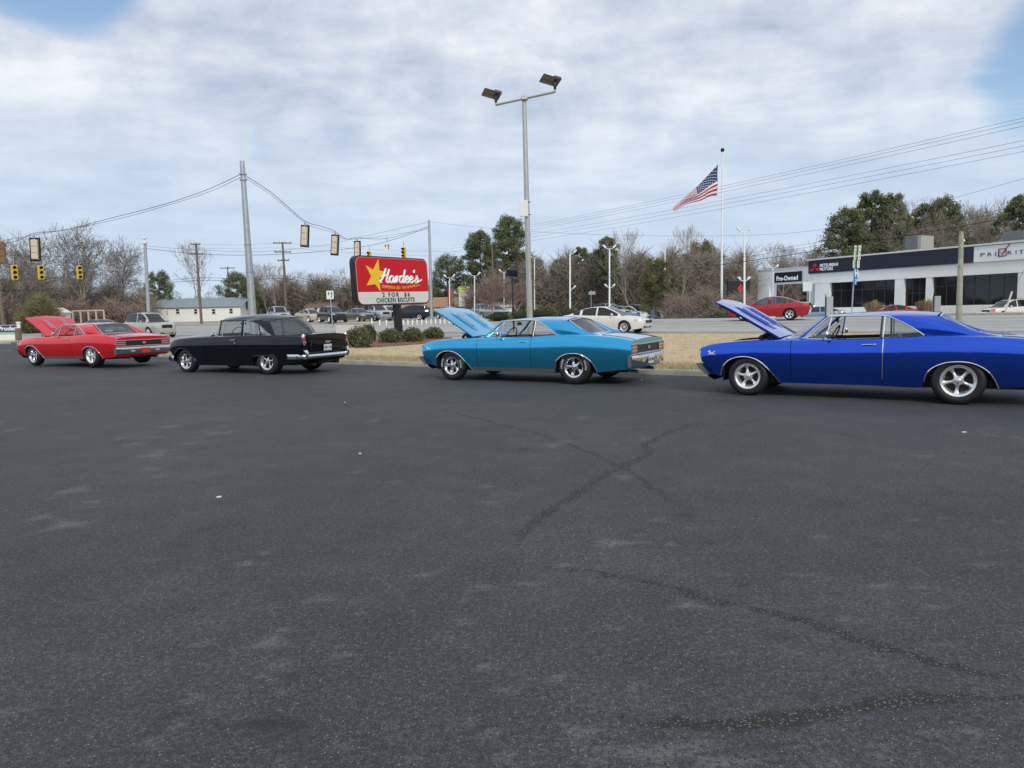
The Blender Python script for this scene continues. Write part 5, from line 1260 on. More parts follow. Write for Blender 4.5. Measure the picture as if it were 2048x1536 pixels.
for k in range(96):
    u = -90+2220*(k+.5)/96+rt.uniform(-10, 10)
    if 395 < u < 505 and rt.random() < .6: continue
    tp = float(np.interp(u, [t[0] for t in tops], [t[1] for t in tops]))+abs(rt.gauss(0, 18))
    plant_tree(rt.choice(['oak2', 'tall', 'vase', 'tall', 'oak2']), u, rt.uniform(112, 150) if u < 1300 else rt.uniform(98, 135), tp, ZL(u), FW, sx=rt.uniform(1.0, 1.45))
# undergrowth: tangle of twigs nobody could count
def brush(name, px0, px1, Y0, Y1, ztop, n, mat, label, seed, L=1.6, w_=.022, up=.8, kind='stuff'):
    r = np.random.RandomState(seed); u = r.uniform(px0, px1, n); Yd = r.uniform(Y0, Y1, n)
    x = np.array([V(a, 630, b).x for a, b in zip(u, Yd)]); g = np.array([H(a, b) for a, b in zip(x, Yd)])
    zt = np.interp(u, [q[0] for q in ztop], [q[1] for q in ztop]) if isinstance(ztop, list) else ztop
    z = g+zt*(r.rand(n)**.8)*(.75+.25*np.sin(u*.09)+.15*np.sin(u*.31)); p = np.stack([x, Yd, z], -1)
    d = r.normal(size=(n, 3)); d[:, 2] = np.abs(d[:, 2])*up+.2; d /= np.linalg.norm(d, axis=1, keepdims=True)
    s = np.cross(d, r.normal(size=(n, 3))); s /= np.linalg.norm(s, axis=1, keepdims=True); l = L*r.uniform(.4, 1.2, (n, 1)); ww = w_*r.uniform(.5, 1.6, (n, 1))
    Vv = np.stack([p-s*ww, p+s*ww, p+d*l+s*ww*.3, p+d*l-s*ww*.3], 1).reshape(-1, 3)
    return fast(name, Vv, np.arange(4*n).reshape(-1, 4), mat, None, kind=kind, label=label, cat='undergrowth')
brush('undergrowth', -120, 300, 96, 112, [(-120, 6.5), (60, 6), (200, 5), (300, 3)], 52000, BARK, 'tangled leafless undergrowth under the trees at the left', 1, w_=.035, L=2.2)
brush('undergrowth', -120, 300, 88, 96, [(-120, 4.0), (300, 2.5)], 16000, LEAFR, 'reddish tangled thicket behind the red coupe', 2, w_=.035)
brush('undergrowth', 505, 880, 125, 140, [(505, 6.5), (700, 6), (880, 4)], 42000, BARK, 'brown leafless undergrowth behind the far houses', 3, w_=.045, L=2.4)
brush('undergrowth', 940, 1420, 98, 116, [(940, 4.5), (1060, 7.0), (1200, 8), (1420, 7)], 60000, BARK, 'brown leafless undergrowth behind the middle car lot', 4, w_=.035, L=2.4)
brush('undergrowth', 1340, 1500, 92, 104, [(1340, 7), (1450, 8), (1500, 7)], 26000, BARKT, 'tan leafless undergrowth left of the dealership', 5, w_=.032, L=2.4)
brush('undergrowth', 1330, 1490, 72, 82, [(1330, 2.0), (1380, 3.2), (1490, 2.4)], 20000, LEAFR, 'low rusty brush around the foot of the flagpole', 6, w_=.022, L=1.2)
brush('undergrowth', 1560, 2150, 108, 124, [(1560, 7.5), (1750, 10), (2150, 12)], 60000, BARK, 'leafless undergrowth behind the dealership', 7, w_=.038, L=2.6)
brush('undergrowth', 40, 118, 74, 82, [(40, 2.6), (75, 3.6), (118, 2.2)], 16000, LEAFO, 'olive brush patch behind the white board sign', 8, w_=.022, L=1.1)
def ridge(name, pts, mat):
    rows = []
    for u, Yd, h in pts:
        g = GX(u, Yd); n = Vector((g.x, g.y, 0)).normalized()
        rows.append([(g.x, g.y, g.z-.3), (g.x+n.x*4, g.y+n.y*4, g.z+h*.7), (g.x+n.x*10, g.y+n.y*10, g.z+h), (g.x+n.x*60, g.y+n.y*60, g.z+h)])
    rows = [list(map(Vector, r)) for r in rows]; R2 = []
    for a, b in zip(rows, rows[1:]):
        for k in range(10): R2.append([p.lerp(q, k/10)+Vector((0, 0, .35*math.sin(k*1.9+a[0].x)*(j > 0))) for j, (p, q) in enumerate(zip(a, b))])
    m = MB(); m.grid(R2); return m.build(name, mat, None, 0, kind='structure')
HILLM = pbr('wooded_slope', (.07, .057, .045), 1., col2=(.17, .14, .11), vscale=.8, detail=10)
ridge('backdrop_hills', [(-300, 122, 5), (150, 122, 4.2), (320, 140, 2.5), (520, 152, 4.5), (800, 152, 4.5), (950, 132, 4.5), (1200, 126, 6), (1420, 120, 6.5), (1650, 118, 7), (1900, 130, 9), (2400, 125, 10)], HILLM)
# unseen wooded rise added behind the camera to darken reflections in paint and chrome
m = MB(); m.grid([[(x, -62-6*math.sin(x*.05), z+2.2*math.sin(x*.21)*(z > 1)+1.2*math.sin(x*.57)*(z > 1)) for z in (-1, 3, 7)] for x in np.linspace(-220, 220, 90)]); m.build('backdrop_hills', HILLM, None, 0, kind='structure')

# ---- clipped hedges and round bushes
def bush(name, label, c, rad, n, size, mat, cat, group=None, core=True, flat=.6):
    root = thing(name, label, cat, c, 0, group)
    rx, ry, rz_ = rad
    Vv, F = leaf_cloud(hash(label) % 1000 if False else int(abs(c[0]*37+c[1]*11)) % 999, [((0, 0, rz_*.92), (rx, ry, rz_)), ((rx*.2, -ry*.1, rz_*.8), (rx*.85, ry*.9, rz_*.95)), ((-rx*.15, ry*.1, rz_*1.0), (rx*.8, ry*.8, rz_*.92))], n, size, flat, .78)
    Vv[:, 2] = np.maximum(Vv[:, 2], .01)
    fast('foliage', Vv, F, mat, root)
    if core:
        k = MB(); k.lathe([(rx*.3*math.sin(t)/.3*.82, rz_*.92-rz_*.80*math.cos(t)) for t in np.linspace(0.05, math.pi-.05, 9)], seg=14); k.build('dark_core', pbr('bush_core', (.02, .022, .012), 1.), root)  # solid dark core stands in for the shade inside the leaves
    return root
GB = 'round clipped bushes around the red restaurant sign'
for (u, v, wpx, hpx, lb) in [(719, 701, 56, 42, 'largest round clipped bush nearest the black sedan tail'), (737, 689, 36, 34, 'round bush half hidden behind the largest one'), (781, 692, 44, 30, 'round clipped bush left of the sign post'), (826, 690, 45, 30, 'round clipped bush right of the sign post'), (868, 683, 42, 24, 'rightmost round bush above the light blue hood')]:
    g = G(u, v); k = g.y/FPX; bush('round_bush', lb, (g.x, g.y, g.z+.1), (wpx*k/2, wpx*k/2*.95, hpx*k/2*1.02), 5200, .034, LEAFB, 'bush', GB)
for i, (u, Yd, wpx, hpx, lb) in enumerate([(1000, 66, 40, 18, 'black green trimmed hedge left of the solar lamp'), (1045, 64, 50, 22, 'green hedge mound at the solar lamp foot'), (1090, 64, 60, 27, 'tallest green hedge mound behind the light blue roof'), (1135, 65, 54, 24, 'green hedge mound left of the white lot lamp'), (1172, 66, 44, 21, 'low green hedge mound behind the white sedan'),
                                   (1448, 62, 92, 26, 'long dark hedge behind the open blue hood'), (1495, 66, 50, 28, 'bright topped hedge left of the crimson sedan'), (640, 96, 26, 12, 'small round hedge beside the parked beige car')]):
    g = GX(u, Yd); k = Yd/FPX; bush('hedge', lb, (g.x, g.y, g.z), (wpx*k/2, wpx*k/3, hpx*k/2), 6000, .07, LEAFD if i in (0, 5) else LEAFH, 'hedge', 'hedges along the far side of the road')
for u, Yd, hpx, lb in [(1748, 70, 26, 'dry pampas grass clump left of the two people'), (1852, 68, 30, 'dry pampas grass clump beside the grey utility cabinet')]:
    g = GX(u, Yd); root = thing('ornamental_grass', lb, 'plant', g, 0, 'dry grass clumps at the dealership'); r = np.random.RandomState(int(u)); n = 900
    a = r.uniform(0, 6.28, n); l = r.uniform(.8, 1.7, n); o_ = r.uniform(.1, .7, n)*l; p0 = np.stack([np.cos(a)*.15, np.sin(a)*.15, 0*a], -1); p1 = np.stack([np.cos(a)*o_, np.sin(a)*o_, l*(1.6-.5*o_/l)*.8], -1)
    s = np.stack([-np.sin(a), np.cos(a), 0*a], -1)*.025; Vv = np.stack([p0-s, p0+s, p1+s*.8, p1-s*.8], 1).reshape(-1, 3); fast('blades', Vv, np.arange(4*n).reshape(-1, 4), REED, root)

# ------------------------------------------------------------------ poles, lamps, signals and wires
def cable(label, pts, r=.012, sag=0., group='overhead cables', n=16):
    P_ = [Vector(p) for p in pts]
    if len(P_) == 2:
        a, b = P_; P_ = [a.lerp(b, k/n)-Vector((0, 0, 4*sag*(k/n)*(1-k/n))) for k in range(n+1)]
    m = MB(); m.tube(P_, r*.72, 5, cap=False); o = m.build('cable', WIREM, None, 0, label=label, cat='cable', group=group); return o
def pole_obj(name, label, base, top, r0, r1, mat, cat='pole', seg=14, group=None):
    root = thing(name, label, cat, base, 0, group); v = Vector(top)-Vector(base)
    m = MB(); m.tube([v*(k/6) for k in range(7)], [r0+(r1-r0)*k/6 for k in range(7)], seg); m.build('pole', mat, root); return root, v
# twin parking-lot lamp
LD = 24.0; lb = GX(1060, LD); lt = V(1048, 192, LD)
root, v = pole_obj('lamp_post', 'tall grey twin-headed parking lot lamp with white box halfway up', lb, lt, .105, .070, POLEPAINT, 'lamp post', 20)
T0 = v*.965; e1 = V(992, 210, LD*1.03)-lb; e2 = V(1110, 184, LD*.965)-lb; T0 = (e1+e2)/2
m = MB(); m.tube([e1, e2], .035, 10); m.box(T0, (.22, .22, .1), bev=.02)
for e in (e1, e2): m.tube([e, e+Vector((0, 0, .12))], .03, 8)
m.build('crossarm', POLEPAINT, root)
LEDM = pbr('led_lens', (.18, .16, .14), .3)
adir = (e2-e1).normalized()
for e in (e1, e2):
    m = MB(); c = e+Vector((-.14, .02, .36)); Mx = (Matrix.Rotation(R_(196), 3, 'Z') @ Matrix.Rotation(R_(-12), 3, 'Y') @ Matrix.Rotation(R_(16), 3, 'X'))
    m.box(c, (.60, .44, .05), bev=.02, M=Mx); m.box(c+Mx @ Vector((-.18, 0, .05)), (.26, .40, .10), bev=.03, M=Mx); hd = m.build('lamp_head', pbr('lamp_housing', (.10, .10, .11), .5, .4), root)
    m = MB()
    for k in (-1, 1): m.box(c+Mx @ Vector((.09, k*.10, -.028)), (.38, .17, .012), M=Mx)
    m.build('lens', LEDM, hd)
    m = MB(); m.tube([e+Vector((0, 0, .08)), e+Vector((-.0, .0, .34))], .045, 8); m.box(e+Vector((0, 0, .24)), (.10, .10, .14), bev=.02); m.build('bracket', DARK, root)
bx = V(1049, 418, LD)-lb; m = MB(); m.box(bx+Vector((-.02, -.14, 0)), (.27, .10, .52), bev=.01); m.build('junction_box', WHITE, root)
m = MB()
for z in (-.19, .21): m.tube([bx+Vector((.12, -.08, z)), bx+Vector((.22, -.08, z))], .012, 6)
m.build('bolt', DARK, root)

# raked steel strain pole carrying the signal spans
SD = 38.; sb = GX(506, SD); stp = V(484, 322, SD)
root, v = pole_obj('signal_pole', 'tall raked galvanised pole behind the black sedan with thin antenna on top', sb, stp, .225, .115, STEEL, 'pole', 16)
m = MB(); q0 = stp-sb+Vector((.03, 0, -.5)); q1 = V(481, 262, SD)-sb; m.tube([q0, q1], [.045, .025], 8); m.tube([q1+Vector((-.12, 0, 0)), q1+Vector((.12, 0, .02))], .012, 5); m.tube([q1, q1+Vector((0, 0, .1))], .02, 5); m.build('antenna', WHITE, root)
m = MB()
for k in (.93, .90, .55, .40): c = v*k; m.lathe([(.16-.02, -.03), (.19, -.03), (.19, .03), (.14, .03)] if k > .8 else [(.19, -.01), (.215, -.01), (.215, .01), (.19, .01)], c=tuple(c), seg=14)
m.build('clamp', STEEL, root)
# far signal poles
pb = GX(863, 78); pt = V(858, 440, 78); root, _ = pole_obj('signal_pole', 'slim far galvanised pole right of the red restaurant sign', pb, pt, .20, .12, STEEL, 'pole')
lb2 = GX(297, 75); lt2 = V(290, 488, 75); root, v2 = pole_obj('signal_pole', 'far galvanised pole left of the white house with camera on top', lb2, lt2, .22, .14, STEEL, 'pole')
m = MB(); m.tube([v2, v2+Vector((0, 0, .7))], .06, 6); m.box(v2+Vector((0, -.1, .6)), (.55, .3, .18), bev=.04); m.box(v2+Vector((0, -.1, .12)), (.5, .4, .25), bev=.04); m.build('camera_head', WHITE, root)
A = V(484, 347, SD); B = V(859, 452, 78); C_ = V(291, 497, 75); Dp = V(-160, 545, 50)
YEL = pbr('signal_yellow', (.72, .48, .02), .45); SIGW = pbr('signal_cream', (.70, .58, .42), .5); VIS = pbr('signal_visor', (.012, .012, .012), .5); LENSD = pbr('signal_lens_dark', (.05, .02, .02), .2)
def signal(label, c, facing, yaw, h=1.07, body=SIGW, plate=True, group=None, hang=.35, tilt=0.):
    """facing: True if the lamps look towards the camera; c is the centre"""
    root = thing('traffic_signal', label, 'traffic light', c, yaw, group); root.rotation_euler = (0, tilt, yaw)
    m = MB(); bw = .34 if not facing else .46; m.box((0, 0, 0), (bw, .20, h), bev=.03); m.build('housing', body, root)
    g = MB()
    for k in (-1, 1): g.box((0, -.105, k*h/6), (.33, .012, .012))
    g.build('housing_seam', VIS, root)
    if plate:
        b = MB(); t = .105; W2, H2 = .34/2+.11, h/2+.11
        b.box((-W2+t/2, .06, 0), (t, .015, H2*2)); b.box((W2-t/2, .06, 0), (t, .015, H2*2)); b.box((0, .062, H2-t/2), (W2*2, .015, t)); b.box((0, .062, -H2+t/2), (W2*2, .015, t)); b.build('backplate', VIS, root)
    for k in (-1, 0, 1):
        z = k*h/3; s = -1 if facing else 1
        vis = MB(); vis.grid([[((.145 if not facing else .125)*math.cos(a), s*(.10+d*(1 if math.sin(a) > -.3 else .4)), z+(.145 if not facing else .125)*math.sin(a)) for a in np.linspace(-.6, math.pi+.6, 12)] for d in (0, .12, .24)]); vis.build('visor', VIS if facing else body, root)
        if facing: l = MB(); l.lathe([(0, -.125), (.08, -.12), (.13, -.10)], c=(0, 0, z), axis='y', seg=14); l.build('lens', LENSD, root)
    m = MB(); m.tube([(0, 0, h/2), (0, 0, h/2+hang)], .025, 6); m.box((0, 0, h/2+hang*.5), (.10, .08, .12), bev=.02); m.build('hanger', STEEL, root)
    return root
GS = 'traffic signals hung over the road'
s1 = V(609, 472, 43); s2 = V(669, 490, 45.5); s3 = V(714, 500, 53)
signal('backward facing traffic signal nearest the tall raked pole', s1, False, R_(-12), group=GS, tilt=R_(5)); signal('backward facing traffic signal, middle of the three right of the raked pole', s2, False, R_(-15), group=GS, tilt=R_(6)); signal('backward facing traffic signal partly behind the red restaurant sign', s3, False, R_(-15), group=GS, h=1.1, tilt=R_(2))
up = Vector((0, 0, .88))
cable('messenger cable from raked pole down past three signals to the far right pole', bez([A, V(545, 387, 40.2), s1+up+Vector((0, 0, .03)), V(640, 452, 44.2), s2+up, V(693, 478, 49), s3+up, V(780, 476, 62), B], 4), .022)
cable('second cable hugging the signal span', bez([A-Vector((0, 0, .12)), V(545, 392, 40.2), s1+up-Vector((0, 0, .08)), V(640, 458, 44.2), s2+up-Vector((0, 0, .1)), s3+up-Vector((0, 0, .1)), B-Vector((0, 0, .35))], 4), .014)
s4 = V(69.5, 499, 40)
signal('backward facing traffic signal at the left with black backplate', s4, False, R_(10), group=GS, tilt=R_(2)); 
s5 = V(3, 505, 36); signal('brown backed traffic signal cut by the left edge', s5, False, R_(20), group=GS, plate=False, body=pbr('signal_brown', (.22, .11, .05), .6))
W0 = V(-420, 505, 33)
cable('cable from the raked pole sweeping down to the far left', bez([A, V(420, 377, 38.5), V(330, 408, 39), V(215, 438, 39.5), V(130, 460, 39.8), s4+up, V(20, 485, 38), V(-120, 497, 36), W0], 4), .020)
cable('lower twin of the sweeping cable at the left', bez([A-Vector((0, 0, .15)), V(420, 383, 38.5), V(330, 412, 39), V(215, 443, 39.5), s4+up-Vector((0, 0, .1)), V(-120, 500, 36), W0-Vector((0, 0, .2))], 4), .014)
sy = [(29, 545), (82, 545), (159, 545)]; span = [V(u, 509+(.0), 58+.05*u) for u, _ in sy]
for (u, v_), lbn in zip(sy, ('leftmost yellow traffic signal above the red hood', 'second yellow traffic signal from the left', 'yellow traffic signal in front of the oak trunk')):
    signal(lbn, V(u, v_, 58+.05*u), True, R_(44), h=1.2, body=YEL, plate=False, group=GS, hang=.75)
cable('span wire carrying the yellow signals at the left', bez([V(-300, 480, 50), V(0, 508, 58), V(29, 511, 59.5), V(82, 513, 62), V(159, 513, 66), V(230, 506, 70), C_], 4), .020)
cable('tether wire under the yellow signals', bez([V(-300, 545, 50), V(0, 559, 58), V(82, 560, 62), V(159, 559, 66), V(295, 548, 75)], 4), .012)
cable('far span wire from the left camera pole to the right pole', bez([C_, V(400, 508, 75), V(520, 510, 76), V(640, 503, 77), V(740, 491, 78), V(800, 475, 78), B-Vector((0, 0, .1))], 4), .03)
cable('upper far span wire between the two far poles', bez([V(291, 492, 75), V(400, 500, 75), V(520, 503, 76), V(640, 492, 77), V(740, 470, 78), V(859, 444, 78)], 4), .018)
signal('yellow traffic signal above the right half of the restaurant sign', V(808, 505, 76), True, R_(-28), body=YEL, plate=False, group=GS, hang=.7)
signal('yellow traffic signal just peeking over the restaurant sign', V(739, 513, 77), True, R_(-28), body=YEL, plate=False, group=GS, hang=.5)
# hanging and standing white arrow signs
SIGNW = pbr('sign_white', (.72, .73, .72), .5); SIGNK = pbr('sign_black', (.015, .015, .015), .5)
def arrow_plate(label, c, w_, h_, pole=None, name='road_sign', split=True):
    root = thing(name, label, 'road sign', c, 0); m = MB(); m.box((0, 0, 0), (w_, .02, h_), bev=.006); m.build('panel', SIGNW, root)
    for sx in (-1, 1):
        a = MB(); x = sx*w_*.2; y = -.013
        a.add([(x-.05*w_, y, -h_*.35*(1 if sx > 0 else .1)), (x+.05*w_, y, -h_*.35*(1 if sx > 0 else .1)), (x+.05*w_, y, h_*.15), (x-.05*w_, y, h_*.15)], [(0, 1, 2, 3)])
        a.add([(x-.14*w_, y, h_*.12), (x+.14*w_, y, h_*.12), (x+.0, y, h_*.36)], [(0, 1, 2)]); a.build('arrow', SIGNK, root, 0)
    if pole: m = MB(); m.tube([Vector(p)-Vector(c) for p in pole], .04, 6); m.build('post', STEEL, root)
    return root
arrow_plate('white arrow sign hanging from the far span wire above the restaurant sign', V(774, 494, 76.5), .75, .85, [V(774, 484, 76.5), V(774, 474, 76.5)])
c = V(660.5, 590, 62); g = GX(664, 62); arrow_plate('white lane arrow sign on a thin post in front of the dark parked SUV', c+Vector((0, -.08, 0)), .62, .72, [g, c+Vector((0, 0, .4))])
# utility poles
def utility(label, ub, ut, vt, Yd, arms, rad=.15, mat=WOOD, group='wooden utility poles'):
    b = GX(ub, Yd); t = V(ut, vt, Yd); root, v = pole_obj('utility_pole', label, b, t, rad, rad*.7, mat, 'utility pole', 10, group)
    for dz, w_, yaw in arms:
        p = v-Vector((0, 0, dz)); m = MB(); m.box(p+Vector((0, -.1, 0)), (w_, .12, .14), rz=yaw); m.build('crossarm', WOOD, root, 0)
        for k in (-.45, -.15, .15, .45):
            i = MB(); q = p+Vector((math.cos(yaw)*k*w_, math.sin(yaw)*k*w_-.1, .16)); i.lathe([(0, .12), (.05, .08), (.07, 0), (.05, -.1), (0, -.1)], c=tuple(q), seg=8); i.build('insulator', STEEL, root)
    return root, t
utility('wooden utility pole with three crossarms left of the far arrow sign', 573, 565, 484, 95, [(.15, 2.3, .25), (1.3, 2.1, .25), (2.4, 1.6, -.2)], .17)
utility('wooden utility pole in front of the white house', 402, 392, 487, 84, [(.1, 1.0, .2), (1.2, 1.5, .2)], .16)
utility('distant small utility pole left of the raked pole', 460, 455, 533, 130, [(.3, 2.6, 0)], .14)
utility('short weathered wooden pole rising in front of the dealership', 1918, 1923, 463, 36.5, [], .15, WOODG)
utility('wooden pole at the left edge behind the white board sign', 5, -3, 560, 62, [], .17)
utility('bare wooden pole left of the tallest pine', 988, 984, 488, 88, [], .13)
# long power lines towards the right
def pl(label, u1, v1, d1, u2, v2, d2, r=.012, sag=.25, extra=.35):
    a, b = V(u1, v1, d1), V(u2, v2, d2); e = b+(b-a)*extra*.5; cable(label, [a, e], r, sag, 'power lines crossing the sky', 20)
for k, (v1, v2) in enumerate([(452, 229), (456, 236), (461, 245)]): pl('thin power line of the upper trio, number %s from the top' % ('one', 'two', 'three')[k], 1020, v1+6, 75, 2048, v2, 34, .011, .3)
for k, (v1, v2) in enumerate([(478, 270), (483, 281), (490, 292)]): pl('thin power line of the middle trio, number %s from the top' % ('one', 'two', 'three')[k], 900, v1+14, 86, 2048, v2, 35, .011, .5)
for k, (v1, v2, r_) in enumerate([(553, 394, .014), (560, 400, .014), (566, 413, .030)]): pl('dark low %s line from the trees to the right edge' % ('upper', 'middle', 'thick')[k], 1060, v1, 82, 2048, v2, 40, r_, .9)
cable('telephone line from the far pole running right across the sky', bez([V(859, 444, 78), V(1060, 463, 76), V(1340, 472, 70), V(1640, 460, 62), V(2048, 357, 44), V(2400, 250, 34)], 4), .014)
for k, (v1, v2, v3) in enumerate([(583, 556, 583), (586, 561, 589)]): cable('low service line crossing behind the %s part of the white house' % ('upper', 'lower')[k], bez([V(-200, v1-6, 70), V(20, v1-4, 80), V(200, v1-9, 84), V(392, v2, 84), V(480, v2+2, 90), V(570, v2-4, 95), V(700, v3-10, 95), V(860, v3-4, 95), V(1060, 562, 90)], 4), .035 if k else .03)
for k in range(2): cable('thin wire between the two far wooden poles, %s one' % ('higher', 'lower')[k], bez([V(392, 488+8*k, 84), V(480, 490+8*k, 90), V(565, 487+9*k, 95), V(760, 500+9*k, 95), V(984, 505+9*k, 90)], 4), .014)
# white lot lamps
def lotlamp(label, u, vt, Yd, r=.10, arms=2, low=False, vb=None):
    r = r*.75
    b = GX(u, Yd); t = V(u, vt+8, Yd); root, v = pole_obj('lot_lamp', label, b, t, r, r*.8, WHITE, 'lamp post', 10, 'white lamp posts of the car lots')
    for zz_, sc_ in ([(0, 1.)]+([(-(v.z*.52), .8)] if low else [])):
        for s in ((-1, 1) if arms == 2 else (1,)):
            m = MB(); p = v+Vector((0, 0, zz_)); m.tube([p, p+Vector((s*.30*sc_, 0, .06)), p+Vector((s*.42*sc_, 0, .16))], .03, 6)
            m.box(p+Vector((s*.50*sc_, 0, .26)), (.40*sc_, .30, .16*sc_), bev=.03, M=Matrix.Rotation(-s*.8, 3, 'Y')); m.build('floodlight', WHITE, root)
    return root
for a in [('white lot lamp left end, just right of the far signal pole', 899, 548, 82, .09), ('white lot lamp with two floodlights above the light blue hood tip', 949, 544, 78, .10), ('white lot lamp behind the pinkish myrtle', 1008, 537, 92, .08), ('white lot lamp immediately right of the twin lamp post', 1069, 508, 92, .10),
          ('tall white lot lamp right of the hedge mounds', 1140, 500, 72, .12, 1, True), ('tall white lot lamp among the middle parked cars', 1219, 490, 72, .12, 2, True), ('white lot lamp behind the small cedar', 1330, 474, 78, .11, 1, True), ('white lot lamp in front of the black emblem board', 1489, 456, 62, .12, 2, True), ('short lamp mast poking above the low showroom roof', 1546, 528, 86, .08)]: lotlamp(*a)
# solar lamp
g = GX(1027, 45); t = V(1024, 552, 45); root, v = pole_obj('solar_lamp', 'black solar panel lamp on a thin black post behind the light blue car', g, t, .055, .05, DARK, 'lamp')
m = MB(); m.box(v+Vector((0, 0, .18)), (.72, .50, .04), M=Matrix.Rotation(R_(-52), 3, 'X') @ Matrix.Rotation(.1, 3, 'Z')); m.build('solar_panel', pbr('solar_cells', (.015, .022, .05), .25), root)
m = MB(); m.box(v+Vector((.28, 0, -.30)), (.30, .28, .26), bev=.04); m.tube([v+Vector((0, 0, -.25)), v+Vector((.28, 0, -.25))], .02, 5); m.build('floodlight', DARK, root)
# flagpole and flag
FD = 75; b = GX(1443, FD); t = V(1445, 303, FD); root, v = pole_obj('flagpole', 'very tall white flagpole with dark ball left of the dealership', b, t, .14, .07, WHITE, 'flagpole', 12)
m = MB(); m.lathe([(.0, .22), (.15, .16), (.21, 0), (.15, -.16), (0, -.2)], c=tuple(v+Vector((0, 0, .15))), seg=14); m.build('finial', DARK, root)
m = MB(); m.tube([v, V(1437, 328, FD)-b, V(1435, 392, FD)-b, V(1440, 430, FD)-b], .012, 4); m.build('halyard', WHITE, root)
FR = pbr('flag_red', (.42, .03, .05), .8); FWH = pbr('flag_white', (.72, .70, .70), .8); FB = pbr('flag_blue', (.025, .035, .13), .8)
hp0, hp1, tip, mid = V(1436, 329, FD), V(1434, 391, FD), V(1346, 415, FD), V(1392, 402, FD)
flag = thing('flag', 'stars and stripes flag blowing to the left from the tall flagpole', 'flag', hp0)
def fpt(u, v_):
    topc = hp0.lerp(tip, u)+Vector((0, 0, -.20*math.sin(math.pi*u))); a = hp1.lerp(mid, min(1, u*2)) if u < .5 else mid.lerp(tip+Vector((0, 0, -.35)), (u-.5)*2)
    p = topc.lerp(a, v_); return p-hp0+Vector((0, .35*math.sin(u*9+v_*1.5)*u+.12*math.sin(v_*7+u*3), .10*math.sin(u*11)*v_))
for k in range(13):
    m = MB(); v0, v1 = k/13, (k+1)/13; u0 = .48 if k < 7 else 0
    m.grid([[fpt(u, v0+(v1-v0)*q) for q in (0, .5, 1)] for u in np.linspace(u0, 1, 22)]); m.build('stripe', FR if k % 2 == 0 else FWH, flag, 60)
m = MB(); m.grid([[fpt(u, q) for q in np.linspace(0, 7/13, 10)] for u in np.linspace(0, .48, 12)]); cn = m.build('canton', FB, flag, 60)
m = MB()
for r_ in range(9):
    for c_ in range(6 if r_ % 2 == 0 else 5):
        uu = .48*(c_+(.5 if r_ % 2 == 0 else 1.0))/6; vv = 7/13*(r_+.7)/9.4; p = fpt(uu, vv); m.add([p+Vector((.075*math.sin(a)*(1 if i % 2 == 0 else .42), -.02, .075*math.cos(a)*(1 if i % 2 == 0 else .42))) for i, a in enumerate(np.linspace(0, 2*math.pi, 11)[:-1])], [tuple(range(10))])
m.build('stars', FWH, cn, 0, kind='stuff')

# ------------------------------------------------------------------ restaurant sign
RL, RR_ = 32.8, 37.6; pL = V(716, 560, RL); pR = V(861, 562, RR_); ex = (pR-pL); ex.z = 0; Wd = ex.length; ex.normalize()
zt_, zb_ = V(711, 507, RL).z, V(711, 610, RL).z; Hh = zt_-zb_; cen = (pL+pR)/2; cen.z = (zt_+zb_)/2; nrm = Vector((ex.y, -ex.x, 0))
base = GX(795, cen.y); base = Vector((cen.x+.08, cen.y, H(cen.x, cen.y)+.1))
sg_ = thing('restaurant_sign', 'large red and white pylon sign with yellow star on a black post', 'sign', base); sg_.rotation_euler = (0, R_(-2.2), 0)
ez = Vector((0, 0, 1)); th = .29
def rrect(w_, h_, r, n=6):
    out = []
    for cx, cy, a0 in ((w_/2-r, h_/2-r, 0), (-w_/2+r, h_/2-r, 90), (-w_/2+r, -h_/2+r, 180), (w_/2-r, -h_/2+r, 270)):
        for k in range(n+1): a = R_(a0+90*k/n); out.append((cx+r*math.cos(a), cy+r*math.sin(a)))
    return out
O = cen-base
TT_ = lambda x, y, z: tuple(O+ex*x+ez*y+nrm*z)
m = MB(); m.prism(rrect(Wd, Hh, .38), -th, 0, T=TT_); m.build('cabinet', pbr('sign_black_cabinet', (.012, .013, .016), .4), sg_, 35)
SR = pbr('sign_red', (.56, .010, .018), .5, spec=.2); SW = pbr('sign_panel_white', (.66, .68, .62), .4, coat=.3); SY = pbr('sign_yellow', (.85, .52, .01), .4); SWW = pbr('sign_letter_white', (.85, .85, .83), .4); SO = pbr('sign_orange_yellow', (.85, .38, .03), .4)
fr = rrect(Wd-.16, Hh-.16, .32); ysp = -Hh/2+.08+(Hh-.16)*.26
def clip(poly, y0, keep_above):
    out = []; n = len(poly)
    for i in range(n):
        a, b = poly[i], poly[(i+1) % n]; ia = (a[1] >= y0) == keep_above; ib = (b[1] >= y0) == keep_above
        if ia: out.append(a)
        if ia != ib: q = (y0-a[1])/(b[1]-a[1]); out.append((a[0]+(b[0]-a[0])*q, y0))
    return out
m = MB(); m.prism(clip(fr, ysp, True), 0, .02, T=TT_); m.build('red_panel', SR, sg_, 30); m = MB(); m.prism(clip(fr, ysp-.004, False), 0, .02, T=TT_); rb_ = m.build('reader_board', SW, sg_, 30)
m = MB(); m.tube([TT_(x, y, .012) for x, y in fr+fr[:1]], .018, 5, cap=False); m.build('panel_trim', pbr('trim_pink', (.62, .25, .25), .4), sg_)
m = MB(); m.tube([TT_(-Wd/2+.1, ysp-.285*k*1., .021) for k in (1,)]+[TT_(Wd/2-.1, ysp-.285, .021)], .006, 4); m.build('letter_rail', pbr('rail_clear', (.5, .52, .48), .3), rb_)
star = [(.50, 1.0), (.645, .63), (1.0, .44), (.70, .30), (.56, -.02), (.40, .26), (.03, .17), (.26, .46), (0, .80), (.36, .70)]
sx0, sx1 = -Wd*.345, -Wd*.345+Wd*.30; sy1, sy0 = Hh*.42, -Hh*.235
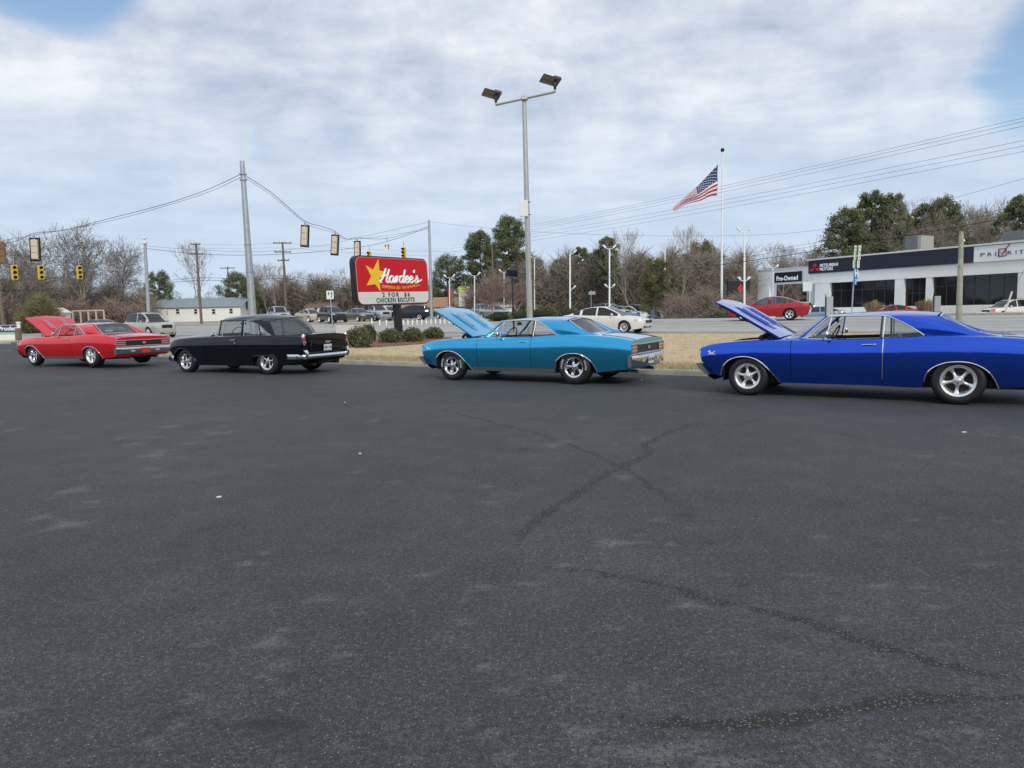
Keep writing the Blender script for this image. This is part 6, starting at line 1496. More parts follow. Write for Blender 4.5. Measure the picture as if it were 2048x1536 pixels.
star_px = [(762, 517), (763.5, 540), (775, 543), (762.5, 556), (764, 582), (754, 567), (737, 569), (746.5, 551), (736, 528), (751, 538)]
def facepix(u, v_):      # point of the sign face under a photo point
    d = Vector(ray(u, v_)); c0 = cen; k = (c0-Vector(CAMP)).dot(nrm)/d.dot(nrm); p = Vector(CAMP)+d*k-c0; return p.dot(ex), p.z
sp_ = [facepix(u, v_) for u, v_ in star_px]
m = MB(); cxs = sum(p[0] for p in sp_)/10; cys = sum(p[1] for p in sp_)/10
m.add([TT_(p[0], p[1], .035) for p in sp_]+[TT_(cxs, cys, .035)], [(i, (i+1) % 10, 10) for i in range(10)]); m.add([TT_(p[0], p[1], .02) for p in sp_]+[TT_(p[0], p[1], .035) for p in sp_], [(i, (i+1) % 10, 10+(i+1) % 10, 10+i) for i in range(10)]); m.build('star', SY, sg_, 0)
def put(txt, x, y, z, size, mat, par, sx=1., name='lettering', rot=0., **kw):
    me = text_mesh(txt, size, **kw); me.materials.clear(); me.materials.append(mat); F_m = frame(O+ex*x+ez*y+nrm*z, ex)
    me.transform(F_m @ Matrix.Rotation(rot, 4, 'Z') @ Matrix.Scale(sx, 4, (1, 0, 0))); return link(name, me, par)
# brush-script name drawn as strokes
SCR = {'H': ([[(0, .05), (-.06, .02), (-.1, .12), (0, .22), (.14, .5), (.26, .95), (.30, 1.0)], [(.0, .42), (.2, .5), (.4, .56)], [(.52, 1.0), (.42, .62), (.33, .2), (.38, .02), (.5, .08)]], .50),
       'a': ([[(.28, .42), (.16, .50), (.04, .30), (.06, .08), (.16, .02), (.28, .2), (.32, .46), (.28, .12), (.34, .02), (.44, .12)]], .40),
       'r': ([[(.0, .1), (.10, .46), (.16, .40), (.10, .02)], [(.12, .28), (.20, .44), (.30, .44)]], .28),
       'd': ([[(.28, .42), (.16, .50), (.04, .30), (.06, .08), (.16, .02), (.28, .2), (.44, .98)], [(.36, .55), (.28, .12), (.34, .02), (.44, .12)]], .42),
       'e': ([[(.02, .2), (.2, .28), (.26, .42), (.16, .5), (.05, .32), (.06, .08), (.16, .0), (.32, .14)]], .30),
       "'": ([[(.10, 1.0), (.06, .78)]], .10), 's': ([[(-.02, .1), (.14, .34), (.18, .54), (.26, .3), (.22, .06), (.08, .02), (.02, .12)], [(.22, .08), (.36, .12), (.56, .26)]], .40)}
x0_, y0_ = facepix(766, 566); x1_, _ = facepix(842, 566); Hs = abs(facepix(790, 536)[1]-facepix(790, 563)[1])*1.0; tot = sum(SCR[c][1] for c in "Hardee's"); cx_ = x0_; kx = (x1_-x0_)/tot
for c in "Hardee's":
    m = MB()
    for st_ in SCR[c][0]:
        pts = [TT_(cx_+p[0]*kx+p[1]*Hs*.10, y0_+.03+p[1]*Hs, .05) for p in st_]; m.tube(bez(pts, 5), .058 if c != 's' else .05, 6)
    m.build('letter', SWW, sg_, 60); cx_ += SCR[c][1]*kx
tag1 = facepix(805, 574)
me_t = "CHARBROILED THICKBURGERS"; n_ = len(me_t); xa, ya = facepix(769, 572); xb, yb = facepix(842, 571)
for i, ch in enumerate(me_t):
    if ch == ' ': continue
    q = i/(n_-1); put(ch, xa+(xb-xa)*q, ya+(yb-ya)*q-.10*math.sin(math.pi*q)**1.2+.0, .024, .20-.05*q, SO, sg_, sx=.95, bold=.006, name='letter', rot=-.12+.30*q)
xq, yq = facepix(796, 594.5); put('2 FOR  $6', xq, ysp-.155, .026, .29, SIGNK, rb_, sx=1.15, space=1.5, bold=.008); xq, yq = facepix(795, 604); put('CHICKEN BISCUITS', xq, ysp-.415, .026, .29, SIGNK, rb_, sx=1.0, space=1.2, bold=.008)
m = MB(); pz = zb_-base.z
for k in (-1, 1): m.box(tuple(Vector((O.x, O.y, 0))+nrm*(-th/2)+ex*(k*.10+.22)+Vector((0, 0, pz/2-.03))), (.18, .24, pz+.1), rz=math.atan2(ex.y, ex.x), bev=.01)
m.build('post', pbr('post_black', (.012, .012, .013), .6), sg_, 30)
m = MB(); m.box(tuple(Vector((O.x, O.y, .02))+nrm*(-th/2)+ex*.22), (.6, .4, .08), rz=math.atan2(ex.y, ex.x)); m.build('footing', CONC, sg_, 0)

# blank pale board behind the bushes
c = V(692, 660, 40); g = GX(692, 40); bd = thing('blank_board', 'blank pinkish white board standing behind the largest round bush', 'sign', (c.x, c.y, g.z))
m = MB(); m.prism(rrect(1.12, .52, .06), 0, .04, T=lambda x, y, z: (x, z, y+c.z-g.z)); m.build('panel', pbr('pinkish_white', (.62, .56, .54), .6), bd, 30)
m = MB()
for k in (-.4, .4): m.box((k, .05, (c.z-g.z)/2), (.05, .04, c.z-g.z))
m.build('legs', WOOD, bd, 0)

# ------------------------------------------------------------------ left board sign
c = V(2, 664, 50); g = GX(2, 50); yaw = R_(14)
ps = thing('board_sign', 'white framed board sign with dark blue name band cut by the left edge', 'sign', (c.x, c.y, g.z)); ps.rotation_euler = (0, 0, yaw); zc_ = c.z-g.z
m = MB(); m.box((0, 0, zc_-.05), (2.1, .08, 1.05)); m.build('panel', WHITE, ps, 0)
m = MB(); m.box((0, -.05, zc_+.22), (2.0, .02, .46)); m.build('name_band', INK, ps, 0); m = MB(); m.box((0, -.05, zc_-.09), (2.0, .02, .14)); m.build('green_band', pbr('pale_green', (.25, .48, .45), .5), ps, 0)
letters('Pruden', .40, SWW, ps, frame((.42, -.075, zc_+.22), (1, 0, 0)), shear=.25, bold=.012)
for x in (-1.12, 1.12):
    m = MB(); m.box((x, 0, zc_*.5+.28), (.19, .19, zc_+.62), bev=.02); m.box((x, 0, zc_+.62), (.28, .28, .12), bev=.04); m.build('post', WHITE, ps, 0)
g = G(38, 684); m = MB(); m.lathe([(0, .85), (.19, .83), (.20, .02), (.2, 0)], seg=16); m.build('stump_post', WOOD, None, label='brown round stump post beside the left board sign', cat='post', loc=(g.x+.0, g.y, g.z+.1))

# ------------------------------------------------------------------ buildings
ROOFB = pbr('blue_grey_roof', (.24, .29, .32), .7, var=.1, vscale=3); SIDING = pbr('white_siding', (.82, .81, .75), .7, var=.04, vscale=2); BRICKR = pbr('orange_roof', (.34, .17, .10), .8, var=.15, vscale=2); BROWNR = pbr('brown_roof', (.20, .13, .10), .8, var=.15, vscale=2)
WPANE = pbr('window_dark', (.02, .025, .03), .12)
def gable_house(name, label, u0, u1, Yd, vb, ve, vr, depth, yaw, wall, roofm, wins, cat='house', shingles=12, group=None, eave=.35):
    """front wall spans photo columns u0..u1 at depth Yd, eaves at row ve, ridge at row vr"""
    a, b = GX(u0, Yd), GX(u1, Yd); ze = V((u0+u1)/2, ve, Yd).z; zr = V((u0+u1)/2, vr, Yd).z; z0 = min(a.z, b.z)-.6; L = (b.x-a.x); root = thing(name, label, cat, (a.x, a.y, z0), yaw, group)
    he, hr = ze-z0, zr-z0+.25; D = depth; m = MB()
    m.add([(0, 0, 0), (L, 0, 0), (L, 0, he), (0, 0, he)], [(0, 1, 2, 3)]); m.add([(0, D, 0), (L, D, 0), (L, D, he), (0, D, he)], [(3, 2, 1, 0)])
    for x in (0, L): m.add([(x, 0, 0), (x, D, 0), (x, D, he), (x, D/2, hr-.12), (x, 0, he)], [(0, 1, 2, 3, 4)])
    m.build('wall', wall, root, 0)
    rf = None; k = 6; e = eave
    for sd in (0, 1):
        for i in range(k):
            q0, q1 = i/k, (i+1)/k+.015; y0, y1 = -e+(D/2+e)*q0, -e+(D/2+e)*q1; zz0, zz1 = he-.1+(hr-he+.1)*q0, he-.1+(hr-he+.1)*q1
            if sd: y0, y1 = D-y0, D-y1
            m = MB(); vs_ = [(-e, y0, zz0+.06), (L+e, y0, zz0+.06), (L+e, y1, zz1+.02), (-e, y1, zz1+.02), (-e, y0, zz0), (L+e, y0, zz0), (L+e, y1, zz1-.04), (-e, y1, zz1-.04)]
            m.add(vs_, [(0, 1, 2, 3), (7, 6, 5, 4), (0, 4, 5, 1), (1, 5, 6, 2), (2, 6, 7, 3), (3, 7, 4, 0)]); o = m.build('roof_sheet' if rf else 'roof', roofm, rf or root, 0); rf = rf or o
    for (uw, vt_, vb_, wpx) in wins:
        wd_ = wpx*Yd/FPX; p = V(uw, (vt_+vb_)/2, Yd); hh_ = (vb_-vt_)*Yd/FPX; xx = (p.x-a.x)/math.cos(yaw) if abs(yaw) < 1 else 0; zz_ = p.z-z0
        m = MB(); t_ = .07
        for dx, dz, w2, h2 in ((-wd_/2, 0, t_, hh_+t_), (wd_/2, 0, t_, hh_+t_), (0, hh_/2, wd_, t_), (0, -hh_/2, wd_+.25, t_*1.3), (0, 0, wd_, t_)): m.box((xx+dx, -.03, zz_+dz), (w2, .08, h2))
        wf = m.build('window', WHITE, root, 0)
        for s in (-1, 1): q = MB(); q.box((xx, -.012, zz_+s*hh_/4), (wd_-.06, .02, hh_/2-.06)); q.build('pane', WPANE, wf, 0)
    return root, L, he, hr
gable_house('white_house', 'long low white house with blue grey metal roof and small square windows', 336, 478, 112, 642, 613, 598, 9, R_(4), SIDING, ROOFB, [(355, 618, 628, 7), (390, 618, 628, 7), (425, 618, 628, 7), (459, 617, 627, 7)])
# gable end wall seen at its left
gable_house('white_house', 'white gabled annexe left of the long low white house', 306, 336, 113, 642, 614, 600, 8, R_(4), SIDING, ROOFB, [])
gable_house('house', 'tan house with brown roof behind the left parked cars', 548, 640, 132, 636, 617, 603, 9, 0, pbr('pale_tan_wall', (.50, .46, .37), .8), BROWNR, [(600, 620, 627, 8)], group='low houses behind the parked cars')
gable_house('house', 'white cottage with low roof behind the dark parked SUV', 612, 668, 122, 638, 613, 606, 8, 0, SIDING, BROWNR, [(632, 616, 626, 7)], group='low houses behind the parked cars')
gable_house('house', 'long building with orange brown roof behind the restaurant sign', 660, 745, 128, 636, 616, 598, 10, 0, pbr('cream_wall', (.55, .52, .43), .8), BRICKR, [(700, 619, 628, 9)], group='low houses behind the parked cars')
gable_house('house', 'small white gable roof house seen over the hedge', 1064, 1096, 100, 625, 610, 598, 10, R_(0), SIDING, SIDING, [], group='low houses behind the parked cars')
gable_house('house', 'low pale shed roof left of the hedge mounds', 984, 1024, 98, 626, 612, 603, 6, 0, SIDING, SIDING, [], group='low houses behind the parked cars')
# strip shop with brick piers, yellow awnings and tall sign
a = GX(745, 112); b = GX(962, 112); L = b.x-a.x; z0 = H(a.x, a.y)-.4; sh = thing('shop_building', 'low strip shop with tan parapet, brick piers and yellow awning', 'building', (a.x, a.y, z0)); zp = V(900, 589, 112).z-z0; zs = V(900, 614, 112).z-z0
m = MB(); m.box((L/2, 3, zs/2), (L, 6, zs)); m.build('wall', pbr('shop_wall', (.42, .36, .27), .8), sh, 0); m = MB(); m.box((L*.5, 2.9, (zp+zs)/2-.2), (L+.3, 6.6, zp-zs-.4)); m.build('parapet', pbr('tan_parapet', (.42, .27, .17), .85, var=.1), sh, 0)
for uu in (903, 928): x = V(uu, 600, 112).x-a.x; m = MB(); m.box((x, -.5, (zp+.9)/2), (.9, .6, zp+.9)); m.build('brick_pier', pbr('brick_pier', (.27, .11, .07), .9, var=.2, vscale=6), sh, 0)
for uu, w_ in ((878, 20), (942, 14)): x = V(uu, 600, 112).x-a.x; m = MB(); ww = w_*112/FPX; m.add([(x-ww/2, -.5, zs*.62), (x+ww/2, -.5, zs*.62), (x+ww/2, .0, zs*.98), (x-ww/2, .0, zs*.98), (x-ww/2, .0, zs*.6), (x+ww/2, .0, zs*.6)], [(0, 1, 2, 3), (0, 3, 4), (1, 5, 2)]); m.build('awning', pbr('awning_yellow', (.80, .50, .02), .6), sh, 0)
for k in range(9): x = L*(.06+.105*k); m = MB(); m.box((x, -.02, zs*.40), (1.2, .06, zs*.55)); m.build('window', WPANE, sh, 0)
c = V(930, 592, 104); g = GX(930, 104); ts = thing('shop_sign', 'white shop sign with lime green top beside the brick piers', 'sign', g); m = MB(); m.box((0, 0, c.z-g.z-.2), (1.6, .3, 2.6)); m.build('panel', WHITE, ts, 0); m = MB(); m.box((0, -.02, c.z-g.z+1.0), (1.65, .34, .7)); m.build('lime_panel', pbr('lime', (.55, .75, .08), .5), ts, 0); m = MB(); m.box((0, 0, (c.z-g.z-1.5)/2), (.3, .2, c.z-g.z-1.5)); m.build('post', STEEL, ts, 0)
m = MB(); m.box((0, -.02, 0), (1, .3, .3)); o = m.build('green_sign', pbr('teal_sign', (.05, .35, .28), .5), None, 0, label='small teal sign on the strip shop front', cat='sign', loc=tuple(V(916, 600, 110))); o.scale = (1.6, 1, 1)

# dealership
PA = V(2140, 600, 62.5); P_A = np.array([47., 66.]); P_B = np.array([37.4, 84.]); wdir = (P_B-P_A)/np.linalg.norm(P_B-P_A)
def wallpt(u):       # the facade line under a photo column
    q = ray(u, 600)[:2]; M_ = np.array([[q[0], -wdir[0]], [q[1], -wdir[1]]]); s_ = np.linalg.solve(M_, P_A); return q*s_[0], s_[1]
def wz(u, v_): p, _ = wallpt(u); return V(u, v_, p[1]).z
org, _ = wallpt(1618); z0 = H(org[0], org[1])-.4; far_s = wallpt(1618)[1]
dl = thing('dealership', 'long grey car dealership with black sign band and dark showroom glass', 'building', (org[0], org[1], z0)); dl.rotation_euler = (0, 0, math.atan2(-wdir[1], -wdir[0]))
def sx_(u): return far_s-wallpt(u)[1]        # distance along the facade from its left end
def dz_(u, v_): return wz(u, v_)-z0
GREYW = pbr('dealer_grey', (.80, .80, .765), .7, var=.04, vscale=.6); GREYL = pbr('dealer_light_grey', (.78, .79, .79), .6); NAVY = pbr('dealer_navy_band', (.010, .012, .028), .35); CAPM = pbr('roof_cap', (.62, .62, .60), .5); SGL = pbr('showroom_glass', (.010, .012, .014), .06, spec=.6); MUL = pbr('mullion', (.04, .04, .045), .4)
XE = sx_(2300); zt2 = dz_(1700, 514); zband = dz_(1700, 541.5); zw = dz_(1656, 565.6); zwb = dz_(1656, 615)
zt2 = (dz_(2035, 485)+dz_(1640, 519.5))/2; zband = dz_(2030, 521)-.0; zband = (dz_(1640, 546)+dz_(1930, 528))/2; zw = (dz_(1656, 565.6)+dz_(2035, 545))/2; zwb = (dz_(1656, 615)+dz_(2035, 608.8))/2
def slab(name, x0, x1, za, zb, y0, y1, mat, par=None, bev=0): m = MB(); m.box(((x0+x1)/2, (y0+y1)/2, (za+zb)/2), (x1-x0, y1-y0, zb-za), bev=bev); return m.build(name, mat, par or dl, 0)
slab('fascia', 0, XE, zw, zband-.005, .0, 14, GREYW); slab('upper_wall', 0, XE, zband, zt2-.02, .02, 13.9, GREYW); slab('roof_cap', -.15, XE, zt2, zt2+.16, -.35, 14.2, CAPM)
nb = slab('sign_band', 0.0, sx_(1946), zband+.04, zt2-.06, -.22, .0, NAVY); slab('name_panel', sx_(1946)+.01, XE, zband+.04, zt2-.06, -.2, .0, GREYL)
slab('base_wall', .0, XE, 0, zwb, .25, .6, GREYW)
slab('back_wall', 0, XE, 0, zw, 12, 12.3, pbr('showroom_inside', (.03, .03, .032), .9))
for u0, u1 in ((1629, 1658), (1788, 1806), (1850, 1862), (2033, 2062)): slab('pier', sx_(u0), sx_(u1), 0, zw-.004, .05, .9, GREYW)
bays = [(1658, 1788, 6, 0), (1806, 1850, 3, 1), (1862, 2033, 6, 0), (2062, 2290, 4, 0)]
for u0, u1, n, door in bays:
    xa_, xb_ = sx_(u0), sx_(u1); zlow = .0 if door else zwb
    for k in range(n):
        x0q = xa_+(xb_-xa_)*k/n; x1q = xa_+(xb_-xa_)*(k+1)/n; pn = slab('pane' if not door or k != 1 else 'entrance_door', x0q+.03, x1q-.03, zlow+.03, zw-.03, .40, .42, SGL)
        slab('mullion', x1q-.03, x1q+.03, zlow, zw, .34, .44, MUL)
    slab('transom', xa_, xb_, zlow+(zw-zlow)*.66, zlow+(zw-zlow)*.66+.06, .335, .445, MUL)
# emblem of three diamonds and the wording
def dface(u, v_): return sx_(u), dz_(u, v_)
ex_, ezc = dface(1631, 534); sz = .42*1.7; M3 = pbr('emblem_red', (.55, .02, .02), .4)
for k, a in enumerate((90, 210, 330)):
    m = MB(); ca, sa = math.cos(R_(a)), math.sin(R_(a)); l_, hw_ = .62, .30
    pts = [(0.04*ca, .04*sa), (l_*.5*ca-hw_*sa*.62, l_*.5*sa+hw_*ca*.62), (l_*ca, l_*sa), (l_*.5*ca+hw_*sa*.62, l_*.5*sa-hw_*ca*.62)]
    m.prism(pts, -.27, -.225, T=lambda x, y, z: (ex_+x*1.55, z, ezc-.15+y*1.0)); m.build('emblem_diamond', M3, nb, 0)
def dfit(txt, u0, u1, vt, vb, mat, par, yy=-.23, **kw):
    me = text_mesh(txt, 1., **kw); me.materials.clear(); me.materials.append(mat); xs_ = [v.co.x for v in me.vertices]; ys_ = [v.co.y for v in me.vertices]
    a0, a1 = sx_(u0), sx_(u1); um = (u0+u1)/2; b0, b1 = dz_(um, vb), dz_(um, vt); kx_, ky_ = (a1-a0)/(max(xs_)-min(xs_)), (b1-b0)/(max(ys_)-min(ys_))
    me.transform(Matrix.Diagonal((kx_, ky_, 1, 1)) @ Matrix.Translation((-min(xs_), -min(ys_), 0))); me.transform(frame((a0, yy, b0), (1, 0, 0))); return link('lettering', me, par)
def dtext(txt, u, v_, size, mat, par, **kw):
    x, z = dface(u, v_); return letters(txt, size, mat, par, frame((x, -.23, z), (1, 0, 0)), **kw)
xt0, zt0 = dface(1660, 533)
dfit('MITSUBISHI', 1641, 1677, 526.5, 533, SWW, nb, bold=.03); dfit('MOTORS', 1641, 1667, 534.5, 541, SWW, nb, bold=.03)
# left-align second word by shifting handled in text
zm = dface(2000, 504)[1]; dfit('P', 1960, 1968.5, 506, 513.5, INK, dl); dfit('R', 1974, 1983, 505, 512.6, INK, dl); dfit('I', 1988.6, 1990, 504, 512, INK, dl); x_, z_ = dface(2003, 505)
m = MB(); s_ = .33; m.tube([(x_-s_, -.22, z_-s_), (x_+s_, -.22, z_-s_), (x_+s_, -.22, z_+s_), (x_-s_, -.22, z_+s_), (x_-s_, -.22, z_-s_)], .055, 4); m.build('check_box', INK, dl, 0)
m = MB(); m.tube([(x_-.25, -.24, z_+.15), (x_-.02, -.24, z_-.18), (x_+.62, -.24, z_+.75)], [.03, .07, .05], 4); m.build('check_mark', M3, dl, 0)
dfit('R', 2013.5, 2022.5, 501.5, 509.5, INK, dl); dfit('I', 2029.5, 2031, 500.5, 508.5, INK, dl); dfit('T', 2036, 2046, 499.7, 508, INK, dl); dfit('Y', 2050, 2061, 498.7, 507, INK, dl)
# rooftop units
for uu, vt_, wd_, lbn in ((1828, 480, 1.3, 'x'), (2030, 471, 1.9, 'y')):
    x, _z = dface(uu-32, 500); z = dz_(uu-32, vt_)+.45; zr_ = zt2+.16
    m = MB(); m.box((x, 3.0, (zr_+z)/2), (wd_, 2.4, z-zr_), bev=.03); u_ = m.build('rooftop_unit', pbr('unit_grey', (.16, .17, .18), .6, .3, var=.1), dl, 0)
    m = MB(); m.box((x+wd_*.5+.25, 3.0, (zr_+z)/2), (.45, 2.2, z-zr_-.05), bev=.03); m.box((x, 2.9, zr_+.1), (wd_+1.2, 2.8, .2)); m.build('duct', pbr('unit_light', (.36, .35, .31), .6, .2), u_, 0)
m = MB(); x, _z = dface(1873, 500); m.lathe([(0, .3), (.2, .24), (.28, .06), (.25, 0)], c=(x, 4, zt2+.9), seg=14); m.tube([(x, 4, zt2), (x, 4, zt2+.9)], .08, 6); m.build('roof_vent', WHITE, dl)
# lower portal wing with its sign
xw0, xw1 = sx_(1512), -.02; zpt = (dz_(1600, 535)+dz_(1520, 541.5))/2; zpl = dz_(1560, 568)
pw = slab('portal_beam', xw0, xw1, zpl, zpt, .3, 1.6, GREYW); slab('portal_cap', xw0-.1, xw1, zpt+.002, zpt+.1, .2, 1.7, CAPM); slab('portal_pier', xw0, sx_(1535), 0, zpl-.003, .3, 1.6, GREYW); slab('portal_pier', sx_(1614), xw1, 0, zpl-.003, .3, 1.6, GREYW)
po = slab('wing_sign', sx_(1546.5), sx_(1600), dz_(1573, 564), dz_(1573, 544), .15, .295, NAVY)
x, z = dface(1574, 556); dfit('Pre-Owned', 1550.5, 1593.5, 551, 561, SWW, po, yy=.14, bold=.04)
# emblem board left of the dealership
c = V(1476, 584, 84); g = GX(1476, 84); eb = thing('emblem_board', 'big black board with red diamond emblem left of the dealership', 'sign', g); w_ = 44*84/FPX; h_ = 38*84/FPX; m = MB(); m.box((0, 0, c.z-g.z), (w_, .5, h_+.3)); m.box((0, 0, (c.z-g.z-h_/2)/2), (w_*.8, .45, c.z-g.z-h_/2)); m.build('board', pbr('board_black', (.010, .010, .012), .35), eb, 0)
for k, (x, z) in enumerate(((.15, .35), (-.55, -.75), (.75, -.75))):
    m = MB(); a_r = [0, .55, -.55][k]; pts = [(0, .62), (.36, 0), (0, -.62), (-.36, 0)] if k == 0 else [(-.55, -.35), (-.25, .35), (.42, .35), (.5, -.35)]
    m.prism(pts, -.34, -.26, T=lambda px_, pz_, y_: (x+px_, y_, c.z-g.z+z+pz_)); m.build('emblem_diamond', M3, eb, 0)

# ------------------------------------------------------------------ small street things on the right
d_ = 50; g = GX(1703, d_); t = V(1712, 492, d_); rs = thing('route_signpost', 'leaning post with pale route markers above blue hospital sign plates', 'road sign', g); v = t-g
m = MB(); m.tube([(0, 0, -.1), v], .045, 8); m.build('post', STEEL, rs)
PG = pbr('route_white', (.66, .70, .58), .5); GRN = pbr('route_green', (.18, .33, .16), .5); BLU = pbr('hospital_blue', (.02, .16, .42), .5); ang = R_(38)
def plate(u, v0, v1, wpx, mat, nm, edge=GRN):
    c = V(u, (v0+v1)/2, d_)-g; w_ = wpx*d_/FPX/math.cos(ang)*.98; h_ = (v1-v0)*d_/FPX
    m = MB(); m.box(c+Vector((0, -.07, 0)), (w_, .02, h_-.02), rz=ang); p_ = m.build(nm, mat, rs, 0); return c, w_, h_, p_
def onplate(c, dx, dz): return c+Vector((math.cos(ang)*dx+math.sin(ang)*.015, math.sin(ang)*dx-.07-math.cos(ang)*.015, dz))
for s in (-1, 1):
    for (v0, v1, kind) in ((491, 502, 'word'), (503, 520, 'shield'), (521, 536, 'arrow')):
        c, w_, h_, p_ = plate(1714.5+s*4.1-(v0-491)*.10, v0, v1, 7.8, PG, 'route_plate')
        m = MB()
        if kind == 'shield': m.add([onplate(c, x*w_, z*h_) for x, z in ((-.32, .38), (.32, .38), (.34, 0), (0, -.42), (-.34, 0))]+[onplate(c, x*w_, z*h_) for x, z in ((-.22, .28), (.22, .28), (.24, 0), (0, -.28), (-.24, 0))], [(0, 1, 6, 5), (1, 2, 7, 6), (2, 3, 8, 7), (3, 4, 9, 8), (4, 0, 5, 9)])
        elif kind == 'arrow': m.add([onplate(c, x*w_, z*h_) for x, z in ((-.05, -.36), (.08, -.36), (.08, .1), (.22, .1), (.02, .38), (-.2, .1), (-.05, .1))], [tuple(range(7))])
        if kind != 'word': m.build('marking', GRN, p_, 0)
        else: letters('86' if s < 0 else '41', h_*.6, GRN, p_, frame(onplate(c, 0, 0), (math.cos(ang), math.sin(ang), 0)))
c, w_, h_, p_ = plate(1711.5, 537, 558, 10.5, BLU, 'hospital_plate'); letters('H', h_*.95, SWW, p_, frame(onplate(c, 0, 0), (math.cos(ang), math.sin(ang), 0)), bold=.02)
c, w_, h_, p_ = plate(1709.8, 559, 570, 9.5, BLU, 'hospital_plate'); m = MB(); m.add([onplate(c, x*w_, z*h_) for x, z in ((-.3, -.3), (-.15, -.36), (.1, .05), (.22, -.05), (.28, .36), (-.1, .28), (0, .15))], [tuple(range(7))]); m.build('arrow', SWW, p_, 0)
# back-to-front plain signs by the showroom
c = V(1615, 573, 66); g = GX(1615, 66); o = thing('road_sign', 'plain light plate seen from behind left of the showroom', 'road sign', g); m = MB(); m.box(c-g, (.85, .03, .85)); m.build('panel', pbr('sign_back', (.60, .62, .62), .5, .2), o, 0); m = MB(); m.tube([(0, .03, 0), V(1615, 556, 66)-g+Vector((0, .03, 0))], .035, 6); m.box(V(1618, 558, 66)-g, (.95, .03, .28)); m.build('post', STEEL, o, 0)
c = V(1183, 588, 80); g = GX(1183, 80); o = thing('road_sign', 'double plate grey sign among the trees left of the tall lot lamp', 'road sign', g); m = MB(); m.box(V(1184, 586, 80)-g, (.75, .03, .35)); m.build('panel', pbr('sign_grey', (.30, .31, .29), .6), o, 0); m = MB(); m.tube([(0, .03, 0), V(1182, 580, 80)-g+Vector((0, .03, 0))], .04, 6); m.build('post', STEEL, o, 0)
for u0, u1, vt, dd, lbn in ((1651, 1664, 593, 62, 'grey utility cabinet on the verge left of the route signpost'), (1866, 1878, 592, 58, 'grey utility cabinet on the verge left of the wooden pole')):
    g = GX((u0+u1)/2, dd); h_ = V(u1, vt, dd).z-g.z; w_ = (u1-u0)*dd/FPX; o = thing('utility_cabinet', lbn, 'cabinet', g); m = MB(); m.box((0, 0, h_/2), (w_, .4, h_), bev=.02); m.build('box', pbr('cabinet_grey', (.34, .35, .34), .5, .2), o, 0); m = MB(); m.box((-w_/2-.06, -.1, h_/2+.1), (.05, .05, h_+.2)); m.build('post', DARK, o, 0)
def hydrant(u, Yd, lbn, sc_=1.):
    g = GX(u, Yd); o = thing('fire_hydrant', lbn, 'fire hydrant', g, 0, 'yellow posts along the far verge'); o.scale = (sc_,)*3; m = MB()
    m.lathe([(0, .78), (.06, .77), (.12, .70), (.15, .62), (.15, .60), (.11, .58), (.11, .10), (.16, .08), (.16, 0)], seg=14); m.lathe([(0, -.22), (.06, -.22), (.06, .22), (0, .22)], c=(0, 0, .45), axis='x', seg=10); m.lathe([(0, -.2), (.07, -.2), (.07, 0)], c=(0, 0, .42), axis='y', seg=10); m.build('barrel', YEL, o); m = MB(); m.lathe([(0, .84), (.03, .84), (.03, .77)], seg=6); m.build('nut', YEL, o)
hydrant(1898, 56, 'yellow fire hydrant in front of the showroom, left of the wooden pole')
for u in (1974, 1598+0, 1672, 1746, 1817):
    g = GX(u, 52); m = MB(); m.lathe([(0, .62), (.06, .60), (.075, .55), (.075, 0)], seg=12); o = m.build('bollard', YEL, None, label={1974: 'yellow bollard beside the white utility box', 1598: 'yellow bollard just behind the crimson sedan', 1672: 'small yellow bollard below the left utility cabinet', 1746: 'small yellow bollard below the left pampas clump', 1817: 'small yellow bollard before the small red car'}[u], cat='bollard', group='yellow posts along the far verge', loc=tuple(g)); o.scale = (.8 if u != 1974 else 1.4,)*2+(.75 if u != 1974 else 1.15,)
g = GX(1963, 55); m = MB(); m.box((0, 0, .42), (.42, .35, .84), bev=.03); m.build('utility_box', WHITE, None, 30, label='white utility box on the far verge right of the wooden pole', cat='cabinet', loc=tuple(g))
for u in (1889, 1917, 1955): 
    g = GX(u, 58); bush('low_shrub', {1889: 'tiny dark shrub left of the hydrant', 1917: 'tiny dark shrub behind the wooden pole', 1955: 'tiny dark shrub beside the white utility box'}[u], (g.x, g.y, g.z), (.42, .4, .26), 900, .04, LEAFD, 'shrub', 'tiny shrubs on the far verge')
g = GX(1986, 60); m = MB(); m.box((0, 0, .85), (.34, .03, .38)); m.box((0, .03, .5), (.04, .04, 1.0)); m.build('small_notice', pbr('notice_pink', (.55, .22, .25), .6), None, 0, label='small pink notice on a stake by the showroom', cat='sign', loc=tuple(g))
a1, a2 = GX(2004, 50), V(2024, 583, 50); m = MB(); m.tube([a1, a2], .06, 8); m.build('guy_guard', pbr('guy_cream', (.62, .58, .48), .6), None, label='pale leaning guy wire guard in front of the white trucks', cat='guy wire'); cable('guy wire running up from the pale guard', [a2, V(2060, 520, 50)], .015, 0)
